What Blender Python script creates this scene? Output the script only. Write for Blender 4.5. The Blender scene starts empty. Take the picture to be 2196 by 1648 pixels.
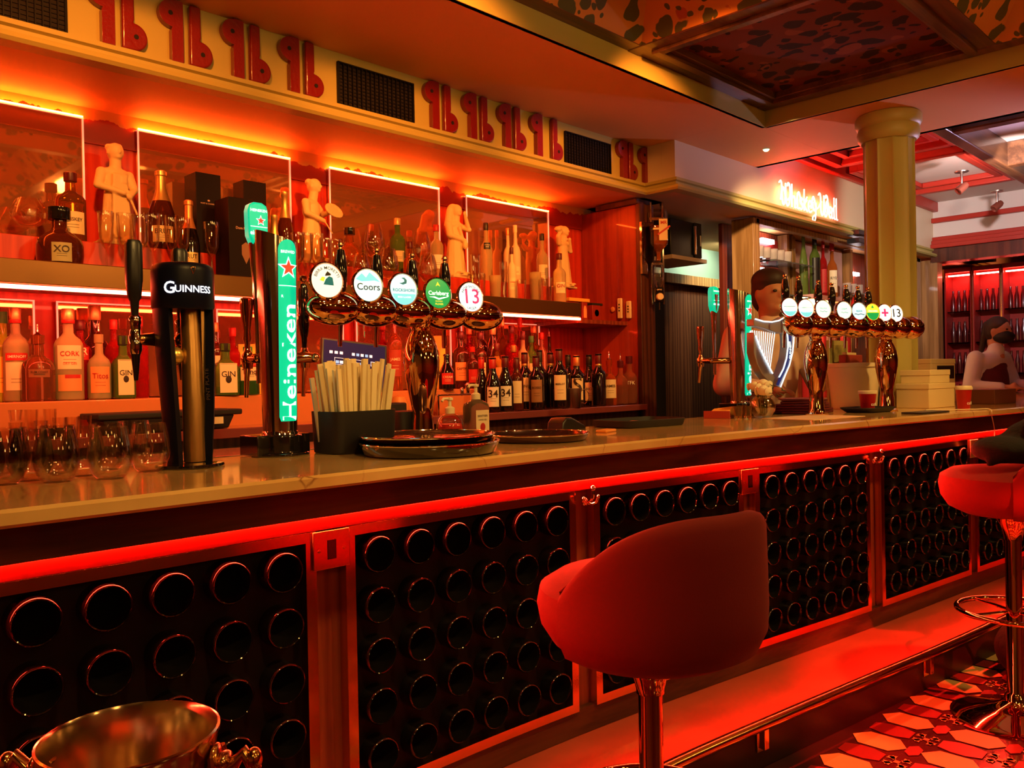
import bpy, bmesh, math, random
import numpy as np
from mathutils import Matrix, Vector
random.seed(7)
PI=math.pi
C=bpy.context.scene.collection
# ---------------------------------------------------------------- camera geometry
F,YAW,PIT,ROL=1786.4,math.radians(44.717),math.radians(.376),math.radians(-1.08)
H=1.3
def camM():
    f=np.array([math.cos(YAW),math.sin(YAW),0]);r=np.array([math.sin(YAW),-math.cos(YAW),0]);u=np.array([0,0,1.])
    f2=f*math.cos(PIT)-u*math.sin(PIT);u2=u*math.cos(PIT)+f*math.sin(PIT)
    return np.array([r*math.cos(ROL)+u2*math.sin(ROL),-(u2*math.cos(ROL)-r*math.sin(ROL)),f2])
CM=camM()
def ray(px,py): return CM.T@np.array([(px-1098)/F,(py-824)/F,1.])
def cast(px,py,i,v):
    r=ray(px,py);o=np.array([0,0,H]);t=(v-o[i])/r[i];return Vector(o+r*t)
def PX(px,py,X): return cast(px,py,0,X)
def PY(px,py,Y): return cast(px,py,1,Y)
def PZ(px,py,Z): return cast(px,py,2,Z)
def proj(p):
    v=CM@(np.array(p)-[0,0,H]);return 1098+F*v[0]/v[2],824+F*v[1]/v[2],v[2]
def XY(px,Y,Z):
    "x so that the point (x,Y,Z) is seen in column px"
    lo,hi=-3.,30.
    for _ in range(50):
        m=(lo+hi)/2
        if proj((m,Y,Z))[0]<px: lo=m
        else: hi=m
    return lo
# ---------------------------------------------------------------- materials
MT={}
def nt(m): m.use_nodes=True;return m.node_tree
def mat(name,col=(.8,.8,.8),rough=.5,metal=0,trans=0,em=None,es=0,coat=0,ior=1.45,spec=.5,noise=None,bump=0,bscale=40,aniso=0,sheen=0,alpha=1):
    m=bpy.data.materials.new(name);t=nt(m);b=t.nodes['Principled BSDF']
    b.inputs['Base Color'].default_value=(*col,1);b.inputs['Roughness'].default_value=rough
    b.inputs['Metallic'].default_value=metal;b.inputs['Transmission Weight'].default_value=trans
    b.inputs['IOR'].default_value=ior;b.inputs['Coat Weight'].default_value=coat;b.inputs['Coat Roughness'].default_value=.05
    b.inputs['Specular IOR Level'].default_value=spec;b.inputs['Sheen Weight'].default_value=sheen
    b.inputs['Alpha'].default_value=alpha
    if em: b.inputs['Emission Color'].default_value=(*em,1);b.inputs['Emission Strength'].default_value=es
    if noise or bump:
        tc=t.nodes.new('ShaderNodeTexCoord');n=t.nodes.new('ShaderNodeTexNoise');n.inputs['Scale'].default_value=bscale
        n.inputs['Detail'].default_value=6
        t.links.new(tc.outputs['Object'],n.inputs['Vector'])
        if noise:
            r=t.nodes.new('ShaderNodeValToRGB');r.color_ramp.elements[0].position=.35;r.color_ramp.elements[1].position=.65
            r.color_ramp.elements[0].color=(*col,1);r.color_ramp.elements[1].color=(*noise,1)
            t.links.new(n.outputs['Fac'],r.inputs['Fac']);t.links.new(r.outputs['Color'],b.inputs['Base Color'])
        if bump:
            bp=t.nodes.new('ShaderNodeBump');bp.inputs['Strength'].default_value=bump;bp.inputs['Distance'].default_value=.01
            t.links.new(n.outputs['Fac'],bp.inputs['Height']);t.links.new(bp.outputs['Normal'],b.inputs['Normal'])
    MT[name]=m;return m
def wood(name,c1,c2,rough=.35,axis='Z',scale=1,coat=.3):
    m=mat(name,c1,rough,coat=coat);t=m.node_tree;b=t.nodes['Principled BSDF']
    tc=t.nodes.new('ShaderNodeTexCoord');mp=t.nodes.new('ShaderNodeMapping')
    s=[28*scale]*3;s['XYZ'.index(axis)]=1.6*scale;mp.inputs['Scale'].default_value=s
    n=t.nodes.new('ShaderNodeTexNoise');n.inputs['Scale'].default_value=1.6;n.inputs['Detail'].default_value=8;n.inputs['Distortion'].default_value=1.2
    w=t.nodes.new('ShaderNodeTexWave');w.inputs['Scale'].default_value=.25;w.inputs['Distortion'].default_value=9;w.inputs['Detail'].default_value=3
    mx=t.nodes.new('ShaderNodeMix');mx.data_type='FLOAT';mx.inputs[0].default_value=.35
    r=t.nodes.new('ShaderNodeValToRGB');r.color_ramp.elements[0].position=.3;r.color_ramp.elements[1].position=.7
    r.color_ramp.elements[0].color=(*c1,1);r.color_ramp.elements[1].color=(*c2,1)
    L=t.links.new
    L(tc.outputs['Object'],mp.inputs[0]);L(mp.outputs[0],n.inputs['Vector']);L(mp.outputs[0],w.inputs['Vector'])
    L(n.outputs['Fac'],mx.inputs[2]);L(w.outputs['Fac'],mx.inputs[3]);L(mx.outputs[0],r.inputs['Fac']);L(r.outputs['Color'],b.inputs['Base Color'])
    bp=t.nodes.new('ShaderNodeBump');bp.inputs['Strength'].default_value=.15;bp.inputs['Distance'].default_value=.004
    L(n.outputs['Fac'],bp.inputs['Height']);L(bp.outputs['Normal'],b.inputs['Normal'])
    return m
CREAM=mat('cream_paint',(.46,.39,.115),.45,bump=.05,bscale=30)
SOFF=mat('soffit_paint',(.82,.42,.15),.6,bump=.05,bscale=20)
SOFW=mat('white_ceiling_paint',(.66,.55,.47),.6)
WHITEW=mat('white_wall_paint',(.72,.66,.58),.6)
GREENW=mat('pale_green_paint',(.42,.52,.36),.6)
RIM_NEON_RED=mat('red_rim_and_neon',(.42,.03,.015),.4)
REDLAC=mat('red_lacquer',(.20,.006,.005),.28,coat=.5,bump=.25,bscale=60)
BLACKH=mat('dark_hole',(.01,.005,.005),.8)
GRILL=mat('grille_black',(.005,.004,.006),.5,spec=.25)
WOODR=wood('red_wood',(.16,.022,.010),(.30,.055,.02))
WOODD=wood('dark_wood',(.045,.012,.006),(.10,.028,.012),coat=.05)
WOODX=wood('dark_wood_lengthwise',(.045,.012,.006),(.11,.03,.012),axis='X')
WOODO=wood('oak_wood',(.24,.11,.03),(.46,.24,.08))
WOODB=wood('beam_wood',(.07,.028,.012),(.16,.065,.025),axis='X')
BRASS=mat('polished_brass',(.80,.42,.16),.16,metal=1)
GOLDC=mat('copper_chrome',(.84,.50,.27),.045,metal=1)
CHROME=mat('chrome',(.82,.76,.70),.07,metal=1)
STEEL=mat('brushed_steel',(.58,.50,.44),.28,metal=1,bump=.03,bscale=120)
COPPERF=mat('bronze_shelf_edge',(.25,.11,.035),.3,metal=.85)
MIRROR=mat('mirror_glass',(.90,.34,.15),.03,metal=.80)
MEDGE=mat('mirror_bevel_glow',(.95,.85,.75),.25,em=(1,.30,.17),es=.85)  # glow put into the bevel so the glass edges look edge-lit
LEDR=mat('red_led',(.5,.05,.03),.4,em=(1,.03,.012),es=620)
LEDP=mat('shelf_led',(.9,.3,.2),.4,em=(1,.075,.03),es=62)
LEDO=mat('orange_led',(.6,.2,.03),.4,em=(1,.085,.006),es=175)
BLACK=mat('black_plastic',(.012,.012,.014),.32)
BLACKM=mat('black_matte',(.012,.010,.012),.65)
BLACKG=mat('black_gloss',(.008,.007,.008),.08,coat=1)
NAVY=mat('navy_satin',(.003,.005,.018),.38,spec=.25)
BOARD=mat('bottle_board_black',(.006,.002,.003),.6,spec=.2)
DGLASS=mat('dark_bottle_glass',(.006,.004,.005),.06,coat=1)
GCLEAR=mat('clear_glass',(.97,.95,.90),.02,trans=1,ior=1.2)
GTHIN=mat('drinking_glass',(1,.98,.95),.01,trans=1,ior=1.16)
GAMBER=mat('amber_liquid_glass',(.85,.30,.05),.03,trans=.92,ior=1.15)
GPALE=mat('pale_spirit_glass',(.96,.76,.42),.04,trans=.68,ior=1.15)
GGREEN=mat('green_glass',(.22,.42,.07),.04,trans=.75,ior=1.15)
GYELL=mat('yellow_liqueur_glass',(.75,.85,.05),.05,trans=.5,ior=1.33)
GRED=mat('red_glass',(.65,.02,.02),.05,trans=.7,ior=1.15)
GPINK=mat('pink_glass',(.95,.35,.22),.04,trans=.85,ior=1.15)
GBROWN=mat('brown_glass',(.09,.015,.006),.06,trans=.3,ior=1.33,coat=.5)
FROST=mat('frosted_glass',(.95,.80,.55),.4,trans=.25,ior=1.3)
PAPER=mat('label_paper',(.85,.72,.48),.6)
PAPERW=mat('white_label',(.88,.84,.76),.55)
LABO=mat('copper_label',(.80,.32,.12),.5)
LABR=mat('red_label',(.55,.02,.02),.5)
LABG=mat('green_label',(.05,.30,.06),.5)
LABK=mat('black_label',(.015,.012,.012),.4)
LABY=mat('yellow_label',(.85,.55,.06),.5)
INK=mat('ink_dark',(.03,.012,.008),.5)
INKR=mat('ink_red',(.45,.02,.02),.5)
INKG=mat('ink_gold',(.75,.5,.2),.35,metal=.4)
GOLDF=mat('gold_foil',(.80,.50,.18),.35,metal=.8)
ORANF=mat('copper_foil',(.75,.30,.12),.35,metal=.6)
REDF=mat('red_foil',(.50,.02,.015),.35)
MAROON=mat('maroon_foil',(.10,.008,.012),.35)
STONE=mat('plaster_statue',(.84,.58,.30),.6,bump=.15,bscale=60)
VELVET=mat('red_velvet',(.17,.002,.0015),.85,sheen=.03,bump=.06,bscale=250)
COAT_=mat('black_wool',(.004,.003,.0035),.9,bump=.3,bscale=60)
SKIN=mat('skin',(.50,.22,.12),.5)
HAIR=mat('dark_hair',(.03,.012,.008),.6)
SHIRT=mat('pale_shirt',(.70,.48,.38),.8)
SHIRTW=mat('white_shirt',(.75,.70,.78),.8)
VEST=mat('burgundy_vest',(.13,.012,.015),.7)
BAMBOO=mat('paper_straw',(.90,.74,.44),.6)
BAMBOO2=mat('grey_paper_straw',(.55,.45,.33),.6)
MAR2=mat('maroon_card',(.13,.010,.016),.45)
NAPK=mat('orange_napkin',(.85,.38,.05),.8)
PLASTW=mat('cream_plastic',(.80,.68,.46),.4)
CARD=mat('cream_card',(.82,.66,.36),.7)
ROSE=mat('white_rose',(.88,.80,.62),.7)
LEAF=mat('dark_leaf',(.03,.08,.02),.6)
CUPR=mat('red_cup',(.58,.015,.012),.4)
NEONW=mat('neon_tube_white',(1,.9,.8),.4,em=(1,.70,.52),es=3.2)
NEONR=mat('neon_red_glow_tube',(1,.1,.05),.4,em=(1,.030,.010),es=230)
LAMPW=mat('lamp_glass_warm',(1,.8,.5),.4,em=(1,.50,.11),es=44)
WHITEL=mat('white_lit_panel',(1,1,1),.4,em=(1,.85,.88),es=14)
SHL=mat('cabinet_light_tube',(1,.7,.3),.4,em=(1,.5,.13),es=60)
SCREEN=mat('screen_dark_blue',(.006,.004,.018),.5,spec=.15,em=(.012,.006,.035),es=1)
SCW=mat('screen_white_key',(.9,.9,.9),.4,em=(.75,.85,1),es=.9)
SCB=mat('screen_blue_key',(.2,.5,.9),.4,em=(.15,.45,.95),es=.8)
HGREEN=mat('lit_green_panel',(.0,.5,.3),.3,em=(.0,.50,.26),es=1.1)
HGREEN2=mat('lit_green_dark',(.0,.35,.15),.3,em=(.0,.30,.11),es=1)
HWHITE=mat('lit_white',(.9,1,1),.3,em=(.80,1,1),es=1.25)
HSTAR=mat('lit_red_star',(.8,.05,.02),.3,em=(.75,.05,.02),es=1)
MCREAM=mat('medallion_cream',(1,.95,.8),.3,em=(1,.93,.72),es=1.05)
MBLUE=mat('medallion_sky',(.5,.8,.9),.3,em=(.45,.80,.92),es=1.)
MAQUA=mat('medallion_aqua',(.2,.7,.8),.3,em=(.10,.62,.74),es=1.)
MGREEN=mat('medallion_green',(0,.3,.08),.3,em=(.0,.27,.06),es=1.)
MMINT=mat('medallion_mint',(.6,.95,.8),.3,em=(.62,.92,.80),es=1.1)
MYEL=mat('medallion_yellow',(.8,.7,.05),.3,em=(.70,.62,.04),es=1.)
MTEAL=mat('medallion_ink_teal',(.0,.2,.25),.3,em=(.0,.10,.14),es=.6)
MPINK=mat('medallion_ink_pink',(.7,.05,.25),.3,em=(.60,.03,.16),es=.8)
MINK=mat('medallion_ink_dark',(.03,.03,.04),.3)
GWHITE=mat('guinness_lit_letters',(1,1,1),.3,em=(.85,.92,1),es=2.2)
HARPM=mat('harp_silver',(.42,.40,.46),.3,metal=.5)
def thinglass(name,tint,refl=.9,base=.05,rough=.02):
    m=bpy.data.materials.new(name);t=nt(m);t.nodes.clear();L=t.links.new
    o=t.nodes.new('ShaderNodeOutputMaterial');mx=t.nodes.new('ShaderNodeMixShader');tr=t.nodes.new('ShaderNodeBsdfTransparent');tr.inputs[0].default_value=(*tint,1)
    g=t.nodes.new('ShaderNodeBsdfGlossy');g.inputs['Roughness'].default_value=rough;g.inputs[0].default_value=(1,1,1,1)
    lw=t.nodes.new('ShaderNodeLayerWeight');lw.inputs['Blend'].default_value=.35
    ma=t.nodes.new('ShaderNodeMath');ma.operation='MULTIPLY_ADD';ma.inputs[1].default_value=refl;ma.inputs[2].default_value=base;ma.use_clamp=True
    L(lw.outputs['Fresnel'],ma.inputs[0]);L(ma.outputs[0],mx.inputs[0]);L(tr.outputs[0],mx.inputs[1]);L(g.outputs[0],mx.inputs[2]);L(mx.outputs[0],o.inputs[0]);MT[name]=m;return m
GTHIN=thinglass('thin_drinking_glass',(.99,.94,.88),.5,.04)
# marble worktop
def marble():
    m=mat('cream_marble',(.72,.50,.27),.12,coat=.6);t=m.node_tree;b=t.nodes['Principled BSDF'];L=t.links.new
    tc=t.nodes.new('ShaderNodeTexCoord');n=t.nodes.new('ShaderNodeTexNoise');n.inputs['Scale'].default_value=3;n.inputs['Detail'].default_value=8
    mx=t.nodes.new('ShaderNodeMixRGB');mx.inputs[0].default_value=.12
    L(tc.outputs['Object'],n.inputs['Vector']);L(tc.outputs['Object'],mx.inputs[1]);L(n.outputs['Color'],mx.inputs[2])
    v=t.nodes.new('ShaderNodeTexVoronoi');v.feature='DISTANCE_TO_EDGE';v.inputs['Scale'].default_value=4.5;L(mx.outputs[0],v.inputs['Vector'])
    n2=t.nodes.new('ShaderNodeTexNoise');n2.inputs['Scale'].default_value=5;L(tc.outputs['Object'],n2.inputs['Vector'])
    r=t.nodes.new('ShaderNodeValToRGB');r.color_ramp.elements[0].color=(1,1,1,1);r.color_ramp.elements[0].position=.0;r.color_ramp.elements[1].color=(0,0,0,1);r.color_ramp.elements[1].position=.012
    L(v.outputs['Distance'],r.inputs['Fac'])
    mu=t.nodes.new('ShaderNodeMath');mu.operation='MULTIPLY';L(r.outputs['Color'],mu.inputs[0]);
    r3=t.nodes.new('ShaderNodeValToRGB');r3.color_ramp.elements[0].position=.45;r3.color_ramp.elements[1].position=.62;L(n2.outputs['Fac'],r3.inputs['Fac']);L(r3.outputs['Color'],mu.inputs[1])
    r2=t.nodes.new('ShaderNodeValToRGB');r2.color_ramp.elements[0].color=(.60,.34,.11,1);r2.color_ramp.elements[1].color=(.78,.50,.20,1);r2.color_ramp.elements[0].position=.35;r2.color_ramp.elements[1].position=.65
    L(n.outputs['Fac'],r2.inputs['Fac'])
    m2=t.nodes.new('ShaderNodeMixRGB');L(mu.outputs[0],m2.inputs[0]);L(r2.outputs['Color'],m2.inputs[1]);m2.inputs[2].default_value=(.26,.10,.04,1)
    L(m2.outputs[0],b.inputs['Base Color']);return m
MARBLE=marble()
# painted coffer panel: foliage blotches
def floral(name,bg,leafs,fruit,scale=7):
    m=mat(name,bg,.65,spec=.2);t=m.node_tree;b=t.nodes['Principled BSDF'];L=t.links.new
    tc=t.nodes.new('ShaderNodeTexCoord');n=t.nodes.new('ShaderNodeTexNoise');n.inputs['Scale'].default_value=4;n.inputs['Detail'].default_value=3
    mx=t.nodes.new('ShaderNodeMixRGB');mx.inputs[0].default_value=.18;L(tc.outputs['Object'],n.inputs['Vector']);L(tc.outputs['Object'],mx.inputs[1]);L(n.outputs['Color'],mx.inputs[2])
    def layer(prev,sc,th,col,seed):
        mp=t.nodes.new('ShaderNodeMapping');mp.inputs['Location'].default_value=(seed,seed*.7,seed*.3);L(mx.outputs[0],mp.inputs[0])
        v=t.nodes.new('ShaderNodeTexVoronoi');v.inputs['Scale'].default_value=sc;v.inputs['Randomness'].default_value=.9;L(mp.outputs[0],v.inputs['Vector'])
        r=t.nodes.new('ShaderNodeValToRGB');r.color_ramp.interpolation='EASE';r.color_ramp.elements[0].position=th;r.color_ramp.elements[0].color=(1,1,1,1);r.color_ramp.elements[1].position=th+.03;r.color_ramp.elements[1].color=(0,0,0,1)
        L(v.outputs['Distance'],r.inputs['Fac'])
        q=t.nodes.new('ShaderNodeMixRGB');L(r.outputs['Color'],q.inputs[0])
        if prev is None: q.inputs[1].default_value=(*bg,1)
        else: L(prev,q.inputs[1])
        q.inputs[2].default_value=(*col,1);return q.outputs[0]
    o=layer(None,scale,.34,leafs,3.1);o=layer(o,scale*.8,.24,fruit,8.7);o=layer(o,scale*1.6,.22,leafs,5.3)
    L(o,b.inputs['Base Color']);return m
FLD=floral('painted_coffer_panel',(.17,.040,.014),(.03,.016,.010),(.26,.075,.025),9)
FLS=floral('painted_coffer_side',(.62,.24,.05),(.10,.10,.035),(.45,.09,.03),9)
# ---------------------------------------------------------------- mesh builder
class MB:
    def __init__(s): s.v=[];s.f=[];s.m=[];s.s=[];s.T=Matrix.Identity(4)
    def add(s,vs,fs,mi=0,smooth=False):
        o=len(s.v);s.v+=[tuple(s.T@Vector(p)) for p in vs]
        for f in fs: s.f.append(tuple(i+o for i in f));s.m.append(mi);s.s.append(smooth)
        return s
    def box(s,x0,x1,y0,y1,z0,z1,mi=0):
        return s.add([(x0,y0,z0),(x1,y0,z0),(x1,y1,z0),(x0,y1,z0),(x0,y0,z1),(x1,y0,z1),(x1,y1,z1),(x0,y1,z1)],
          [(0,3,2,1),(4,5,6,7),(0,1,5,4),(1,2,6,5),(2,3,7,6),(3,0,4,7)],mi)
    def hexa(s,p,mi=0): # 8 points, bottom 4 then top 4
        return s.add(p,[(0,3,2,1),(4,5,6,7),(0,1,5,4),(1,2,6,5),(2,3,7,6),(3,0,4,7)],mi)
    def lathe(s,prof,seg=24,mi=0,sq=0,smooth=True,a0=0,a1=2*PI,flat=None):
        full=abs(a1-a0-2*PI)<1e-6;n=seg if full else seg+1;vs=[];fs=[]
        mis=mi if isinstance(mi,(list,tuple)) else [mi]*len(prof)
        for r,z in prof:
            for k in range(n):
                a=a0+(a1-a0)*k/seg;c,d=math.cos(a),math.sin(a)
                q=1
                if sq: q=1/((abs(c)**sq+abs(d)**sq)**(1/sq))
                vs.append((r*c*q,r*d*q*(flat or 1),z))
        o=len(s.v)
        for i in range(len(prof)-1):
            for k in range(seg):
                k2=(k+1)%n
                a,b,c_,d_=i*n+k,i*n+k2,(i+1)*n+k2,(i+1)*n+k
                fs.append(((a,b,c_,d_),mis[i]))
        s.v+=[tuple(s.T@Vector(p)) for p in vs]
        for f,mm in fs: s.f.append(tuple(x+o for x in f));s.m.append(mm);s.s.append(smooth)
        if full:
            for i,rev in ((0,1),(len(prof)-1,0)):
                if prof[i][0]>1e-6:
                    f=[i*n+k+o for k in range(n)];s.f.append(tuple(reversed(f)) if rev else tuple(f));s.m.append(mis[min(i,len(mis)-1)] if i==0 else mis[-1]);s.s.append(False)
        return s
    def tube(s,pts,r,seg=10,mi=0,closed=False,caps=True):
        pts=[Vector(p) for p in pts];n=len(pts);rs=r if isinstance(r,(list,tuple)) else [r]*n
        vs=[];up=None
        for i,p in enumerate(pts):
            a=pts[(i-1)%n] if (closed or i>0) else p;b=pts[(i+1)%n] if (closed or i<n-1) else p
            t=(b-a).normalized()
            if up is None: up=Vector((0,0,1)) if abs(t.z)<.9 else Vector((1,0,0))
            u=(up-t*up.dot(t)).normalized();w=t.cross(u);up=u
            for k in range(seg):
                an=2*PI*k/seg;vs.append(p+(u*math.cos(an)+w*math.sin(an))*rs[i])
        fs=[]
        for i in range(n if closed else n-1):
            j=(i+1)%n
            for k in range(seg):
                k2=(k+1)%seg;fs.append((i*seg+k,i*seg+k2,j*seg+k2,j*seg+k))
        s.add(vs,fs,mi,True)
        if not closed and caps:
            s.add([vs[k] for k in range(seg)],[tuple(reversed(range(seg)))],mi);s.add([vs[(n-1)*seg+k] for k in range(seg)],[tuple(range(seg))],mi)
        return s
    def prism(s,poly,a,b,mi=0,plane='XZ',smooth=False):
        "poly 2D; extruded between a and b along the missing axis"
        def P(u,v,w): return {'XZ':(u,w,v),'XY':(u,v,w),'YZ':(w,u,v)}[plane]
        n=len(poly);vs=[P(u,v,a) for u,v in poly]+[P(u,v,b) for u,v in poly]
        s.add(vs,[tuple(range(n)),tuple(reversed(range(n,2*n)))],mi)
        s.add(vs,[(i,i+n,(i+1)%n+n,(i+1)%n) for i in range(n)],mi,smooth);return s
    def ell(s,c,r,seg=20,rings=12,mi=0):
        r=r if isinstance(r,(tuple,list)) else (r,r,r);T=s.T.copy()
        s.T=T@Matrix.Translation(c)@Matrix.Diagonal((*r,1))
        s.lathe([(math.sin(PI*i/rings),-math.cos(PI*i/rings)) for i in range(rings+1)],seg,mi);s.T=T;return s
    def cap(s,p,q,r1,r2=None,seg=14,mi=0):
        p=Vector(p);q=Vector(q);r2=r1 if r2 is None else r2;d=q-p;L=d.length or 1e-6
        T=s.T.copy();s.T=T@Matrix.Translation(p)@d.to_track_quat('Z','Y').to_matrix().to_4x4()
        pr=[(r1*math.sin(a),-r1*math.cos(a)) for a in [PI/2*i/5 for i in range(6)]]+[(r2*math.cos(a),L+r2*math.sin(a)) for a in [PI/2*i/5 for i in range(6)]]
        s.lathe(pr,seg,mi);s.T=T;return s
    def build(s,name,mats,parent=None,bevel=0,seg=2,angle=40,remesh=0,sm=0,loc=None):
        me=bpy.data.meshes.new(name);bm=bmesh.new();vv=[bm.verts.new(p) for p in s.v];bm.verts.ensure_lookup_table()
        for f,mi,sm_ in zip(s.f,s.m,s.s):
            g=[]
            for i in f:
                if vv[i] not in g: g.append(vv[i])
            if len(g)<3: continue
            try: fc=bm.faces.new(g)
            except ValueError: continue
            fc.material_index=mi;fc.smooth=sm_
        bmesh.ops.remove_doubles(bm,verts=bm.verts,dist=1e-6)
        bmesh.ops.recalc_face_normals(bm,faces=bm.faces);bm.to_mesh(me);bm.free()
        me.set_sharp_from_angle(angle=math.radians(angle))
        mats=mats if isinstance(mats,(list,tuple)) else [mats]
        for m in mats: me.materials.append(m)
        o=bpy.data.objects.new(name,me);C.objects.link(o)
        if remesh:
            q=o.modifiers.new('r','REMESH');q.mode='VOXEL';q.voxel_size=remesh
            if sm: w=o.modifiers.new('s','SMOOTH');w.iterations=sm;w.factor=.5
            dg=bpy.context.evaluated_depsgraph_get();nm=bpy.data.meshes.new_from_object(o.evaluated_get(dg));o.modifiers.clear();o.data=nm;nm.name=name
            for p in nm.polygons: p.use_smooth=True
        elif bevel:
            q=o.modifiers.new('bevel','BEVEL');q.width=bevel;q.segments=seg;q.limit_method='ANGLE';q.angle_limit=math.radians(50)
        if loc is not None: o.location=loc
        if parent: o.parent=parent
        return o
def tag(o,label=None,cat=None,group=None,kind=None):
    if label: o['label']=label
    if cat: o['category']=cat
    if group: o['group']=group
    if kind: o['kind']=kind
    return o
def thing(name,label,cat,loc=(0,0,0),rz=0,group=None):
    o=bpy.data.objects.new(name,None);o.empty_display_size=.05;C.objects.link(o);o.location=loc;o.rotation_euler=(0,0,rz);return tag(o,label,cat,group)
def dup(root,loc,rz=None,label=None,group=None,scale=None):
    r=root.copy();C.objects.link(r);r.location=loc
    if rz is not None: r.rotation_euler=(r.rotation_euler[0],r.rotation_euler[1],rz)
    if scale: r.scale=scale
    if label: r['label']=label
    if group: r['group']=group
    for ch in list(root.children):
        c=ch.copy();C.objects.link(c);c.parent=r
        for g in ch.children:
            d=g.copy();C.objects.link(d);d.parent=c
    return r
# ---------------------------------------------------------------- lettering
_tc={}
def text2d(s,size,bold=0,spacing=1.):
    k=(s,bold,spacing)
    if k not in _tc:
        cu=bpy.data.curves.new('t','FONT');cu.body=s;cu.size=1;cu.align_x='CENTER';cu.align_y='CENTER';cu.resolution_u=3;cu.offset=bold;cu.space_character=spacing
        o=bpy.data.objects.new('t',cu);C.objects.link(o);dg=bpy.context.evaluated_depsgraph_get()
        me=bpy.data.meshes.new_from_object(o.evaluated_get(dg))
        _tc[k]=([tuple(v.co) for v in me.vertices],[tuple(p.vertices) for p in me.polygons])
        bpy.data.objects.remove(o);bpy.data.curves.remove(cu);bpy.data.meshes.remove(me)
    v,f=_tc[k];return [(x*size,y*size) for x,y,z in v],f
def put_text(mb,s,size,mi=0,at=(0,0),R=0,y=0,width=None,bold=0,vert=False,arc=0,xs=1.,spacing=1.):
    """writes s in the local XZ plane facing -Y; R: wraps on a cylinder of radius R round Z; vert: reads upward; arc: letters along a circle of radius arc"""
    v,f=text2d(s,size,bold,spacing)
    if not v: return
    w=max(x for x,_ in v)-min(x for x,_ in v)
    if width: k=width/w;v=[(x*k,z*(k if xs==1. else 1)) for x,z in v]
    out=[]
    for x,z in v:
        x*=xs if not width else 1
        if arc: a=x/arc;rr=abs(arc)+(z if arc>0 else -z);x,z=rr*math.sin(abs(x/arc))*(1 if x>0 else -1),(rr*math.cos(a) if arc>0 else -rr*math.cos(a))
        if vert: x,z=-z,x
        x+=at[0];z+=at[1]
        out.append((R*math.sin(x/R),-R*math.cos(x/R),z) if R else (x,y,z))
    mb.add(out,f,mi)
def patch(mb,w,z0,z1,R,mi=0,at=0,seg=10,flatten=1):
    "label patch wrapped on a cylinder, facing -Y"
    vs=[];fs=[]
    for k in range(seg+1):
        a=(at-w/2+w*k/seg)/R
        for z in (z0,z1): vs.append((R*math.sin(a),-R*math.cos(a)*flatten,z))
    for k in range(seg): fs.append((2*k,2*k+2,2*k+3,2*k+1))
    mb.add(vs,fs,mi,True)
def star_poly(r,n=5,k=.42,rot=PI/2): return [((r if i%2==0 else r*k)*math.cos(rot+PI*i/n),(r if i%2==0 else r*k)*math.sin(rot+PI*i/n)) for i in range(2*n)]
def fanpoly(mb,poly,y,mi,at=(0,0),R=0):
    n=len(poly);pts=[(0,0)]+list(poly)
    out=[]
    for x,z in pts:
        x+=at[0];z+=at[1];out.append((R*math.sin(x/R),-R*math.cos(x/R),z) if R else (x,y,z))
    mb.add(out,[(0,i+1,(i+1)%n+1) for i in range(n)],mi)
def interp(T,x):
    if x<=T[0][0]: return T[0][1]
    for (a,b),(c,d) in zip(T,T[1:]):
        if x<=c: return b+(d-b)*(x-a)/(c-a)
    return T[-1][1]
def smoothT(T,x,w=.35): return sum(interp(T,x+w*k/4) for k in range(-4,5))/9
BT=[(-3,1.80),(1.3,1.80),(2.0,1.77),(2.95,1.635),(3.7,1.52),(4.7,1.40),(5.5,1.295),(7,1.11),(9,.86),(12,.5)]
CT=[(-3,1.55),(1.3,1.555),(1.9,1.55),(2.4,1.515),(3.14,1.435),(4,1.31),(5,1.17),(7,.93),(9,.68),(12,.35)]
def B(x): return smoothT(BT,x)
def K(x): return smoothT(CT,x)
def nrm(x): # unit tangent and outward normal of the bar front
    t=Vector((.02,B(x+.01)-B(x-.01),0)).normalized();return t,Vector((t.y,-t.x,0))
def bx(x,d,z): # point on bar-front frame: d = distance towards the customer
    t,n=nrm(x);return Vector((x,B(x),0))+n*d+Vector((0,0,z))
def strip(mb,fa,x0,x1,step=.1,mi=0,smooth=True):
    "sweep a closed profile fa(x)->list of points along x"
    n=max(2,int((x1-x0)/step)+1);xs=[x0+(x1-x0)*i/(n-1) for i in range(n)];P=[fa(x) for x in xs];m=len(P[0]);o=len(mb.v)
    vs=[p for q in P for p in q];fs=[(i*m+k,(i+1)*m+k,(i+1)*m+(k+1)%m,i*m+(k+1)%m) for i in range(n-1) for k in range(m)]
    mb.add(vs,fs,mi,smooth);mb.add(P[0],[tuple(range(m))],mi);mb.add(P[-1],[tuple(reversed(range(m)))],mi);return mb
ORD=['first','second','third','fourth','fifth','sixth','seventh','eighth','ninth','tenth','eleventh','twelfth']
# ================================================================= THE SETTING
ZC=2.8      # soffit
ZS=2.478    # soffit over the back bar
YF=3.22; YR=2.98; YW=3.75; XJ=4.52
def struct(name,mb,mats,bevel=0,**k): return tag(mb.build(name,mats,None,bevel,**k),kind='structure')
m=MB();m.box(-4,13,-5,6,-.12,0);struct('floor',m,mat('floor_dark_tile',(.030,.010,.012),.16,coat=.4,noise=(.07,.012,.014),bscale=3))
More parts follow.
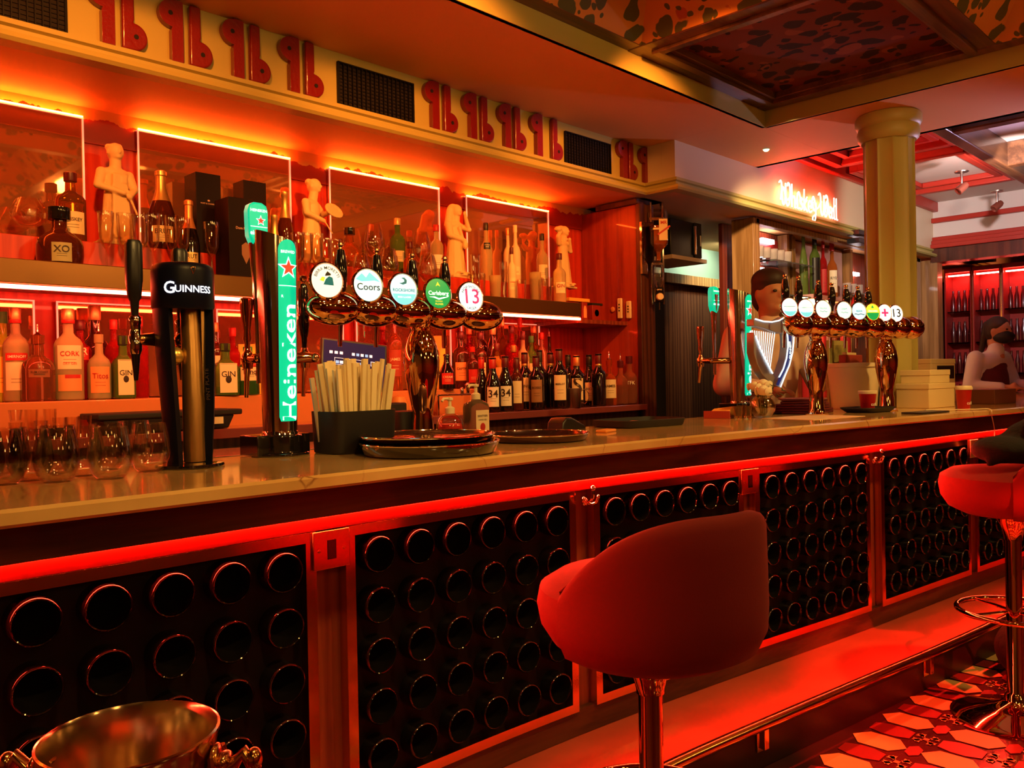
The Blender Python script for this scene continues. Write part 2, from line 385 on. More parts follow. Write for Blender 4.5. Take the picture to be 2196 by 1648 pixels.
# patterned tiles, one inlaid sheet
m=MB();p=.243
def tile(poly,mi,z=.003): 
    m.add([(x,y,z) for x,y in poly],[tuple(range(len(poly)))],mi)
for i in range(-2,16):
    for j in range(-6,1):
        cx,cy=2.72+p*(i-3),1.165-.012*(i-3)+.232*j-.0
        def q(l): return [(cx+p*a,cy+.232*b) for a,b in l]
        if j<=0: tile(q([(-.24,-.22),(0,-.40),(.24,-.22),(.24,.22),(0,.40),(-.24,.22)]),0)
        tile(q([(.5-.2,-.1),(.5-.13,-.3),(.5+.13,-.3),(.5+.2,-.1),(.5+.2,.1),(.5+.13,.3),(.5-.13,.3),(.5-.2,.1)]),1)
        if j<0: tile(q([(-.2,.5),(-.1,.40),(.1,.40),(.2,.5),(.1,.60),(-.1,.60)]),1)
        for a in range(4):
            c,s_=math.cos(a*PI/2),math.sin(a*PI/2)
            for sg in (-1,1):
                t3=[(.03*sg,.06),(.17*sg,.05),(.11*sg,.17)]
                pts=[(x*c-y*s_+.5,x*s_+y*c+.5) for x,y in t3]
                if sg<0: pts=pts[::-1]
                if j<0: tile(q(pts),0)
        if j<0: tile(q([(.46,.46),(.54,.46),(.54,.54),(.46,.54)]),2)
struct('floor_tiles',m,[mat('cream_tile',(.62,.40,.15),.3,coat=.2),mat('dark_red_tile',(.20,.016,.014),.3,coat=.2),mat('terracotta_tile',(.5,.2,.07),.4)])
# walls
m=MB();m.box(-4,4.75,YW,YW+.15,0,ZC+.3);struct('wall_back',m,wood('red_wall_wood',(.50,.024,.009),(.66,.045,.014)))
m=MB();m.box(-4.15,-4,-5,6,0,3.4);struct('wall_left',m,CREAM)
m=MB();m.box(-4,13,-5.15,-5,0,3.4);struct('wall_front',m,mat('dark_panelling',(.10,.035,.015),.4,noise=(.2,.07,.03),bscale=4))
# soffit over the back bar, fascia and ceilings
m=MB();m.box(-4,4.78,YF+.02,YW+.1,ZS,ZS+.1);m.box(XJ+.02,12,YR+.02,YF+1.1,ZS,ZS+.1)
struct('ceiling_soffit',m,SOFF)
m=MB();m.box(-4,XJ-.001,YF,YF+.1,ZS+.03,ZC+.1);struct('wall_fascia',m,CREAM)
m=MB();m.box(XJ,13,YR,YR+.1,ZS+.03,3.3);m.box(XJ,XJ+.1,YR+.101,YF+.1,ZS+.03,ZC+.1)
struct('wall_fascia_right',m,[mat('pale_cream_paint',(.74,.62,.42),.5)])
# cornice mouldings (swept profile), with the jog
def cornice(mb,path):
    prof=[(.02,0),(-.05,0),(-.062,.012),(-.055,.03),(-.04,.036),(-.012,.04),(-.012,.06),(-.028,.066),(-.028,.084),(0,.09),(.02,.09)] # (offset outward -, z)
    P=[]
    for i,(x,y) in enumerate(path):
        a=Vector(path[i-1]) if i else None;b=Vector(path[i+1]) if i<len(path)-1 else None;c=Vector((x,y))
        d1=(c-a).normalized() if a else (b-c).normalized();d2=(b-c).normalized() if b else d1
        n1=Vector((d1.y,-d1.x));n2=Vector((d2.y,-d2.x));nn=(n1+n2).normalized();k=1/max(.3,nn.dot(n1))
        P.append([(x-nn.x*o*k,y-nn.y*o*k,ZS-.004+z) for o,z in prof])
    m_=len(prof);vs=[p for q in P for p in q];fs=[(i*m_+k,(i+1)*m_+k,(i+1)*m_+(k+1)%m_,i*m_+(k+1)%m_) for i in range(len(P)-1) for k in range(m_)]
    mis=[0]*m_
    mb.add(vs,fs,0)
m=MB();cornice(m,[(-4,YF),(XJ,YF),(XJ,YR),(12,YR)]);struct('trim_1',m,CREAM,angle=25)
m=MB();m.box(-4,XJ-.01,YF-.006,YF+.01,ZS+.036,ZS+.056);struct('trim_2',m,mat('groove_shade_brown',(.30,.14,.04),.6))  # brown strip colours in the shade of the cornice groove
# flat ceiling around the coffers
X0c,X1c,Y1c=-3.9,4.716,2.462
m=MB()
m.box(-4,XJ-.001,Y1c,YF+.1,ZC,ZC+.1)             # between coffer bay and fascia
m.box(X1c,5.60,-5,Y1c-.001,ZC,ZC+.1);m.box(XJ,5.6,Y1c,YR+.1,ZC,ZC+.1)
struct('ceiling',m,SOFF)
m=MB();m.box(X0c,X1c,Y1c-.004,Y1c+.02,ZC-.0,ZC+.105);m.box(X1c-.004,X1c+.02,-5,Y1c,ZC-.0,ZC+.105);struct('trim_3',m,CREAM)
m=MB();m.box(-4,X1c+.1,-5,Y1c+.1,3.12,3.2);struct('ceiling_upper',m,WOODB)
# coffer bay beams at z 2.9 (frames) - one lattice, painted panels as own things
m=MB();xb=[4.66,3.375,2.09,.80,-.49,-1.78,-3.07];yb=[2.42,1.22,.02,-1.18,-2.38,-3.58]
for i,x in enumerate(xb): m.box(x-.045,x+.045,-5,Y1c,2.895,3.12)
for y in yb: m.box(-4,X1c-.005,y-.045,y+.045,2.899,3.118)
struct('trim_4',m,WOODB,bevel=.006)
# the big low coffer with a painted scene and its frame
def frame4(mb,x0,x1,y0,y1,w,z0,z1,mi=0):
    mb.box(x0,x1,y0,y0+w,z0,z1,mi);mb.box(x0,x1,y1-w,y1,z0,z1,mi);mb.box(x0,x0+w,y0+w,y1-w,z0,z1,mi);mb.box(x1-w,x1,y0+w,y1-w,z0,z1,mi)
t=thing('ceiling_panel','large dark painted ceiling panel of leaves and fruit in a wooden frame above the bar','ceiling panel',(4.02,1.82,2.90))
m=MB();frame4(m,-.60,.60,-.56,.56,.045,-.02,.05);frame4(m,-.555,.555,-.515,.515,.03,.0,.05);m.build('frame',WOODB,t,.004)
m=MB();m.box(-.54,.54,-.50,.50,.035,.05);m.build('painted_board',FLD,t)
n_=0
for i in range(len(xb)-1):
    for j in range(len(yb)-1):
        if (i,j)==(0,0): continue
        x1,x0=xb[i]-.045,xb[i+1]+.045;y1,y0=yb[j]-.045,yb[j+1]+.045
        near=(i<=2 and j<=1)
        if not near and (i>3 or j>3): continue
        lab={(1,0):'painted coffer with pale orange leafy sides, left of the large dark panel',(0,1):'painted coffer with pale leafy sides at the top right corner'}.get((i,j),'painted ceiling coffer over the room behind the two visible leafy coffers')
        t=thing('ceiling_coffer',lab,'ceiling coffer',((x0+x1)/2,(y0+y1)/2,3.1),0,None if (i,j) in((1,0),(0,1)) else 'painted ceiling coffers')
        w,h=(x1-x0)/2,(y1-y0)/2;m=MB();w2,h2=w-.16,h-.16
        a=[(-w,-h,-.2),(w,-h,-.2),(w,h,-.2),(-w,h,-.2)];b=[(-w2,-h2,0),(w2,-h2,0),(w2,h2,0),(-w2,h2,0)]
        m.add(a+b,[(k,(k+1)%4,(k+1)%4+4,k+4) for k in range(4)]);m.build('painted_side',FLS,t)
        m=MB();m.box(-w2,w2,-h2,h2,0,.02);m.build('painted_board',FLD,t)
# right-hand ceiling beyond the soffit: raised recess, red mouldings, dark beams
m=MB();m.box(5.6,13,-5,YR+.1,3.05,3.15);struct('ceiling_right',m,SOFW)
m=MB();m.box(5.56,5.6,-5,YR,ZC,3.06);struct('trim_5',m,SOFW)
m=MB()
for (x0,x1,y0,y1) in ((5.75,6.75,1.95,2.9),(7.0,8.4,1.95,2.9)):
    frame4(m,x0,x1,y0,y1,.07,2.97,3.05)
    frame4(m,x0+.12,x1-.12,y0+.12,y1-.12,.05,3.0,3.05)
m.box(5.6,12.5,YR-.05,YR,2.95,3.05);struct('trim_6',m,RIM_NEON_RED,bevel=.008)
m=MB()
for x in (5.95,7.25,8.5): m.box(x,x+.1,-3,1.865,2.863,3.049)
for y in (1.78,.75,-.3): m.box(5.62,9.3,y,y+.09,2.86,3.05)
struct('trim_7',m,WOODB,bevel=.01)
# far end: cross wall above an opening, and the room beyond
XE=9.3
m=MB();m.box(XE,XE+.15,-5,YR+.1,2.55,3.06);struct('wall_far_upper',m,WHITEW)
m=MB()
for k,(z,d) in enumerate(((2.56,.10),(2.60,.07),(2.64,.04))): m.box(XE-d,XE,-5,YR,z,z+.045)
m.box(XE-.06,XE,-5,YR,2.83,2.88);struct('trim_8',m,RIM_NEON_RED,bevel=.006)  # red stripes colour in the neon's reflection on the far wall
m=MB();m.box(XE-.08,XE+.12,-5,YR,2.42,2.555);struct('trim_9',m,WOODD)
m=MB();m.box(XE-.05,XE+.1,2.93,3.3,0,2.45);struct('trim_10',m,WOODO)
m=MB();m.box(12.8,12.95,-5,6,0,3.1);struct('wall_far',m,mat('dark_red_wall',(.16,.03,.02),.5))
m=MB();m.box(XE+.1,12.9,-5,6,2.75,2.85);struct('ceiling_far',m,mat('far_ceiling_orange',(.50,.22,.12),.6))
m=MB();m.box(XJ+.3,12.9,4.2,4.3,0,3.1);struct('wall_back_right',m,GREENW)
# ================================================================= BACK BAR
# wall band above the mirrors: red turning orange past a ragged noise edge
def ragged_band():
    m=mat('ragged_orange_band',(.35,.04,.012),.35,coat=.3);t=m.node_tree;b=t.nodes['Principled BSDF'];L=t.links.new
    g=t.nodes.new('ShaderNodeNewGeometry');sx=t.nodes.new('ShaderNodeSeparateXYZ');L(g.outputs['Position'],sx.inputs[0])
    mp=t.nodes.new('ShaderNodeMapping');mp.inputs['Scale'].default_value=(22,1,3);L(g.outputs['Position'],mp.inputs[0])
    n=t.nodes.new('ShaderNodeTexNoise');n.inputs['Scale'].default_value=1.;n.inputs['Detail'].default_value=5;L(mp.outputs[0],n.inputs['Vector'])
    n2=t.nodes.new('ShaderNodeTexNoise');n2.inputs['Scale'].default_value=1.6;L(g.outputs['Position'],n2.inputs['Vector'])
    a=t.nodes.new('ShaderNodeMath');a.operation='MULTIPLY_ADD';a.inputs[1].default_value=.07;L(n.outputs['Fac'],a.inputs[0]);a.inputs[2].default_value=-.035
    a2=t.nodes.new('ShaderNodeMath');a2.operation='MULTIPLY_ADD';a2.inputs[1].default_value=.14;L(n2.outputs['Fac'],a2.inputs[0]);L(a.outputs[0],a2.inputs[2])
    s=t.nodes.new('ShaderNodeMath');s.operation='ADD';L(sx.outputs['Z'],s.inputs[0]);L(a2.outputs[0],s.inputs[1])
    r=t.nodes.new('ShaderNodeMath');r.operation='GREATER_THAN';r.inputs[1].default_value=2.500;L(s.outputs[0],r.inputs[0])
    q=t.nodes.new('ShaderNodeMixRGB');L(r.outputs[0],q.inputs[0]);q.inputs[1].default_value=(.50,.03,.01,1);q.inputs[2].default_value=(.85,.38,.10,1);L(q.outputs[0],b.inputs['Base Color']);return m
m=MB();m.box(-4,4.6,YW-.012,YW,2.33,ZS);struct('trim_11',m,ragged_band())
STRIP_LATER=1
# mirrors: upper row and lower row
ups=[(-1.2,1.235,2.425),(1.455,2.205,2.42),(2.43,3.18,2.415),(3.39,4.13,2.405)]
for k,(a,b_,zt) in enumerate(ups):
    lab=['upper mirror panel at the left edge behind the brandy balloon','upper mirror panel behind the black champagne boxes','upper mirror panel between the painter statue and the veiled woman statue','upper mirror panel behind the frosted vodka bottles'][k]
    t=thing('mirror_panel',lab,'mirror',((a+b_)/2,YW-.03,1.885),0)
    w=(b_-a)/2;h=zt-1.885
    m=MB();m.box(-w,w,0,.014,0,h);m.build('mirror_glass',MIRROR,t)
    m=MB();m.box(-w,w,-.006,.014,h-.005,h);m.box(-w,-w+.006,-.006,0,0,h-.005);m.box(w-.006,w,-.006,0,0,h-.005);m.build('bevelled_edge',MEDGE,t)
    m=MB();m.box(-w+.003,w-.003,-.009,-.001,h+.0005,h+.006);tag(m.build('led_strip',LEDO,t),'orange backlight strip')
lows=[(-1.2,1.035),(1.115,1.72),(1.80,2.50),(2.58,3.25),(3.33,4.02)]
for k,(a,b_) in enumerate(lows):
    lab=['lower mirror panel at the left edge behind the yellow liqueur','lower mirror panel behind the clear gin bottle','lower mirror panel behind the tall lit cylinder tower','lower mirror panel behind the till screen','lower mirror panel behind the crowd of whiskey bottles'][k]
    t=thing('mirror_panel',lab,'mirror',((a+b_)/2,YW-.03,1.252),0);w=(b_-a)/2;h=1.652-1.252
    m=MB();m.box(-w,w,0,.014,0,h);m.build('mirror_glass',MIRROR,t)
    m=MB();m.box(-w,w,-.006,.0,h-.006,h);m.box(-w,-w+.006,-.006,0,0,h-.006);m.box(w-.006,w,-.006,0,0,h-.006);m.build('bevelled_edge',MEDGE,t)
XP=4.50
# upper shelf with bronze edge and raised step behind
t=thing('back_bar_shelf','long upper back bar shelf with a bronze front edge holding statues and spirits','shelf',(0,0,0))
m=MB();m.box(-1.5,3.98,3.34,YW-.012,1.682,1.758);m.build('shelf_board',WOODR,t)
m=MB();m.box(-1.5,3.98,3.325,3.34,1.672,1.760);m.build('bronze_edge',COPPERF,t,.003)
m=MB();m.box(-1.5,4.1,3.53,YW-.012,1.7585,1.878);m.build('raised_step',MT['red_wall_wood'],t,.002)
m=MB();m.box(-1.5,3.98,3.33,3.343,1.654,1.668);tag(m.build('led_strip',LEDP,t),'pinkish white light strip')
# niche beyond the shelf (right), low shelf board
t=thing('wall_cubby','red wooden cubby ledge beside the end of the upper shelf','shelf',(0,0,0))
m=MB();m.box(3.99,XP,3.36,YW-.012,1.640,1.665);m.build('ledge_board',WOODR,t)
# tier for the spirits and lower work counter
t=thing('back_counter','low back bar counter with a raised bottle step, dark red front','counter',(0,0,0))
m=MB();m.box(-1.5,XP-.014,3.43,YW-.012,1.10,1.247);m.build('bottle_step',mat('orange_step',(.70,.22,.08),.25,coat=.4),t,.004)
m=MB();m.box(-1.5,XP-.014,3.20,3.43,1.078,1.118);m.build('counter_top',mat('maroon_stone',(.22,.05,.05),.12,coat=.6),t,.004)
m=MB();m.box(-1.5,XP-.014,3.27,YW-.012,.0,1.078);m.build('cabinet_front',WOODD,t)
t=thing('work_bench','steel bartender work bench below the spirits at the left','bench',(0,0,0))
m=MB();m.box(-1.2,2.6,2.86,3.19,1.0,1.04);m.build('bench_top',mat('bench_steel',(.7,.45,.3),.25,metal=.6),t,.004)
m=MB();m.box(-1.2,2.6,2.9,3.19,0,1.0);m.build('bench_body',WOODD,t)
# partition at the right end of the back bar
t=thing('wooden_partition','tall red-brown wooden partition closing the right end of the back bar','partition',(0,0,0))
m=MB();m.box(XP,XP+.13,3.27,YW+.1,0,2.435);m.build('panel',wood('partition_red_wood',(.26,.022,.009),(.42,.05,.016)),t,.004)
m=MB();m.box(XP-.02,XP+.15,3.255,3.60,2.435,2.47);m.build('top_cap',WOODD,t,.003)
m=MB();m.box(XP-.012,XP+.142,3.235,3.27,0,2.435);m.build('front_stile',WOODD,t,.004)
# ================================================================= FASCIA ORNAMENTS
def scroll(kind):
    # stem with a round scroll: q = head up on the left, b = foot down on the right
    h=.238;w=.046;r=.052
    mb=MB();pts=[]
    sx=1 if kind=='b' else -1
    cz=.052 if kind=='b' else h-.055
    poly=[(-w/2,0),(-w/2,h),(w/2,h),(w/2,cz+r*.9)]
    cx=w/2-.004
    arc=[(cx+r*math.sin(a),cz+r*math.cos(a)) for a in [PI*i/14 for i in range(15)]]
    poly=[(-w/2,0),(-w/2,h-.004),(-w/2+.006,h),(w/2-.006,h),(w/2,h-.004),(w/2,min(h-.006,cz+r+.012))]+arc+[(w/2-.01,0)]
    if kind=='q':
        poly=[(-w/2,0),(-w/2,h),(w/2,h),(w/2,0)]
        arc=[(-cx-r*math.sin(a),cz+r*math.cos(a)) for a in [PI*i/14 for i in range(15)]]
        poly=[(w/2,0),(w/2,h-.004),(w/2-.006,h),(-w/2,h)]+arc+[(-w/2,cz-r-.012),(-w/2,0)]
    mb.prism(poly,-.028,.0)
    hole=MB();T=Matrix.Translation((sx*(cx+.008),-.0285,cz))@Matrix.Rotation(PI/2,4,'X');hole.T=T;hole.lathe([(0,0),(.009,0),(.009,.002),(0,.002)],14)
    return mb,hole
first={}
seq=[('q',226),('b',269),('q',374),('b',413),('q',505),('b',541),('q',625),('b',658),('q',927),('b',953),('q',1008),('b',1032),('q',1082),('b',1103),('q',1150),('b',1183),('q',1333),('b',1347),('q',1380),('b',1394)]
for i,(k,px) in enumerate(seq):
    x=XY(px,YF,2.68)
    side='left of the middle grille' if px<700 else ('between the last two grilles' if px<1200 else 'right of the last grille')
    ln=[s for s in seq if s[0]==k and ((s[1]<700)==(px<700)) and ((s[1]<1200)==(px<1200))].index((k,px))
    lab='red %s scroll ornament on the fascia, %s one %s'%('head-up' if k=='q' else 'foot-down',ORD[ln],side)
    if k not in first:
        a,h_=scroll(k);t=thing('scroll_ornament',lab,'ornament',(x,YF-.002,2.557),0,'red scroll ornaments on the fascia')
        a.build('scroll_body',REDLAC,t,.008,3);h_.build('drilled_hole',BLACKH,t);first[k]=t
    else: dup(first[k],(x,YF-.002,2.557),0,lab)
def grille(x0,x1,z0,z1,lab):
    t=thing('air_grille',lab,'grille',((x0+x1)/2,YF-.004,z0),0);w=(x1-x0)/2;h=z1-z0
    m=MB();m.box(-w,w,-.0,.003,0,h);m.build('backing',BLACKH,t)
    m=MB();n=int(2*w/.024);
    for k in range(n+1): x=-w+2*w*k/n;m.box(x-.0022,x+.0022,-.012,-.0045,0,h)
    q=int(h/.016)
    for k in range(q+1): z=h*k/q;m.box(-w,w,-.0045,-.0002,z-.0028,z+.0028)
    m.build('mesh_bars',GRILL,t)
    m=MB();
    for a in ((-w-.006,-w,0,h),(w,w+.006,0,h),(-w-.006,w+.006,-.006,0),(-w-.006,w+.006,h,h+.006)): m.box(a[0],a[1],-.014,0,a[2],a[3])
    m.build('rim',GRILL,t)
grille(.45,1.013,2.56,2.755,'black mesh air grille at the top left corner of the fascia')
grille(2.16,2.585,2.553,2.75,'large black mesh air grille in the middle of the fascia')
grille(3.727,4.146,2.563,2.744,'black mesh air grille nearest the corner of the fascia')
# round fluted column
colp=PZ(1903,250,2.8)
cx,cy=5.06,1.86
t=thing('fluted_column','cream fluted column rising from the bar to the ceiling','column',(cx,cy,1.10))
m=MB();n=160;rr=.146
pr=[(rr*(1-.10*abs(math.cos(4*2*PI*k/n/1.0))**6)) for k in range(n)]
zs=[0,.06,.061,1.50];vs=[];fs=[]
def flut(a): 
    q=(a/(2*PI)*10+.15)%1
    return rr*(1-.13*(1-(2*q-1)**2)**.5)
for z in (0.0,1.55):
    for k in range(n): a=2*PI*k/n;vs.append((flut(a)*math.cos(a),flut(a)*math.sin(a),z))
m.add(vs,[(k,(k+1)%n,(k+1)%n+n,k+n) for k in range(n)],0,True);m.build('fluted_shaft',CREAM,t,angle=25)
m=MB();m.lathe([(.150,1.545),(.165,1.56),(.172,1.60),(.165,1.625),(.172,1.63),(.182,1.65),(.182,1.685),(.172,1.698),(.0,1.698)],48);m.build('capital',CREAM,t)
m=MB();m.lathe([(.17,0),(.17,.03),(.155,.05),(.15,.06)],48);m.build('base_ring',CREAM,t)
# ================================================================= BAR FRONT
def XB(px,z,d=0):
    lo,hi=-2.,14.
    for _ in range(50):
        m=(lo+hi)/2
        if proj(bx(m,d,z))[0]<px: lo=m
        else: hi=m
    return lo
ZB,ZT=.262,.912
t=thing('bar_worktop','long cream marble bar top running from the left edge to the far right','worktop',(0,0,0))
def wt(x):
    y=K(x);yb=max(y+.60,2.15);return [(x,y+.006,1.068),(x,y,1.074),(x,y,1.094),(x,y+.008,1.10),(x,yb,1.10),(x,yb,1.068)]
m=MB();strip(m,wt,-1.5,11,.1,0,True);m.build('marble_slab',MARBLE,t,angle=30)
tb=thing('bar_front','long curved bar front with dark bottle panels, brass frames, apron and red-lit step','bar front',(0,0,0))
def sec(d0,d1,z0,z1): return lambda x:[bx(x,d1,z0),bx(x,d0,z0),bx(x,d0,z1),bx(x,d1,z1)]
m=MB();strip(m,sec(.08,.12,.985,1.0675),-1.5,11,.1);m.build('apron',WOODX,tb,angle=30)
m=MB();strip(m,sec(-.02,.08,1.04,1.0675),-1.5,11,.1);m.build('apron_support',WOODX,tb,angle=30)
m=MB();strip(m,sec(-.02,.0,.15,1.0675),-1.5,11,.1);m.build('bar_carcass',WOODR,tb,angle=30)
m=MB();strip(m,sec(.0,.022,.152,ZB-.028),-1.5,11,.1);m.build('plinth_board',WOODX,tb,angle=30)
m=MB();strip(m,sec(.0,.03,.938,.968),-1.5,11,.1);m.build('lit_moulding',mat('moulding_red',(.42,.02,.010),.3,coat=.4),tb,angle=30)
m=MB();strip(m,sec(-.02,.33,.0,.15),-1.5,11,.1);m.build('foot_step',mat('step_red_stone',(.46,.07,.04),.35,coat=.1,noise=(.56,.09,.05),bscale=5),tb,angle=30)
m=MB();strip(m,sec(.331,.338,.002,.146),-1.5,11,.1);m.build('step_riser',mat('riser_black',(.020,.006,.006),.42),tb,angle=30)
m=MB();strip(m,sec(.026,.033,.973,.981),-1.4,10.5,.1)
tag(m.build('led_strip',LEDR,tb),'glowing red light strip')
pan=[(None,XB(640,.91)),(XB(745,.91),XB(1205,.91)),(XB(1270,.91),XB(1568,.91)),(XB(1613,.91),XB(1842,.91)),(XB(1880,.91),XB(2060,.91)),(XB(2083,.91),None)]
w=pan[1][1]-pan[1][0];pan[0]=(pan[0][1]-w,pan[0][1]);pan[5]=(pan[5][0],pan[5][0]+.86)
pan.append((pan[5][1]+.13,pan[5][1]+1.0))
pname=['leftmost','second','third','fourth','fifth','sixth','seventh']
for i,(a,b) in enumerate(pan):
    m=MB();strip(m,lambda x:[bx(x,.004,ZB),bx(x,.001,ZB),bx(x,.001,ZT),bx(x,.004,ZT)],a,b,.1);bo=m.build('bottle_board',BOARD,tb,angle=30)
    fw=.028;m=MB()
    strip(m,sec(.001,.034,ZT,ZT+.025),a-fw,b+fw,.1);strip(m,sec(.001,.034,ZB-fw,ZB),a-fw,b+fw,.1)
    for q in ((a-fw,a),(b,b+fw)): strip(m,sec(.001,.034,ZB,ZT),q[0],q[1],.05)
    m.build('brass_frame',BRASS,tb,.003,angle=30)
# bottles laid bottom-out in the panels
pb=MB();pb.T=Matrix.Rotation(-PI/2,4,'X')   # local z -> +y
pb.lathe([(0,.045),(.020,.040),(.034,.026),(.0405,.006),(.0425,.001),(.0445,.0),(.0468,.002),(.0478,.007),(.0478,.06)],28,[1,1,1,0,0,0,0,0,0])
pb0=None
for i,(a,b) in enumerate(pan[:6]):
    n=6;sp=(b-a)/n
    for r in range(5):
        for c in range(n):
            x=a+sp*(c+.5);z=.855-.13*r
            q=bx(x,.052,z);px=proj(q)
            if px[0]<-60 or px[0]>2260 or px[1]>1720: continue
            tt,_=nrm(x);rz=math.atan2(tt.y,tt.x)
            lab='dark bottle bottom, %s from left in %s row down, %s bar panel from left'%(ORD[c],ORD[r],pname[i].replace('leftmost','first'))
            if pb0 is None:
                pb0=pb.build('wine_bottle',[DGLASS,mat('dark_punt',(.003,.002,.002),.8,spec=.05)]);pb0.location=q;pb0.rotation_euler=(0,0,rz);tag(pb0,lab,'bottle','bottles set bottom-out in the bar front')
            else: dup(pb0,q,rz,lab)
# foot rail with brackets
t=thing('foot_rail','polished brass foot rail along the edge of the red step','foot rail',(0,0,0))
m=MB();m.tube([bx(-1.5+.1*k,.362,.158) for k in range(125)],.019,14);m.build('rail_tube',BRASS,t)
for px in (300,1010,1640,1995,2185):
    x=XB(px,.12,.36);tt,nn=nrm(x);p=bx(x,.339,.0);m=MB();m.T=Matrix.Translation(p)@Matrix.Rotation(math.atan2(tt.y,tt.x),4,'Z')
    m.box(-.012,.012,-.03,0,.075,.145);m.box(-.018,.018,-.006,0,.06,.145);m.build('rail_bracket',BRASS,t,.002)
# socket plates and bag hooks between the panels
def plate(px,lab,w=.052,zb=.842,zt=.936,face=BRASS):
    x=XB(px,.89);tt,nn=nrm(x);t=thing('socket_plate',lab,'socket',bx(x,.036,zb),math.atan2(tt.y,tt.x))
    h=zt-zb;m=MB();m.box(-w,w,-.006,.0,0,h);m.build('plate',face,t,.002)
    m=MB();m.box(-.012,.012,-.0075,-.006,h*.25,h*.75);m.build('slot',BLACKG,t)
    for s in (-1,1):
        m=MB();m.T=Matrix.Translation((s*w*.68,-.006,h*.5))@Matrix.Rotation(PI/2,4,'X');m.lathe([(0,.002),(.004,.0015),(.005,0)],12);m.build('screw',BRASS,t)
    m=MB();m.box(-w*.95,w*.95,0,.034,0.002,h-.002);m.build('back_box',WOODR,t)
    return t
plate(692,'brass socket plate between the leftmost and second bar panels')
plate(1590,'brass socket plate between the third and fourth bar panels, behind the red stool')
plate(2072,'pale brass socket plate with a cable, between the fifth and sixth bar panels',.045,.842,.936,mat('pale_brass',(.80,.55,.35),.35,metal=.6))
def hook(px,lab):
    x=XB(px,.95);tt,nn=nrm(x);t=thing('bag_hook',lab,'hook',bx(x,.031,.90),math.atan2(tt.y,tt.x),'chrome bag hooks under the bar top')
    m=MB();m.lathe([(0,0),(.012,.0),(.012,.004),(0,.006)],14);m.T=Matrix.Rotation(PI/2,4,'X');m.v=[];m.f=[];m.m=[];m.s=[]
    m.lathe([(0,0),(.011,0),(.013,.003),(.008,.008),(0,.009)],14);m.build('rose',CHROME,t)
    m=MB();m.tube([(0,-.008,.0),(0,-.03,.005),(0,-.042,.022),(0,-.04,.042)],[.005,.005,.005,.006],8);m.ell((0,-.04,.046),.009,10,6);m.build('upper_prong',CHROME,t)
    for s in (-1,1):
        m=MB();m.tube([(0,-.006,-.002),(s*.012,-.022,-.008),(s*.024,-.03,-.002),(s*.032,-.03,.012)],[.005,.004,.004,.004],8);m.ell((s*.033,-.03,.015),.0065,10,6);m.build('lower_prong',CHROME,t)
hook(1238,'chrome bag hook between the second and third bar panels');hook(1858,'chrome bag hook between the fourth and fifth bar panels')
# ================================================================= STOOLS
def stool(x,y,lab,dz=0,ring=.345,rz=0):
    t=thing('bar_stool',lab,'bar stool',(x,y,0),rz)
    zb=.690+dz
    m=MB();m.lathe([(0,zb+.0),(.10,zb+.001),(.165,zb+.010),(.215,zb+.035),(.240,zb+.075),(.247,zb+.115),(.240,zb+.150),(.205,zb+.172),(.12,zb+.182),(0,zb+.184)],40);m.build('seat',VELVET,t)
    m=MB();n=44;A=math.radians(90);rows=12;vo=[];
    def top(a): 
        k=min(1,max(0,(abs(a)/A-.08)/.92));return zb+.332-.160*k**2.5
    prof=[(.00,.105,.0),(.05,.190,.012),(.14,.234,.036),(.30,.252,.075)]
    vs=[];
    for i in range(n+1):
        a=-A+2*A*i/n;zt=top(a);ed=min(1,(A-abs(a))/.22);th=.036*(ed**.5 if ed>0 else 0)+.008
        out=[]
        for f_,r,z in prof: out.append((r,zb-.004+z))
        for k in range(1,6): zz=zb+.08+(zt-.025-zb-.08)*k/5;out.append((.256-.004*k/5,zz))
        out.append((.2475,zt-.012));out.append((.241,zt-.004));out.append((.255-th*.6-.004,zt));out.append((.253-th,zt-.006));out.append((.250-th,zt-.016))
        for k in range(1,4): out.append((.250-th-.002,zt-.018-(zt-.012-zb-.15)*k/3))
        out.append((.10,zb+.13));
        for r,z in out: vs.append((r*math.sin(a),-r*math.cos(a),z))
    q=len(out);fs=[(i*q+k,(i+1)*q+k,(i+1)*q+(k+1)%q,i*q+(k+1)%q) for i in range(n) for k in range(q)]
    m.add(vs,fs,0,True);m.add(vs[:q],[tuple(range(q))]);m.add(vs[-q:],[tuple(reversed(range(q)))]);m.build('backrest',VELVET,t,angle=60)
    m=MB();m.lathe([(.0,zb+.002),(.062,zb+.002),(.058,zb-.014),(.046,zb-.034),(.037,zb-.056),(.031,zb-.082),(.031,zb-.09),(.027,zb-.09),(.027,.10),(.034,.09),(.045,.06)],28);m.build('post',GOLDC,t)
    m=MB();m.lathe([(0,.0),(.215,.0),(.218,.006),(.19,.018),(.10,.035),(.05,.06),(.045,.07),(0,.07)],44);m.build('base_plate',GOLDC,t)
    m=MB();R=.19;m.tube([(R*math.cos(2*PI*k/40),R*math.sin(2*PI*k/40),ring) for k in range(40)],.010,10,closed=True)
    for k in range(4): a=PI/4+k*PI/2;m.tube([(.025*math.cos(a),.025*math.sin(a),ring),(R*math.cos(a),R*math.sin(a),ring)],.006,8)
    m.build('foot_ring',GOLDC,t);return t
stool(1.512,1.085,'red velvet bar stool with a low curved back in front of the bar, centre right',rz=-.2)
sx,sy=3.50,.86
stool(sx,sy,'red velvet bar stool cut by the right edge, with a black coat on it',.065,.40,.25)
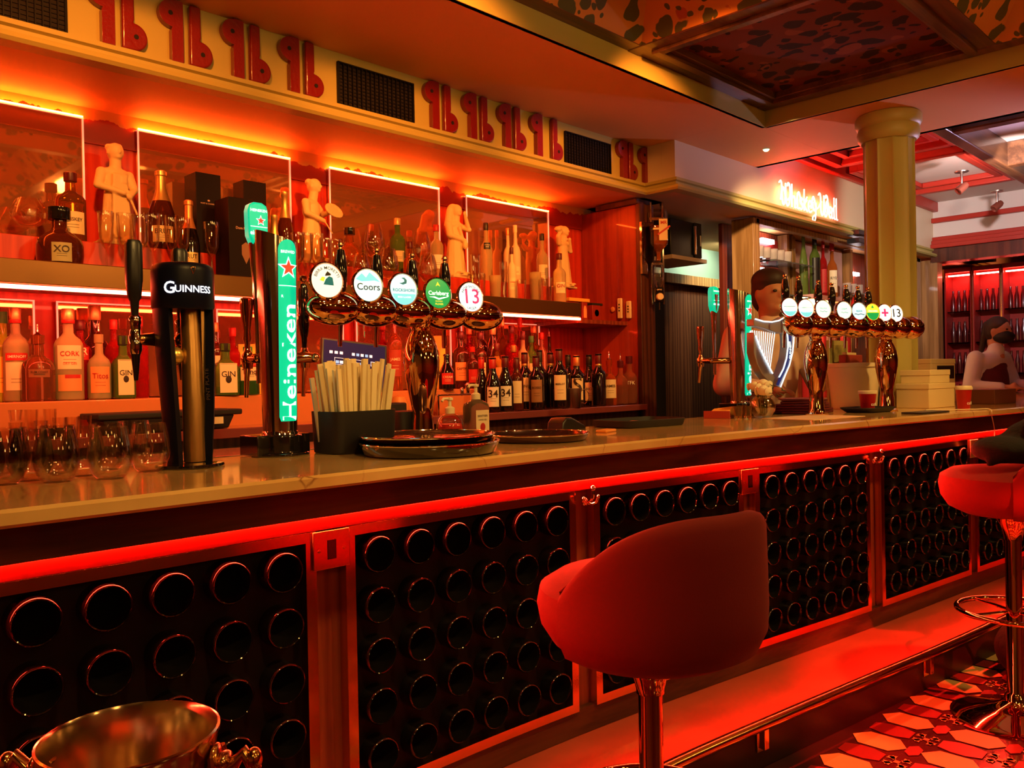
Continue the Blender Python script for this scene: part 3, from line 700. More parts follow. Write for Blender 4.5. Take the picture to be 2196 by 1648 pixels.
# black coat slumped on the right stool
m=MB();zz=.690+.065+.184
m.ell((.06,-.02,zz+.055),(.17,.17,.055));m.ell((.10,-.08,zz+.10),(.13,.13,.07));m.ell((-.06,.02,zz+.06),(.12,.10,.05));m.cap((-.12,.0,zz+.05),(-.17,.03,zz+.018),.035,.016);m.cap((.02,-.10,zz+.15),(.16,-.04,zz+.13),.06,.05)
m.cap((.12,-.20,zz+.14),(.2,-.24,zz-.25),.05,.07);m.cap((.2,-.12,zz+.12),(.285,-.1,zz-.3),.045,.05)
o=m.build('coat',COAT_,remesh=.012,sm=6);o.location=(sx,sy,.006);tag(o,'black coat slumped on the red stool at the right edge','coat')
# ================================================================= CHAMPAGNE BUCKET
bxp=Vector((.385,1.045,0));ZR=.874
t=thing('bucket_stand','slim metal stand holding the champagne bucket','stand',(*bxp[:2],0))
m=MB();m.lathe([(0,0),(.14,0),(.14,.008),(.03,.03),(.012,.05),(.012,.67),(.05,.682),(.085,.684),(.085,.690),(0,.690)],32);m.build('pole_and_base',STEEL,t)
t=thing('ice_bucket','polished metal champagne bucket with ornate side handles, bottom left','ice bucket',(bxp.x,bxp.y,.691),-math.radians(45.3))
h=ZR-.691
m=MB();m.lathe([(0,0),(.070,0),(.073,.004),(.083,.06),(.095,.13),(.101,h-.004),(.1035,h),(.1035,h+.004),(.1005,h+.005),(.0985,h),(.092,.13),(.080,.06),(.068,.008),(0,.008)],56);m.build('bucket_body',mat('bucket_metal',(.80,.62,.42),.16,metal=1,bump=.02),t)
for s in (-1,1):
    m=MB();pts=[(s*(.090),0,h-.075),(s*.118,0,h-.085),(s*.142,0,h-.065),(s*.150,0,h-.040),(s*.138,0,h-.022),(s*.126,0,h-.035),(s*.112,0,h-.042),(s*.100,0,h-.022)]
    m.tube(pts,[.010,.011,.010,.009,.009,.008,.008,.010],12);m.ell((s*.104,0,h-.05),(.010,.026,.04));m.ell((s*.150,0,h-.030),(.010,.012,.014));m.ell((s*.115,.0,h-.030),(.008,.016,.010))
    for k in (-1,1): m.tube([(s*.102,k*.02,h-.085),(s*.112,k*.026,h-.06),(s*.104,k*.018,h-.02)],.005,8)
    m.build('handle',BRASS,t)
# ================================================================= ON THE BAR
ZK=1.1
def on(px,Y,z=ZK): return Vector((XY(px,Y,z),Y,z))
def faucet(t,p,handle='black',hh=.17,spout=.09,mats=None,hr=.016,name='tap_handle'):
    "beer tap whose outlet is towards +Y; p = joint on the tower, local to t"
    T=Matrix.Translation(p)
    m=MB();m.T=T;m.cap((0,-.01,0),(0,.035,0),.014,.012);m.ell((0,.045,0),(.019,.019,.022));m.lathe([(0,.018),(.014,.018),(.016,.024),(.010,.034),(.010,.045),(0,.045)],16) if 0 else None
    m.T=T@Matrix.Translation((0,.045,0));m.lathe([(.0,-.03),(.014,-.028),(.017,-.01),(.017,.012),(.010,.022),(.008,.03),(0,.03)],18);m.build('tap_body',mats or GOLDC,t)
    m=MB();m.T=T@Matrix.Translation((0,.045,0));m.tube([(0,0,-.02),(0,.006,-.05),(0,.012,-.02-spout)],[.009,.0075,.006],12);m.build('spout',mats or GOLDC,t)
    m=MB();m.T=T@Matrix.Translation((0,.045,.028))
    if handle=='black':
        m.lathe([(0,0),(.007,0),(.009,.03),(hr*.75,.04),(hr,.07),(hr*1.06,.10),(hr*.9,hh-.02),(hr*.55,hh-.004),(0,hh)],18);m.build(name,BLACKG,t)
        m=MB();m.T=T@Matrix.Translation((0,.045,.028+hh-.004));m.lathe([(.006,0),(.006,.006),(.011,.010),(.013,.016),(.010,.023),(0,.026)],14);m.build('finial',GOLDC,t)
    elif handle=='chrome':
        m.lathe([(0,0),(.008,0),(.008,.015),(.013,.03),(.010,.05),(.016,.09),(.019,.13),(.019,.142),(.015,.145),(0,.143)],20);m.build(name,GOLDC,t)
# ---- dark stout tower with lit letters
p=on(408,1.985)
t=thing('beer_tower','black and bronze stout tower with lit white GUINNESS letters on its cap','beer tower',p,-.18)
m=MB();m.lathe([(0,0),(.078,0),(.08,.003),(.078,.009),(.05,.011),(0,.011)],44);m.build('base_disc',BLACKG,t)
m=MB()
for z0,z1,dx0,dx1 in ((.0112,.10,0,0),):
    pass
def arcwall(mb,a0,a1,prof,mi=0,th=.016,seg=14):
    "prof rows (z, r, yshift)"
    vs=[];n=seg+1;q=len(prof)
    for (z,r,ys) in prof:
        for k in range(n): a=a0+(a1-a0)*k/seg;vs.append((r*math.sin(a),ys-r*math.cos(a),z))
    for (z,r,ys) in prof:
        for k in range(n): a=a0+(a1-a0)*k/seg;vs.append(((r-th)*math.sin(a),ys-(r-th)*math.cos(a),z))
    o=q*n;fs=[]
    for i in range(q-1):
        for k in range(seg):
            a=i*n+k;fs.append((a,a+1,a+n+1,a+n));fs.append((o+a,o+a+n,o+a+n+1,o+a+1))
        fs.append((i*n,i*n+n,o+i*n+n,o+i*n));fs.append((i*n+seg,o+i*n+seg,o+i*n+n+seg,i*n+n+seg))
    for k in range(seg):
        fs.append((k,o+k,o+k+1,k+1));a=(q-1)*n+k;fs.append((a,a+1,o+a+1,o+a))
    mb.add(vs,fs,mi,True)
R_=math.radians
pr=[(.011,.052,.0),(.12,.060,.006),(.25,.067,.018),(.35,.071,.030),(.385,.071,.034)]
m=MB();arcwall(m,R_(-150),R_(-42),pr,0,.020);m.build('left_shell',NAVY,t,angle=35)
m=MB();arcwall(m,R_(58),R_(150),pr,0,.020);m.build('right_shell',NAVY,t,angle=35)
m=MB();m.tube([(.012,.0,.012),(.012,.004,.15),(.014,.02,.30),(.014,.03,.385)],[.026,.026,.024,.023],24);m.build('bronze_column',mat('bronze_gold',(.62,.36,.13),.3,metal=.9),t)
m=MB();m.hexa([(.030,-.020,.014),(.046,-.014,.014),(.046,-.010,.014),(.030,-.016,.014),(.034,.004,.385),(.050,.010,.385),(.050,.014,.385),(.034,.008,.385)]);
m.T=Matrix.Translation((.040,-.0195,.2))@Matrix.Rotation(.41,4,'Z')@Matrix.Rotation(-.068,4,'X');put_text(m,'PINT PLATE',.015,1,vert=True,bold=.010);m.build('engraved_strip',[mat('bronze_strip',(.55,.34,.12),.25,metal=.9),INK],t)
m=MB();m.T=Matrix.Translation((0,.034,0));m.lathe([(0,.383),(.070,.383),(.0735,.39),(.0735,.475),(.071,.487),(.064,.494),(.05,.497),(0,.499)],48);m.build('cap',NAVY,t)
m=MB();m.T=Matrix.Translation((0,.034,0));put_text(m,'UINNESS',.034,0,at=(.009,.4285),R=.0757,width=.090,bold=.012);put_text(m,'G',.040,0,at=(-.049,.431),R=.0757,bold=.012);m.build('lit_letters',GWHITE,t)
def harp_small(mb,c,s,y=0,R=0):
    x,z=c
    pts=[(-.5,.6),(0,.7),(.5,.75),(.45,.2),(.2,-.4),(.0,-.8),(-.1,-.3),(-.5,.6)]
    P=[]
    for a,b in pts:
        u,v=x+a*s,z+b*s;P.append((R*math.sin(u/R),-R*math.cos(u/R),v) if R else (u,y,v))
    mb.tube(P,s*.09,6)
m=MB();m.T=Matrix.Translation((0,.034,0));harp_small(m,(.006,.474),.011,R=.0735);m.build('harp_emblem',BRASS,t)
for q,(hx,hy) in enumerate(((-.113,.025),(.010,.105))):
    m=MB();m.T=Matrix.Translation((hx,hy,0));m.lathe([(0,.365),(.008,.365),(.010,.40),(.015,.41),(.019,.45),(.0195,.535),(.015,.545),(0,.547)],20,sq=3);harp_small(m,(0,.515),.011,y=-.0185);m.build('tap_handle',BLACK,t)
    m=MB();m.T=Matrix.Translation((hx,hy,0));m.lathe([(0,.275),(.012,.275),(.015,.285),(.015,.318),(.0125,.322),(.0125,.345),(.014,.348),(.014,.362),(.010,.367),(0,.367)],20);m.build('tap_body',CHROME,t)
    m=MB();m.T=Matrix.Translation((hx,hy,0));m.lathe([(0,.212),(.005,.212),(.008,.245),(.011,.276),(0,.277)],16);m.build('nozzle',BLACKG,t)
    m=MB();m.cap((hx*.88,hy*.9,.31),(hx*.45,.045+.3*hy,.312),.013,.019);m.build('tap_collar',BRASS,t)
m=MB();m.ell((-.026,.012,.27),(.020,.020,.022));m.build('inner_knob',mat('gold_knob',(.8,.55,.15),.3,metal=.8),t)
# ---- lit cylinder towers
def green_tower(p,lab,s=1.,rz=0,handle=(-.003,.105,.575),taps=((-.03,.075),(.10,-.015))):
    t=thing('beer_tower',lab,'beer tower',p,rz);h=.605
    m=MB();m.lathe([(0,0),(.078,0),(.080,.004),(.078,.008),(.060,.010),(.060,.055),(.047,.06),(0,.06)],44);m.box(-.085,.075,-.03,.07,.002,.058,0);m.build('base',BLACKG,t,.003)
    m=MB();m.lathe([(.052,.004),(.055,.012),(.050,.02),(.050,.062),(.0475,.068)],40);m.build('chrome_foot',CHROME,t)
    m=MB();n=48;vs=[];fs=[];rows=[(.062,.046),(.30,.051),(.52,.056),(.585,.057)]
    for i,(z,r) in enumerate(rows+[(h,.057)]):
        for k in range(n):
            a=2*PI*k/n;zz=z+(0 if i<4 else -.018*math.cos(a+R_(40)));vs.append((r*math.cos(a),r*math.sin(a),zz))
    for i in range(4):
        for k in range(n): k2=(k+1)%n;fs.append((i*n+k,i*n+k2,(i+1)*n+k2,(i+1)*n+k))
    m.add(vs,fs,0,True);m.add(vs[-n:],[tuple(range(n))]);m.build('cylinder_body',mat('tower_steel',(.62,.50,.44),.14,metal=1) if 'tower_steel' not in MT else MT['tower_steel'],t)
    # lit strip (follows the taper)
    m=MB();z0,z1=.095,.590;w=.056;seg=8;rowz=sorted([z0+(z1-z0)*i/10 for i in range(1,10)]+[z0,z0+.004,z0+.012]+[z1-.028*(1-math.cos(PI/2*j/8)) for j in range(9)]);RR=lambda z:interp(rows,z)+.005
    vs=[];
    for z in rowz:
        e=min(z-z0,z1-z);ww=w if e>w/2 else (2*math.sqrt(max(1e-6,(w/2)**2-(w/2-e)**2)) if z>z0+.1 else w*min(1,.84+e*14))
        for k in range(seg+1): x=-ww/2+ww*k/seg;r=RR(z);vs.append((r*math.sin(x/r),-r*math.cos(x/r),z))
    q=seg+1;m.add(vs,[(i*q+k,i*q+k+1,(i+1)*q+k+1,(i+1)*q+k) for i in range(20) for k in range(seg)],0,True)
    vs2=[(x*.93,y*.93,z) for x,y,z in vs];m.add(vs2,[(i*q+k+1,i*q+k,(i+1)*q+k,(i+1)*q+k+1) for i in range(20) for k in range(seg)],0,True)
    for k,s_ in ((0,1),(seg,-1)):
        m.add([vs[i*q+k] for i in range(21)]+[vs2[i*q+k] for i in range(21)],[(i,i+1,i+22,i+21) for i in range(20)],0)
    m.build('lit_strip',HGREEN,t)
    m=MB();put_text(m,'Heineken',.062,0,at=(.004,.275),R=.0600,vert=True,width=None,bold=.017,xs=1.)
    v,f=text2d('Heineken',.060,.012);w_=max(x for x,_ in v)-min(x for x,_ in v);m=MB();k_=.315/w_
    vs=[];
    for x,z in v:
        X=-z*1.0+.004;Z=.255+x*k_;r=RR(Z)+.0012;vs.append((r*math.sin(X/r),-r*math.cos(X/r),Z))
    m.add(vs,f,0)
    put_text(m,'R',.010,0,at=(-.018,.435),R=.060,bold=.010)
    m.add([( (RR(.465)+.0012)*math.sin(x/.06),-(RR(.465)+.0012)*math.cos(x/.06),z) for x,z in [(-.027+.054*k/8,.463+.002*j) for j in (0,1) for k in range(9)]],[(k,k+1,k+10,k+9) for k in range(8)],0)
    put_text(m,'BREWED',.011,0,at=(0,.556),R=.0625,bold=.010)
    m.build('lit_lettering',HWHITE,t)
    m=MB();fanpoly(m,star_poly(.032),0,0,(0,.512),R=.0625);fanpoly(m,star_poly(.024),0,1,(0,.512),R=.0632);m.build('star',[HWHITE,HSTAR],t)
    # tall lit handle and two taps at the back
    hx,hy,hz=handle
    m=MB();m.tube([(hx,hy,.20),(hx,hy,.36),(hx,hy,.48),(hx,hy,.60)],[.008,.010,.014,.022],16);m.build('handle_stem',CHROME,t)
    m=MB();o=[(-.029,.045),(-.031,.115),(-.026,.132),(-.012,.140),(.012,.140),(.026,.132),(.031,.115),(.029,.045),(.018,.02),(.0,.0),(-.018,.02)]
    m.T=Matrix.Translation((hx,hy,hz));m.prism(o,-.016,.016,0);m.build('lit_handle',HGREEN,t,.006,3)
    m=MB();m.T=Matrix.Translation((hx,hy,hz));Y=-.0168
    fanpoly(m,star_poly(.016),Y,0,(.006,.088));fanpoly(m,star_poly(.012),Y-.0004,1,(.006,.088));put_text(m,'eineken',.022,0,at=(0,.052),y=Y,width=.054,bold=.020);put_text(m,'HEINEKEN',.012,0,at=(0,.116),y=Y,width=.05,bold=.015)
    m.add([(-.026,Y,.069),(.026,Y,.069),(.026,Y,.071),(-.026,Y,.071)],[(0,1,2,3)],0);m.build('handle_lettering',[HWHITE,HSTAR],t)
    (u0,v0),(u1,v1)=taps;faucet(t,(u0,v0,.27),'chrome');faucet(t,(u1,v1,.27),'black',.19)
    m=MB();m.cap((0,.02,.27),(u0,v0,.27),.017,.014);m.cap((0,.0,.27),(u1,v1,.27),.017,.014);m.build('tap_shank',GOLDC,t)
    return t
green_tower(on(602,2.085),'steel beer tower with a lit green strip, between the black tower and the straws')
green_tower(on(1588,2.10),'steel beer tower with a lit green strip beside the lit harp, further right',handle=(-.05,.11,.50),taps=((-.09,.12),(.12,.0)))
# ---- bridge fonts with medallions
def medal(t,c,r,face,ring,items,tilt=.12,rx=.93,yaw=-.2):
    T=Matrix.Translation(c)@Matrix.Rotation(yaw,4,'Z')@Matrix.Rotation(-tilt,4,'X')
    m=MB();m.T=T@Matrix.Rotation(PI/2,4,'X')@Matrix.Diagonal((rx,1,1,1));m.lathe([(0,-.014),(r*.9,-.014),(r+.003,-.004),(r+.003,.004),(r-.001,.007),(r-.002,.004),(0,.004)],36);b=m.build('medallion',ring,t)
    m=MB();m.T=T@Matrix.Rotation(PI/2,4,'X')@Matrix.Diagonal((rx,1,1,1));m.lathe([(0,.0062),(r*.6,.006),(r-.003,.0052),(r-.003,.003)],36);f=m.build('lit_face',face,b)
    mats=[];m=MB();m.T=T
    for it in items:
        mt=it[0]
        if mt not in mats: mats.append(mt)
        k=mats.index(mt)
        if it[1]=='t': put_text(m,it[2],it[3],k,at=it[4],y=-.0072,**(it[5] if len(it)>5 else {}))
        elif it[1]=='p': m.add([(x,-.0070,z) for x,z in it[2]],[tuple(range(len(it[2])))],k)
    if items: m.build('lit_lettering',mats,b)
def wave(z,a,w,th,n=14): return [(-w+2*w*i/n,z+a*math.sin(i*.9)) for i in range(n+1)]+[(w-2*w*i/n,z-th+a*math.sin((n-i)*.9)) for i in range(n+1)]
def seg_below(r,z0,rx=.86,n=16):
    a0=math.asin(z0/r);return [(rx*r*math.cos(a),r*math.sin(a)) for a in [PI-a0+(PI+2*a0)*i/n for i in range(n+1)]]
def font(loc,lab,lobes,legs,medals,handles,lz,lr,spouts,myaw=-.2):
    t=thing('bridge_font',lab,'beer font',loc);L=Matrix.Translation(-Vector(loc))
    m=MB();m.T=L
    for i,(x,y) in enumerate(lobes):
        nx,ny=lobes[min(i+1,len(lobes)-1)];px_,py_=lobes[max(i-1,0)];ang=math.atan2(ny-py_,nx-px_);n_=1 if i in(0,len(lobes)-1) else 2
        sp=math.hypot(nx-px_,ny-py_)/n_
        m.T=L@Matrix.Translation((x,y,lz))@Matrix.Rotation(ang,4,'Z');m.ell((0,0,0),(sp*.62,lr*1.08,lr*1.06),28,16)
    m.T=L;m.tube([(*l,lz-.002) for l in lobes],lr*.55,20);m.build('lobed_bridge',GOLDC,t,angle=80)
    for x,y in legs:
        m=MB();m.T=L@Matrix.Translation((x,y,ZK));H_=lz-ZK
        m.lathe([(0,0),(.052,0),(.054,.006),(.040,.014),(.036,.03),(.034,.07),(.031,.09),(.034,.12),(.045,.17),(.053,.22),(.055,.26),(.050,.30),(.038,.335),(.028,.352),(.030,.358),(.026,.364),(.031,.372),(.026,.380),(.030,.388),(.034,H_)],32);m.build('leg',GOLDC,t)
    for c,r,face,items in medals:
        p=L@Vector(c);medal(t,p,r,face,GOLDC,items,yaw=myaw)
    for x,y,z0,z1 in handles:
        m=MB();m.T=L@Matrix.Translation((x,y,z0));h=z1-z0;m.lathe([(0,0),(.007,0),(.009,.02),(.0150,.030),(.0195,h*.5),(.0185,h*.72),(.012,h-.006),(0,h)],18);hb=m.build('tap_handle',BLACKG,t)
        m=MB();m.T=L@Matrix.Translation((x,y,z1-.003));m.lathe([(0,0),(.005,0),(.005,.005),(.009,.008),(.010,.014),(.007,.020),(0,.021)],14);m.build('finial',GOLDC,hb)
        m=MB();m.T=L;m.cap((x,y-.03,lz),(x,y,lz+.01),.014,.013);m.cap((x,y,lz+.015),(x,y,z0),.009,.007);m.tube([(x,y,lz),(x,y+.01,lz-.05),(x,y+.012,lz-.105)],[.010,.008,.006],10);m.build('spout',spouts,t)
    return t
z1=1.508;Y1=2.0
l1=[(XY(px,Y1,z1),Y1) for px in (716,803,878,955,1030)]
g1=XY(905,Y1,1.3)
mx=lambda px,Y,z:(XY(px,Y,z),Y,z)
md=[(mx(700,Y1-.03,1.578),.050,MCREAM,[(MINK,'t','BIRRA MORETTI',.0125,(0,0),dict(arc=.0345,bold=.010)),(MTEAL,'p',[(-.012,-.012),(.018,-.014),(.016,.008),(.006,.012),(-.004,.004)]),(MINK,'p',[(-.006,.012),(.010,.014),(.012,.018),(.002,.026),(-.004,.018)]),(MYEL,'p',[(-.022,.0),(-.010,-.004),(-.006,.008),(-.014,.010)])]),
 (mx(788,Y1-.03,1.574),.049,MMINT,[(MBLUE,'p',seg_below(.046,.0)),(MAQUA,'p',[(-.038,.016),(-.018,.034),(-.006,.022),(.006,.038),(.02,.026),(.038,.010),(.02,.014),(0,.012),(-.02,.010)]),(MINK,'t','Coors',.030,(0,-.006),dict(bold=.010,width=.070))]),
 (mx(864,Y1-.03,1.570),.049,MBLUE,[(MAQUA,'p',seg_below(.046,-.014)),(MTEAL,'t','ROCKSHORE',.016,(0,-.003),dict(bold=.010,width=.072)),(HWHITE,'t','IRISH LAGER',.008,(0,-.024),{}),(MTEAL,'p',[(-.014,.018),(-.002,.014),(.010,.018),(.012,.028),(.004,.036),(-.006,.034),(.002,.030),(.004,.024),(-.004,.020)])]),
 (mx(938,Y1-.03,1.566),.049,MGREEN,[(HWHITE,'t','Carlsberg',.021,(0,.0),dict(bold=.015,width=.070)),(HWHITE,'p',[(-.034,-.012),(-.015,-.010),(0,-.015),(.018,-.011),(.034,-.010),(.018,-.015),(0,-.020),(-.018,-.014)]),(MYEL,'t','DANISH',.007,(0,-.025),{}),(MYEL,'t','PILSNER',.008,(0,-.034),dict(bold=.010)),(MYEL,'p',[(-.008,.022),(0,.036),(.008,.022),(0,.026)])]),
 (mx(1008,Y1-.03,1.562),.049,HWHITE,[(MINK,'t','HOP HOUSE',.014,(0,0),dict(arc=.0335,bold=.010)),(MPINK,'t','13',.044,(0,.0),dict(bold=.010,width=.050)),(MINK,'t','LAGER',.012,(0,-.0),dict(arc=-.037,bold=.010))])]
hd=[(XY(px,Y1+.07,1.62),Y1+.07,1.54,zt) for px,zt in ((731,1.692),(808,1.688),(884,1.684),(954,1.686))]
font((g1,Y1,ZK),'copper-chrome beer font with five lit round badges on a lobed bridge',l1,[(g1,Y1)],md,hd,z1,.047,GOLDC)
# second font
def yf(px): return interp([(1700,1.80),(1970,1.58)],px)
z2=1.528
lp=(1712,1752,1790,1832,1870,1897,1926,1954)
l2=[(XY(px,yf(px),z2),yf(px)) for px in lp]
gg=[(XY(px,yf(px),1.3),yf(px)) for px in (1750,1901)]
blank=lambda a,b:[(a,'p',[(-.022,-.020),(.022,-.020),(.022,.022),(-.022,.022)]),(b,'p',seg_below(.040,-.016)),(MINK,'p',[(-.03,.002),(.03,.002),(.03,.004),(-.03,.004)])]
md=[]
for i,(px,f_,it) in enumerate(((1692,HWHITE,blank(MMINT,MAQUA)),(1727,HWHITE,blank(MMINT,MAQUA)),(1764,MMINT,[(MTEAL,'t','PALE ALE',.009,(0,.004),{}),(MTEAL,'p',wave(-.01,.002,.02,.002))]),(1809,MMINT,[(MTEAL,'t','LIGHT',.011,(0,.006),{}),(MTEAL,'p',wave(-.01,.002,.02,.002))]),(1841,MBLUE,[(MTEAL,'t','ROCK',.012,(0,.0),dict(bold=.010)),(MINK,'p',wave(-.014,.002,.028,.003))]),(1870,MYEL,[(MGREEN,'p',seg_below(.040,-.004)),(HWHITE,'t','ORCHARD',.011,(0,.004),dict(bold=.015)),(MGREEN,'p',[(-.008,.02),(0,.034),(.008,.02)])]),(1896,HWHITE,[(MPINK,'p',[(-.006,-.02),(.006,-.02),(.006,.02),(-.006,.02)]),(MPINK,'p',[(-.02,-.006),(.02,-.006),(.02,.004),(-.02,.004)]),(MINK,'t','ALE',.008,(0,-.030),{})]),(1920,HWHITE,[(MINK,'t','13',.04,(0,.0),dict(bold=.010,width=.044))]))):
    md.append((mx(px,yf(px)-.03,1.600-.001*i),.044,f_,it))
hd=[(XY(px,yf(px)+.07,1.64),yf(px)+.07,1.61,zt+.045) for px,zt in ((1684,1.712),(1713,1.712),(1755,1.698),(1784,1.690),(1815,1.685),(1840,1.682),(1862,1.680))]
font((gg[0][0],gg[0][1],ZK),'copper-chrome beer font with eight lit badges on two legs, at the right',l2,gg,md,hd,z2,.057,GOLDC,-.55)
# ---- lit harp sign (plane facing the customers, real thickness)
Yh=1.97;ho=on(1640,Yh)
t=thing('harp_sign','lit silver and blue harp sign beside the right steel beer tower','sign',ho)
def hp(l): return [(lambda q:(q.x-ho.x,q.z-ho.z))(PY(x,y,Yh)) for x,y in l]
def zz(px,py): 
    f_=1480+px*.2185;g=560+py*.2185;return (f_,g)
def band(l1_,l2_): return hp([zz(*a) for a in l1_])+hp([zz(*a) for a in reversed(l2_)])
neck=band([(590,570),(680,595),(760,600),(830,585),(890,550),(930,545),(985,600)],[(590,640),(680,660),(760,690),(850,715),(900,700),(960,660),(990,625)])
pil=band([(990,625),(975,700),(970,800),(960,900),(930,1020),(890,1120),(840,1240)],[(905,680),(915,760),(915,850),(900,960),(870,1060),(830,1140),(770,1215)])
snd=band([(590,700),(640,850),(700,980),(770,1090),(800,1150)],[(590,900),(620,1010),(670,1110),(730,1180),(770,1215)])
m=MB()
for pg in (neck,pil,snd): m.prism(pg,-.02,.02)
m.build('harp_body',HARPM,t,.003,angle=30)
m=MB()
for l in ([(595,572),(680,597),(760,602),(830,587),(890,552),(930,547),(985,602),(992,625),(975,700),(972,800),(962,900),(932,1020),(890,1120),(842,1240)],[(600,740),(640,850),(700,980),(765,1105)],[(905,690),(915,760),(917,850),(902,960),(872,1060),(830,1140)]):
    m.tube([(x,-.024,z) for x,z in hp([zz(*a) for a in l])],.0035,8)
m.build('lit_outline',HWHITE,t)
m=MB()
for k in range(11):
    a=hp([zz(610+k*22,680+k*3)])[0];b=hp([zz(640+k*14,860+k*23)])[0];m.tube([(a[0],0,a[1]),(b[0],0,b[1])],.0022,6)
m.build('strings',HWHITE,t)
m=MB();q=hp([zz(945,900)])[0];bl=band([(960,690),(955,900),(925,1030),(830,1225)],[(925,690),(928,860),(900,990),(805,1215)])
m.add([(x,-.0212,z) for x,z in bl],[tuple(range(len(bl)))],0);m.build('blue_inlay',mat('harp_blue',(.01,.015,.12),.3,em=(.01,.02,.16),es=.6),t)
m=MB();v,f=text2d('GUINNESS',.03,.03);vs=[]
for x,z in v:
    tt=x/.085; u=q[0]-.0-(z)*.9-.004*tt*tt*3;vs.append((u,-.0218,q[1]+.012+x*.62))
m.add(vs,f);m.build('lettering',HWHITE,t)
m=MB();m.box(-.10,.10,-.04,.04,0,.012);m.box(-.012,.012,-.01,.01,.012,.10);m.build('stand',BLACKG,t,.002)
# ---- stemless glasses
m=MB();m.lathe([(0,.0),(.026,.0),(.034,.008),(.043,.030),(.0455,.048),(.043,.072),(.0365,.108),(.0350,.1125),(.0342,.108),(.0412,.072),(.0437,.048),(.041,.030),(.032,.010),(.024,.0055),(0,.005)],36)
g0=m.build('stemless_glass',thinglass('clear_wine_glass',(.98,.94,.90),.38,.03));n=0
gl=[(322,1017,'rightmost of the stemless glasses, beside the black tower'),(237,1033,'second stemless glass from the right in the front row'),(122,1040,'third stemless glass from the right in the front row'),(8,1046,'front row stemless glass cut by the left edge'),(288,1004,'stemless glass in the middle row behind the two right front ones'),(178,1012,'stemless glass in the middle row, second from the right'),(66,1018,'stemless glass in the middle row, third from the right'),(-40,1022,'stemless glass in the middle row at the left edge'),(232,994,'stemless glass at the right of the back row'),(125,996,'stemless glass in the centre of the back row'),(20,1000,'stemless glass at the left of the back row')]
for px,py,lab in gl:
    q=PZ(px,py-6,ZK) if 'front' in lab or 'rightmost' in lab else on(px,2.0 if 'middle' in lab else 2.10)
    if n==0: g0.location=q;tag(g0,'clear '+lab,'glass','stemless glasses on the marble bar')
    else: dup(g0,q,0,'clear '+lab)
    n+=1
# ---- straw caddy, straws, pod
p=on(748,2.03);p.y=2.0
t=thing('straw_caddy','black rounded caddy full of pale paper straws','caddy',p)
m=MB();m.lathe([(0,0),(.100,.0),(.104,.004),(.109,.118),(.104,.118),(.098,.012),(0,.012)],48,sq=5,flat=.72);m.build('caddy_box',BLACKM,t)
sm=MB();sm.box(-.0075,.0075,-.0035,.0035,0,.225);s0=None;random.seed(3)
for k in range(44):
    u=(k%11)/10-.5;v=(k//11)/3-.5
    x=u*.155+random.uniform(-.004,.004);y=v*.09+random.uniform(-.006,.006)
    q=Vector((p.x+x,p.y+y,ZK+.014))
    row=['front','second','third','back'][k//11]
    lab='pale paper straw in the %s row of the black caddy, %s from the left'%(row,ORD[k%11])
    if s0 is None: s0=sm.build('paper_straw',BAMBOO,angle=30);o=s0;o.location=q;tag(o,lab,'straw','paper straws in the black caddy')
    else: o=dup(s0,q,0,lab)
    o.rotation_euler=(random.uniform(-.05,.05)-v*.10,u*.22+random.uniform(-.05,.05),random.uniform(-.6,.6));o.scale=(1.,1,random.uniform(.98,1.12))
    o.location.x=p.x+u*.13
m=MB();m.box(-.0065,.0065,-.0035,.0035,0,.20);o=m.build('paper_straw',BAMBOO2);o.location=(p.x-.096,p.y+.02,ZK+.014);o.rotation_euler=(0,-.14,0);tag(o,'lone grey paper straw leaning out at the left of the black caddy','straw')
m=MB();m.lathe([(0,0),(.040,0),(.042,.004),(.044,.10),(.042,.104),(.030,.106),(0,.106)],32,sq=4);o=m.build('condiment_pod',BLACKM);o.location=on(868,2.07);tag(o,'small black rounded box between the straw caddy and the font leg','box')
m=MB();m.lathe([(0,0),(.028,0),(.03,.004),(.030,.075),(.026,.095),(.016,.105),(0,.107)],28);o=m.build('sauce_jar',mat('cream_jar',(.7,.45,.25),.4));o.location=on(832,2.11);tag(o,'cream rounded jar behind the black straw caddy','jar')
# ---- round trays
def round_tray(c,r,z,lab,mt,rise=.022):
    t=thing('serving_tray',lab,'tray',(c[0],c[1],z))
    m=MB();m.lathe([(0,.0),(r*.90,.0),(r*.94,.004),(r*.985,rise*.8),(r,rise),(r,rise+.0025),(r*.98,rise+.002),(r*.93,.008),(r*.89,.004),(0,.004)],64);m.build('tray_pan',mt,t)
    m=MB();n=64;m.tube([(r*.995*math.cos(2*PI*k/n),r*.995*math.sin(2*PI*k/n),rise+.002) for k in range(n)],.0025,8,closed=True);m.build('rolled_rim',CHROME,t)
DKM=mat('dark_tray_metal',(.10,.05,.045),.18,metal=.8)
ct=(1.455,1.76)
round_tray(ct,.19,ZK+.001,'black round serving tray, lower of the stack near the bar edge',BLACKG,.030)
round_tray((ct[0]-.006,ct[1]+.004),.186,ZK+.0365,'dark polished round serving tray, upper of the stack',DKM,.014)
t2=(1.955,1.825)
round_tray(t2,.165,ZK+.001,'single dark round serving tray right of the stacked trays',DKM,.020)
m=MB()
for k in range(9): a=-.5+.125*k;m.box(-.0025,.0025,-.09,.09,0,.0015);T=Matrix.Translation((a*.2,0,0))
m=MB()
for k in range(-6,7):
    m.T=Matrix.Translation((t2[0]+k*.014,t2[1],ZK+.0055))@Matrix.Rotation(.5,4,'Z');L_=.09*math.sqrt(max(.1,1-(k/8)**2));m.box(-.003,.003,-L_,L_,0,.002)
o=m.build('tray_grip_mat',mat('grip_mat',(.10,.05,.04),.4));tag(o,'ribbed round grip mat lying in the single dark tray','mat')
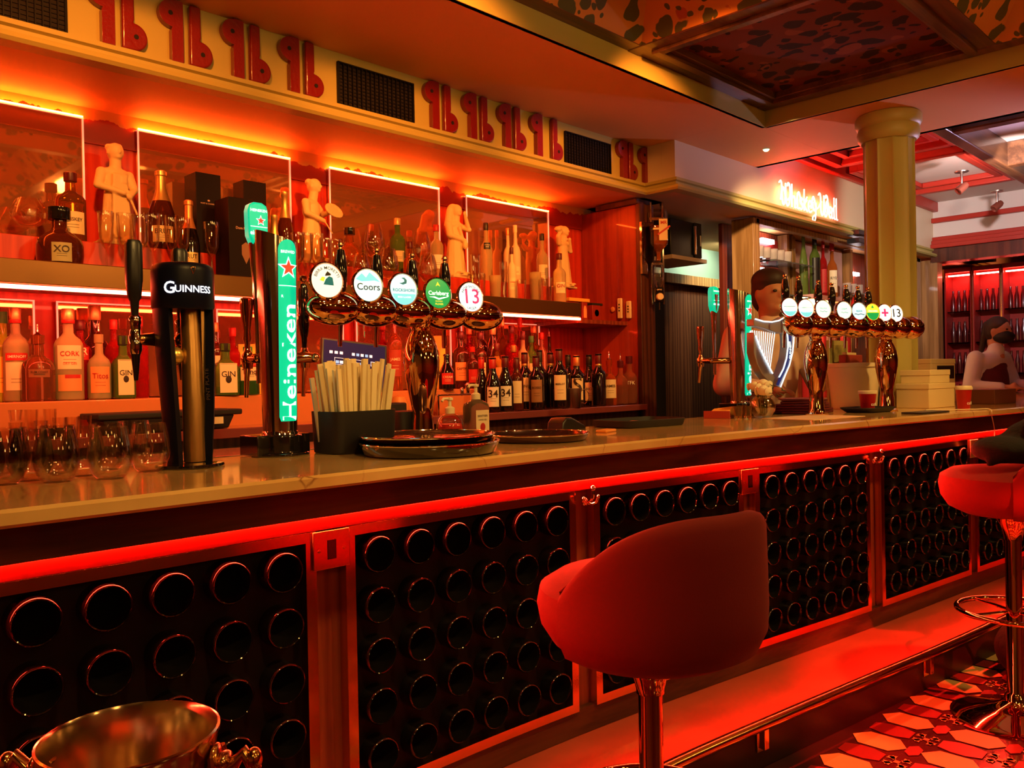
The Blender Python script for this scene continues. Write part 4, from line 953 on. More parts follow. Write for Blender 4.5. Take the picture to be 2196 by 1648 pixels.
# ---- pump bottles
def pump(p,lab,body,liquid,pump_m,kind):
    t=thing('pump_bottle',lab,'pump bottle',p)
    m=MB()
    if kind=='square': m.lathe([(0,0),(.042,0),(.044,.004),(.044,.105),(.040,.118),(.020,.128),(.014,.131),(0,.131)],32,sq=4,flat=.7)
    else: m.lathe([(0,0),(.036,0),(.043,.012),(.047,.04),(.043,.068),(.028,.084),(.014,.089),(0,.089)],32)
    m.build('bottle_body',body,t);h=.131 if kind=='square' else .089
    if liquid: m=MB();m.lathe([(0,.004),(.032,.004),(.037,.014),(.040,.04),(.037,.055),(0,.055)],28);m.build('soap',liquid,t)
    m=MB();m.lathe([(0,h),(.016,h),(.016,h+.018),(.010,h+.022),(.006,h+.024),(.006,h+.042),(.011,h+.044),(.011,h+.052),(0,h+.054)],20);m.tube([(0,0,h+.049),(-.03,-.004,h+.049),(-.038,-.005,h+.041)],.0045,8);m.build('pump_head',pump_m,t)
    if kind=='square':
        m=MB();m.box(-.030,.030,-.0325,-.0312,.02,.095,0);put_text(m,'SANITISER',.010,1,at=(0,.075),y=-.0330,bold=.010);put_text(m,'HAND GEL',.008,1,at=(0,.062),y=-.033);m.ell((0,-.0325,.038),(.012,.0012,.014),14,8,2);m.build('label',[mat('clear_label',(.75,.6,.4),.5),INK,INKR],t)
pump(on(1022,2.09),'tall clear sanitiser pump bottle with a label behind the stacked trays',mat('gel_bottle',(.98,.80,.55),.06,trans=.93,ior=1.12),None,PLASTW,'square')
pump(on(966,2.07),'small round pump bottle of red soap left of the sanitiser',thinglass('pump_glass',(.96,.88,.80),.6,.06),mat('red_soap',(.65,.03,.02),.3),PLASTW,'round')
# ---- card reader, rounded tray, wipes
c=on(1216,2.05)
t=thing('card_reader','black card payment terminal lying behind the single tray','card reader',c,.2)
m=MB();m.T=Matrix.Rotation(-.0,4,'X');m.prism([(-.09,.0),(-.085,.035),(-.06,.052),(-.02,.050),(.075,.020),(.085,.008),(.085,.0)],-.035,.035,0);m.build('reader_body',BLACK,t,.006,3)
m=MB();m.hexa([(-.055,-.028,.0525),(-.02,-.028,.0515),(-.02,.028,.0515),(-.055,.028,.0525),(-.055,-.028,.0535),(-.02,-.028,.0525),(-.02,.028,.0525),(-.055,.028,.0535)]);m.build('screen',mat('reader_screen',(.35,.08,.08),.15),t)
m=MB()
for i in range(3):
    for j in range(4): m.T=Matrix.Translation((-.008+j*.018,-.018+i*.018,.0475-j*.0058))@Matrix.Rotation(.31,4,'Y');m.box(-.006,.006,-.007,.007,0,.003)
m.build('keypad',mat('grey_key',(.25,.18,.17),.4),t)
c=on(1372,1.99)
t=thing('bar_caddy_tray','black rounded rectangular tray near the middle of the bar','tray',c,-.12)
m=MB();m.lathe([(0,0),(.165,0),(.172,.004),(.180,.028),(.176,.030),(.168,.009),(0,.007)],64,sq=6,flat=.62);m.build('tray_pan',BLACKM,t)
o=MB().box(-.05,.05,-.035,.035,0,.010).build('napkin_pack',mat('orange_red_pack',(.75,.16,.04),.5),bevel=.003);o.location=c+Vector((.0,.02,.0085));o.rotation_euler=(0,0,.3);tag(o,'orange red packet lying in the black rounded tray','packet')
o=MB().box(-.045,.045,-.022,.022,0,.010).build('wipe_packet',mat('wipe_orange',(.80,.30,.06),.4),bevel=.004);o.location=on(1300,1.88);o.rotation_euler=(0,0,.25);tag(o,'flat orange wipe packet between the single tray and the black rounded tray','packet')
# ---- napkins, shots, vase
c=on(1546,2.03)
t=thing('napkin_holder','small holder of orange napkins on the bar left of the right steel beer tower','napkin holder',c,.3)
m=MB();m.box(-.08,.08,-.06,.06,0,.008);m.box(-.08,-.074,-.06,.06,.008,.035);m.build('holder',mat('holder_red',(.45,.06,.05),.3),t,.002)
m=MB();m.add([(-.07,-.05,.009),(.08,-.055,.009),(.07,.055,.012),(-.06,.05,.012),(-.05,-.04,.022),(.05,-.045,.052),(.055,.045,.040),(-.05,.045,.024)],[(0,3,2,1),(4,5,6,7),(0,1,5,4),(1,2,6,5),(2,3,7,6),(3,0,4,7)]);m.build('napkins',NAPK,t,.003)
sg=MB();sg.lathe([(0,0),(.017,0),(.019,.004),(.0225,.055),(.021,.055),(.018,.012),(0,.010)],20,sq=0);s1=None
for px,Y,lab in ((1583,1.93,'amber shot glass left of the flower vase, nearest the napkins'),(1603,1.90,'amber shot glass touching the flower vase'),(1592,1.98,'amber shot glass at the foot of the right steel beer tower')):
    if s1 is None: s1=sg.build('shot_glass',mat('amber_shot_glass',(.9,.65,.3),.02,trans=.95,ior=1.4));s1.location=on(px,Y);tag(s1,lab,'glass','amber shot glasses by the vase')
    else: dup(s1,on(px,Y),0,lab)
c=on(1636,1.86)
t=thing('flower_vase','round glass vase of white roses with dark leaves','vase',c)
m=MB();m.lathe([(0,0),(.030,0),(.038,.006),(.056,.035),(.058,.055),(.048,.082),(.038,.092),(.040,.098),(.037,.098),(.035,.092),(.045,.08),(.054,.055),(.052,.037),(.034,.010),(0,.008)],36);m.build('glass_bowl',thinglass('vase_glass',(.90,.84,.70),.6,.08),t)
def rose(mb,c,r):
    mb.ell(c,(r*.62,r*.62,r*.6),14,9)
    for k in range(9):
        a=k*2.4;q=.45+.06*k;mb.T=Matrix.Translation(Vector(c)+Vector((math.cos(a)*r*q,math.sin(a)*r*q,-.02*r*k)))@Matrix.Rotation(a,4,'Z')@Matrix.Rotation(.5-.06*k,4,'Y');mb.ell((0,0,0),(r*.20,r*.52,r*.50),10,7)
    mb.T=Matrix.Identity(4)
for q,(x,y,z,r) in enumerate(((-.028,-.02,.125,.040),(.026,.010,.150,.044),(-.005,.035,.145,.036))):
    m=MB();rose(m,(x,y,z),r);m.build('rose',ROSE,t)
m=MB()
random.seed(5)
for k in range(26):
    a=random.uniform(-2.2,1.2);r=random.uniform(.03,.095);z=.095+random.uniform(0,.05)
    m.T=Matrix.Translation((r*math.cos(a),r*math.sin(a),z))@Matrix.Rotation(a,4,'Z')@Matrix.Rotation(random.uniform(-.5,.9),4,'Y')
    m.add([(-.014,0,0),(0,-.007,.002),(.014,0,0),(0,.007,.002),(-.014,0,0.001),(0,-.007,.003),(.014,0,.001),(0,.007,.003)],[(0,1,2,3),(7,6,5,4),(0,4,5,1),(1,5,6,2),(2,6,7,3),(3,7,4,0)])
m.T=Matrix.Identity(4)
for k in range(7): a=k*.9;m.tube([(.01*math.cos(a),.01*math.sin(a),.02),(.02*math.cos(a),.02*math.sin(a),.09),(.035*math.cos(a),.035*math.sin(a),.12)],.0018,6)
m.build('leaves_and_stems',LEAF,t)
# ---- stack of maroon boards
pb_=on(1722,1.90);s2=None
for k in range(6):
    q=pb_+Vector((random.uniform(-.006,.006),random.uniform(-.006,.006),.001+.0125*k))
    lab='square maroon menu board, %s from the bottom of the stack left of the white bucket'%ORD[k]
    if s2 is None: s2=MB().box(-.125,.125,-.105,.105,0,.011).build('menu_board',MAR2,bevel=.003);s2.location=q;tag(s2,lab,'menu','maroon menu boards in a stack');o=s2
    else: o=dup(s2,q,0,lab)
    o.rotation_euler=(0,0,.15*k-.2 if k>3 else .06*k)
o=MB().box(-.2,.2,-.13,.13,0,.0015).build('paper_menu',mat('menu_paper',(.75,.50,.30),.5));o.location=on(1745,1.67);o.rotation_euler=(0,0,-.15);tag(o,'paper menu lying flat in front of the maroon boards','menu')
# ---- tray with red cup, black slate
c=Vector((XY(1862,1.66,ZK),1.66,ZK))
t=thing('serving_tray','black oblong tray carrying a red paper cup','tray',c,-.15)
m=MB();m.lathe([(0,0),(.105,0),(.115,.004),(.14,.022),(.138,.025),(.112,.009),(0,.006)],48,sq=4,flat=.7);m.build('tray_pan',BLACKM,t)
def cup(p,lab,lid,s=1):
    t=thing('paper_cup',lab,'cup',p);h=.085*s if not lid else .105
    m=MB();m.lathe([(0,0),(.027*s,0),(.028*s,.002),(.038*s,h),(.0395*s,h+.002),(.037*s,h+.002),(.026*s,.005),(0,.005)],30);m.build('cup_body',CUPR,t)
    m=MB();R=.034*s
    for dz in (0,): put_text(m,'coffee',.022,0,at=(-.004,h*.32),R=.0338*s+.0012,bold=.010);m.T=Matrix.Identity(4)
    m.build('white_script',PAPERW,t)
    m=MB();m.lathe([(.030*s,.0008),(.0305*s,.0155),(.0318*s,.016)],30) if 0 else None
    m=MB();zz_=h
    if lid: m.lathe([(.0405,zz_-.004),(.0415,zz_+.004),(.038,zz_+.012),(.035,zz_+.016),(.0,zz_+.016)],30);m.build('lid',PLASTW,t)
    else: m.lathe([(.0400*s,h-.012),(.0405*s,h+.001),(.0385*s,h+.003),(0,h+.003)],30);m.build('cream_rim',PLASTW,t)
cup(c+Vector((.02,.01,.0075)),'small red paper cup with a cream rim standing on the black oblong tray',0,1.12)
cup(Vector((XY(2067,1.34,ZK),1.34,ZK)),'red takeaway cup with a cream lid beside the cartons',1)
o=MB();o.box(-.13,.13,-.05,.05,0,.008);o=o.build('slate_board',BLACK,bevel=.003);o.location=on(1985,1.38);o.location.z+=.0005;o.rotation_euler=(0,0,-.15);tag(o,'flat black slate lying at the bar edge before the cream cartons','board')
# ---- white bucket with cards
c=Vector((XY(1829,1.88,ZK),1.88,ZK))
t=thing('white_bucket','large cream plastic bucket standing behind the black oblong tray','bucket',c)
m=MB();m.lathe([(0,0),(.118,0),(.122,.004),(.142,.225),(.150,.228),(.150,.248),(.140,.250),(.137,.228),(.116,.01),(0,.01)],48);m.build('bucket_body',PLASTW,t)
o=MB().box(-.11,.11,-.02,.02,0,.20).build('card_box',mat('red_card_box',(.35,.04,.03),.6),bevel=.003);o.location=c+Vector((.03,.02,.0105));o.scale.z=1.42;tag(o,'dark red box of cards standing in the white bucket','box')
m=MB();m.box(-.125,.125,-.006,.006,0,.30,0);m.box(-.105,.105,-.0075,-.006,.02,.28,1);o=m.build('picture_card',[mat('olive_card',(.40,.33,.12),.5),mat('painted_card',(.45,.36,.10),.5,noise=(.12,.10,.04),bscale=14)]);o.location=c+Vector((.02,.09,.0105));o.scale.z=1.22;tag(o,'olive picture card standing behind the red box in the white bucket','card')
o=MB().box(-.10,.08,-.01,.01,0,.012).build('folded_note',CARD);o.location=c+Vector((.02,.02,.2955));o.rotation_euler=(0,0,.1);tag(o,'cream folded note lying on the red box in the white bucket','paper')
# ---- cartons
def carton(px,Y,w,d,h,rz,lab,z=ZK,txt=None,flap=False):
    q=Vector((XY(px,Y,ZK),Y,z));t=thing('carton',lab,'carton',q,rz)
    m=MB();m.box(-w,w,-d,d,0,h);m.build('carton_body',CARD,t,.003)
    m=MB();m.box(-w-.003,w+.003,-d-.003,d+.003,h-.028,h+.002);m.build('carton_lid',CARD,t,.003)
    if txt: m=MB();m.box(-w*.5,w*.9,-d-.0015,-d-.0003,h*.55,h*.85,0);put_text(m,txt,.035,1,at=(w*.2,h*.7),y=-d-.002,bold=.015);m.build('label',[LABK,PAPER],t)
carton(1978,1.86,.17,.13,.27,-.1,'large cream carton with a dark label behind the smaller cream cartons',txt='Menu')
carton(1985,1.60,.14,.09,.13,-.15,'lower cream carton of the two stacked before the large one')
carton(1985,1.61,.115,.08,.07,-.12,'upper cream carton lying on the lower cream carton',z=ZK+.1325)
m=MB();m.lathe([(0,0),(.04,0),(.042,.10),(.036,.15),(.0,.15)],24,sq=4);o=m.build('pen_pot',BLACKM);o.location=on(1898,1.74);tag(o,'black square pot between the white bucket and the cartons','pot')
o=MB().box(-.14,.14,-.09,.09,0,.085).build('brown_box',mat('brown_box_mat',(.20,.07,.04),.4),bevel=.004);o.location=on(2122,1.46);o.rotation_euler=(0,0,-.15);tag(o,'low dark brown box right of the red takeaway cup','box')
# ---- white cable over the edge
x0=XY(2040,1.36,ZK);xs_=XB(2080,.9,.05)
pts=[(x0-.25,1.40,ZK+.012),(x0-.05,1.37,ZK+.006),(x0+.08,K(x0+.08)+.05,ZK+.004),(x0+.13,K(x0+.13)-.004,ZK+.003)]
e=bx(xs_+.12,.10,1.0);pts+=[(x0+.135,K(x0+.13)-.010,1.07),tuple(bx(xs_+.10,.13,.97)),tuple(bx(xs_+.08,.12,.92)),tuple(bx(xs_+.03,.075,.875)),tuple(bx(xs_,.06,.885))]
def crom(P,n=8):
    P=[Vector(p) for p in P];o=[]
    for i in range(len(P)-1):
        a,b,c,d=P[max(i-1,0)],P[i],P[i+1],P[min(i+2,len(P)-1)]
        for k in range(n):
            s=k/n;o.append(.5*((2*b)+(c-a)*s+(2*a-5*b+4*c-d)*s*s+(3*b-a-3*c+d)*s**3))
    return o+[P[-1]]
m=MB();m.tube(crom(pts),.0025,6);tag(m.build('charging_cable',PLASTW),'thin pale charging cable hanging over the bar edge to the right socket plate','cable')
# ================================================================= STATUES
ZU=1.8785; ZM=1.7585; ZTIER=1.2475; ZLOW=1.1185
def statue(px,Y,rz,pose,lab,hgt=.435,z=ZU+.0005):
    p=Vector((XY(px,Y,z+.2),Y,z));t=thing('statue',lab,'statue',p,rz,None)
    s=hgt;m=MB();m.T=Matrix.Diagonal((s*1.14,s*1.14,s,1))
    E_=m.ell;Cc=m.cap
    m.box(-.17,.17,-.13,.13,.0,.035);m.lathe([(0,.03),(.155,.03),(.15,.05),(.14,.055),(0,.06)],28)
    # robe
    m.lathe([(0,.05),(.135,.05),(.128,.15),(.110,.30),(.098,.45),(.088,.55),(0,.56)],28,flat=.8)
    for k in range(9):
        a=k*.72+.3;Cc((.125*math.cos(a),.10*math.sin(a),.06),(.085*math.cos(a),.07*math.sin(a),.50),.018,.010,8)
    for sx in (-1,1): E_((sx*.055,-.115,.065),(.035,.06,.022),10,6)
    if pose=='apron':
        E_((0,0,.62),(.105,.075,.14));E_((0,-.0,.70),(.125,.065,.055));Cc((0,0,.72),(0,-.005,.82),.035)
        Cc((-.115,0,.70),(-.155,-.02,.56),.042,.036);Cc((-.155,-.02,.56),(-.02,-.12,.50),.034,.026);Cc((.115,0,.70),(.150,-.02,.56),.042,.036);Cc((.150,-.02,.56),(.06,-.12,.47),.034,.026);E_((-.0,-.13,.495),(.03,.022,.026));E_((.05,-.135,.465),(.026,.022,.03))
        m.hexa([(-.085,-.115,.10),(.085,-.115,.10),(.085,-.09,.10),(-.085,-.09,.10),(-.06,-.088,.68),(.06,-.088,.68),(.06,-.06,.68),(-.06,-.06,.68)])
        m.box(.01,.05,-.100,-.085,.60,.65);Cc((.055,-.13,.46),(.11,-.14,.30),.012,.010)
        hd=(0,-.01,.90)
    elif pose=='painter':
        E_((0,0,.62),(.10,.085,.14));E_((0,0,.70),(.12,.07,.05));Cc((0,0,.72),(.01,-.015,.82),.035)
        Cc((-.115,0,.70),(-.13,-.02,.57),.042,.036);Cc((-.13,-.02,.57),(-.0,-.13,.50),.034,.026);Cc((.115,0,.70),(.13,-.06,.60),.042,.036);Cc((.13,-.06,.60),(.11,-.16,.62),.032,.026)
        T=m.T.copy();m.T=T@Matrix.Translation((.10,-.20,.63))@Matrix.Rotation(1.15,4,'X')@Matrix.Rotation(-.2,4,'Y');m.lathe([(0,-.012),(.13,-.012),(.135,0),(.13,.012),(0,.012)],24,flat=.72)
        for k in range(5): a=-.2+k*.6;m.ell((.09*math.cos(a),.06*math.sin(a),.012),(.022,.018,.012),8,6)
        m.T=T;Cc((0,-.14,.50),(.05,-.20,.36),.010,.008);hd=(.012,-.03,.90)
    elif pose=='veil':
        E_((0,0,.60),(.095,.08,.15));E_((0,0,.71),(.115,.07,.06));Cc((0,0,.72),(.01,-.01,.82),.036)
        Cc((-.105,0,.71),(-.115,-.03,.56),.045,.042);Cc((-.115,-.03,.56),(.05,-.11,.50),.038,.026);Cc((.105,0,.71),(.150,-.08,.66),.042,.036);Cc((.15,-.08,.66),(.065,-.105,.84),.030,.020);E_((.055,-.11,.86),(.022,.02,.032))
        m.cap((-.02,-.09,.66),(.05,-.10,.46),.022,.018);E_((.05,-.115,.44),(.035,.03,.06))
        Cc((-.06,.02,.90),(-.09,.02,.70),.040,.05);E_((0,.025,.915),(.070,.072,.085));hd=(.01,-.015,.90)
    else:
        E_((0,0,.60),(.085,.07,.15));E_((0,0,.70),(.105,.065,.055));Cc((0,0,.72),(.0,-.0,.82),.036)
        Cc((-.10,0,.70),(-.155,-.02,.80),.038,.034);Cc((-.155,-.02,.80),(-.075,-.02,.90),.032,.028);E_((-.13,-.01,.915),(.065,.05,.045))
        Cc((.10,0,.70),(.145,-.04,.60),.038,.034);Cc((.145,-.04,.60),(.055,-.08,.76),.030,.022);E_((.05,-.085,.775),(.028,.022,.03));E_((.01,.03,.93),(.065,.065,.07));hd=(.02,-.015,.90)
    hx,hy,hz=hd
    E_((hx,hy,hz),(.066,.074,.088),20,14);Cc((hx*.5,hy*.5,.74),(hx,hy,.85),.048,.046);m.ell((hx,hy-.076,hz-.008),(.011,.016,.020),8,6);E_((hx,hy-.05,hz-.052),(.028,.022,.018),10,6)
    m.ell((hx,hy-.058,hz+.014),(.040,.012,.008),10,6)
    for sx in (-1,1): m.ell((hx+sx*.066,hy,hz-.01),(.008,.014,.02),8,6)
    if pose in('apron','painter'):
        for k in range(14): a=k*.9;m.ell((hx+.040*math.cos(a),hy+.022+.042*math.sin(a),hz+.048+.006*math.cos(k*2.1)),(.030,.032,.030),8,6)
    b=m.build('statue_figure',STONE,t,remesh=.0042,sm=2)
    return t
statue(248,3.60,.12,'apron','plaster statue of a man in a long apron, leftmost of the four statues')
statue(668,3.60,.55,'painter','plaster statue of a man holding a paint palette')
statue(976,3.60,.10,'veil','plaster statue of a veiled woman raising a hand to her face')
statue(1207,3.58,.2,'jar','plaster statue of a woman lifting a bundle on her shoulder, rightmost of the four',.415)
# ================================================================= BOTTLES AND GLASSES
PR={
'wine':[(.93,0),(1,.012),(1,.60),(.93,.645),(.62,.70),(.42,.745),(.385,.80),(.37,.965),(.43,.97),(.43,1)],
'burg':[(.93,0),(1,.012),(1,.44),(.93,.52),(.66,.64),(.44,.73),(.385,.80),(.37,.965),(.43,.97),(.43,1)],
'champ':[(.93,0),(1,.015),(1,.40),(.94,.48),(.72,.60),(.48,.70),(.36,.78),(.33,.93),(.42,.94),(.42,.965),(.36,1)],
'spirit':[(.93,0),(1,.012),(1,.58),(.97,.62),(.80,.67),(.48,.71),(.36,.74),(.34,.90),(.40,.905),(.40,1)],
'long':[(.93,0),(1,.012),(1,.52),(.97,.57),(.78,.63),(.45,.68),(.36,.72),(.34,.90),(.36,1)],
'jug':[(.90,0),(1,.02),(1,.46),(.97,.54),(.82,.61),(.52,.66),(.36,.70),(.33,.86),(.40,.87),(.40,1)],
'round':[(.80,0),(.95,.03),(1,.16),(1,.34),(.92,.45),(.66,.54),(.40,.60),(.32,.66),(.32,.80),(.46,.81),(.46,1)],
'cognac':[(.9,0),(1,.03),(1,.30),(.90,.44),(.60,.56),(.34,.64),(.30,.84),(.42,.85),(.42,1)]}
CAPZ={'wine':.80,'burg':.80,'champ':.66,'spirit':.88,'long':.88,'jug':.85,'round':.79,'cognac':.83}
NECK={'wine':.40,'burg':.40,'champ':.40,'spirit':.41,'long':.37,'jug':.41,'round':.47,'cognac':.43}
def dist(px,Y,z): return proj((XY(px,Y,z),Y,z))[2]
REG=[]
LEV={ZU:(3.545,3.712),ZM:(3.35,3.522),ZTIER:(3.44,3.712),ZLOW:(3.21,3.42)}
def relax():
    for it in range(120):
        mv=0
        for i in range(len(REG)):
            for j in range(i):
                a,b=REG[i],REG[j]
                if a['z']!=b['z']: continue
                dx=a['x']-b['x'];dy=a['y']-b['y'];d=math.hypot(dx,dy);g=a['r']+b['r']+.002-d
                if g<=0: continue
                mv=1;f_,k_=(a,b) if a['y']<b['y'] else (b,a)
                for q,s in ((f_,-1),(k_,1)):
                    lo,hi=LEV[q['z']];kx=q['x']/q['y'];q['y']=min(max(q['y']+s*g*.5,lo+q['r']),hi-q['r']);q['x']=kx*q['y']
        if not mv: break
    for i in range(len(REG)):
        for j in range(i):
            a,b=REG[i],REG[j]
            if a['z']!=b['z']: continue
            d=math.hypot(a['x']-b['x'],a['y']-b['y'])
            if d<a['r']+b['r']+.001: k=(d-.001)/(a['r']+b['r']);a['s']=min(a['s'],k);b['s']=min(b['s'],k)
    for q in REG:
        q['o'].location.x=q['x'];q['o'].location.y=q['y']
        if q['s']<1: s=max(q['s'],.62);q['o'].scale=(s,s,1)
def reg(o,x,y,r,z):
    if z in LEV: REG.append(dict(o=o,x=x,y=y,r=r,z=z,s=1.))
CAT='bottle'
def bottle(px,ytop,Y,z,w,kind,glass,cap,lab,label=None,text=None,lz=(.12,.46),lw=1.6,pour=False,sq=0,rz=None,group=None,txm=None,neck=None,extra=None,name=None):
    x=XY(px,Y,z+.12);h=PY(px,ytop,Y).z-z;d=proj((x,Y,z))[2];r=w/2*d/F
    if pour: h*=.86
    if rz is None:
        v=Vector((0-x,0-Y));rz=math.atan2(v.x,-v.y)*.75
    nm=name or {'wine':'wine_bottle','burg':'wine_bottle','champ':'champagne_bottle'}.get(kind,'spirit_bottle')
    t=thing(nm,lab,'bottle',(x,Y,z+.0006),rz,group)
    P=[(r*a,h*b) for a,b in PR[kind]]
    m=MB();m.lathe([(0,0)]+P+[(0,P[-1][1])],28 if not sq else 36,sq=sq);m.build('glass_body',glass,t,angle=35)
    cz=CAPZ[kind];cr=NECK[kind]*r+.0012
    if cap:
        m=MB()
        if kind=='champ': m.lathe([(r*.66+.001,h*.62),(r*.48+.0016,h*.70),(r*.36+.0016,h*.78),(r*.35+.0015,h*.93),(r*.45,h*.94),(r*.44,h*.99),(r*.30,h*1.005),(0,h*1.008)],24)
        else: m.lathe([(cr*.97,h*cz),(cr,h*(cz+.01)),(cr,h*1.0),(cr*.9,h*1.008),(0,h*1.008)],22)
        m.build('cap',cap,t)
    if pour: m=MB();m.lathe([(0,h),(r*.30,h),(.007,h*1.03),(.0035,h*1.07),(.003,h*1.17),(.0018,h*1.175),(0,h*1.175)],12);m.build('pourer',CHROME,t)
    if neck: m=MB();m.lathe([(NECK[kind]*r+.0016,h*(cz-.035)),(NECK[kind]*r+.0022,h*(cz-.03)),(NECK[kind]*r+.0022,h*(cz-.0)),(NECK[kind]*r+.0016,h*(cz+.004))],22);m.build('neck_band',neck,t)
    if label:
        m=MB();mats=[label,txm or INK]
        if sq: 
            hw=r*.72;yy=-r*(1.0 if sq>=4 else 1.02)-.0010;m.box(-hw,hw,yy-.0006,yy,h*lz[0],h*lz[1])
            m.box(-hw*.9,hw*.9,yy-.0009,yy-.0006,h*lz[1]-.004,h*lz[1]-.003,1)
            if text: put_text(m,text,min(.02,hw*.6),1,at=(0,h*(lz[0]+.62*(lz[1]-lz[0]))),y=yy-.0012,width=hw*1.6,bold=.01)
            m.ell((0,yy-.0006,h*(lz[0]+.45*(lz[1]-lz[0]))),(hw*.35,.0008,hw*.45),12,8,1)
        else:
            patch(m,r*lw,h*lz[0],h*lz[1],r+.0012,0)
            zc=h*(lz[0]+.64*(lz[1]-lz[0]))
            if text: put_text(m,text,.02,1,at=(0,zc),R=r+.0034,width=r*lw*.78,bold=.01)
            for q in (.40,.28): patch(m,r*lw*.5,h*(lz[0]+q*(lz[1]-lz[0])),h*(lz[0]+q*(lz[1]-lz[0]))+.0014,r+.0016,1)
        m.build('label',mats,t)
    if extra: extra(t,r,h)
    reg(t,x,Y,r,z)
    return t
# --- upper step / shelf, left to right
bottle(152,373,3.60,ZU,60,'spirit',GAMBER,MAROON,'amber whiskey bottle with a dark cap left of the aproned statue',PAPER,'WHISKEY',(.10,.42),1.8)
bottle(128,447,3.44,ZM,92,'round',GBROWN,BLACKG,'squat round dark cognac bottle with a pale label at the upper shelf, left',mat('sage_label',(.38,.36,.20),.5),'XO',(.04,.36),.85)
bottle(347,368,3.62,ZU,56,'champ',GBROWN,GOLDF,'tall champagne bottle with gold foil right of the aproned statue',PAPER,'BRUT',(.10,.30),1.6)
bottle(406,430,3.43,ZM,50,'champ',DGLASS,ORANF,'champagne bottle with copper foil beside the black boxes',INKG,'BRUT',(.14,.30),1.6,txm=INK)
bottle(612,412,3.60,ZU,36,'champ',GBROWN,GOLDF,'champagne bottle with gold foil left of the painter statue, the taller')
bottle(590,462,3.48,ZM,34,'champ',GGREEN,GOLDF,'short green champagne bottle with gold foil behind the steel tower')
def pbox(px,ytop,Y,z,wx,wy,lab,txt,tw,rz=0,extra=None):
    x=XY(px,Y,z+.15);h=PY(px,ytop,Y).z-z;t=thing('gift_box',lab,'box',(x,Y,z+.0006),rz)
    m=MB();m.box(-wx/2,wx/2,-wy/2,wy/2,0,h);m.build('carton_body',mat('black_card_'+txt[:2],(.010,.003,.004),.5,spec=.2),t,.002)
    m=MB();put_text(m,txt,.016,0,at=(0,h*.62),y=-wy/2-.0008,width=tw,bold=.01);m.ell((0,-wy/2-.0004,h*.66),(.006,.0008,.004),10,6)
    if extra=='shield': m.add([(x_,-wy/2-.0007,z_) for x_,z_ in [(-.02,.14),(-.012,.146),(0,.155),(.012,.146),(.02,.14),(.02,.10),(0,.06),(-.02,.10)]],[tuple(range(8))],1)
    m.build('lettering',[mat('silver_print_'+txt[:2],(.70,.42,.34),.4),mat('bronze_shield_'+txt[:2],(.28,.13,.08),.4)],t);return t
pbox(436,378,3.60,ZU,.115,.115,'tall black champagne gift box with small silver lettering, on the raised step','MOET & CHANDON',.075)
pbox(537,394,3.62,ZU,.115,.10,'black gift box partly hidden behind the lit green tap handle','BRUT 2006',.05)
pbox(512,432,3.425,ZM,.155,.13,'large black gift box with a bronze shield standing at the shelf front','Dom Perignon',.09,0,'shield')
# glasses
def stemglass(px,ytop,Y,z,w,kind,lab,group,mt=GTHIN):
    x=XY(px,Y,z+.1);h=PY(px,ytop,Y).z-z;d=proj((x,Y,z))[2];r=w/2*d/F
    if kind=='flute': P=[(0,0),(r*1.0,0),(r*1.0,.002),(.004,.008),(.0032,h*.34),(r*.45,h*.40),(r*.82,h*.52),(r,h),(r-.0012,h),(r*.80,h*.53),(r*.40,h*.415),(0,h*.40)]
    elif kind=='balloon': P=[(0,0),(r*.75,0),(r*.75,.002),(.005,.008),(.004,h*.28),(r*.55,h*.33),(r*.95,h*.50),(r,h*.62),(r*.86,h*.82),(r*.66,h),(r*.66-.0012,h),(r*.86-.0015,h*.82),(r-.0015,h*.62),(r*.93,h*.5),(r*.5,h*.345),(0,h*.33)]
    else: P=[(0,0),(r*.8,0),(r*.85,.003),(r,h),(r-.0015,h),(r*.8,.008),(0,.007)]
    m=MB();m.lathe(P,28);o=m.build({'flute':'champagne_flute','balloon':'brandy_glass'}.get(kind,'tumbler_glass'),mt);o.location=(x,Y,z+.0006);tag(o,lab,'glass',group);reg(o,x,Y,r,z);return o
stemglass(62,428,3.60,ZU,74,'balloon','large brandy balloon glass at the left end of the upper shelf',None)
for i,(px,yt,Y) in enumerate(((228,455,3.42),(268,459,3.45),(302,462,3.39),(327,459,3.42),(368,462,3.47),(392,468,3.38),(454,478,3.38))):
    stemglass(px,yt,Y,ZM,34,'flute','champagne flute on the upper shelf, %s from the left behind the black tower'%ORD[i],'champagne flutes on the upper shelf')
for i,(px,yt,Y) in enumerate(((640,500,3.42),(658,502,3.47),(680,502,3.40),(700,512,3.46),(718,516,3.40))):
    stemglass(px,yt,Y,ZM,30,'flute','champagne flute in front of the painter statue, %s from the left'%ORD[i],'champagne flutes on the upper shelf')
for i,(px,yt,Y,z,w) in enumerate(((803,482,3.62,ZU,46),(905,500,3.60,ZU,44),(833,535,3.43,ZM,46),(918,547,3.43,ZM,42),(775,545,3.43,ZM,40))):
    stemglass(px,yt,Y,z,w,'balloon','round bowl glass on the shelf behind the badges, '+['left one on the raised step','right one on the raised step','front one behind the aqua badge','front one behind the green badge','front one behind the cream badge'][i],'bowl glasses on the upper shelf')
bottle(750,490,3.60,ZU,52,'cognac',GAMBER,BLACKG,'wide amber cognac bottle with a dark stopper right of the palette statue',sq=3)
bottle(853,470,3.60,ZU,33,'spirit',GGREEN,INKG,'green and silver spirit bottle between the two bowl glasses on the step',PAPER,None,(.2,.4))
bottle(936,484,3.60,ZU,30,'spirit',GPALE,REDF,'clear bottle with a red cap left of the veiled statue',PAPERW,None,(.15,.42))
bottle(880,520,3.46,ZM,30,'spirit',GAMBER,MAROON,'small amber bottle with a maroon cap behind the third badge')
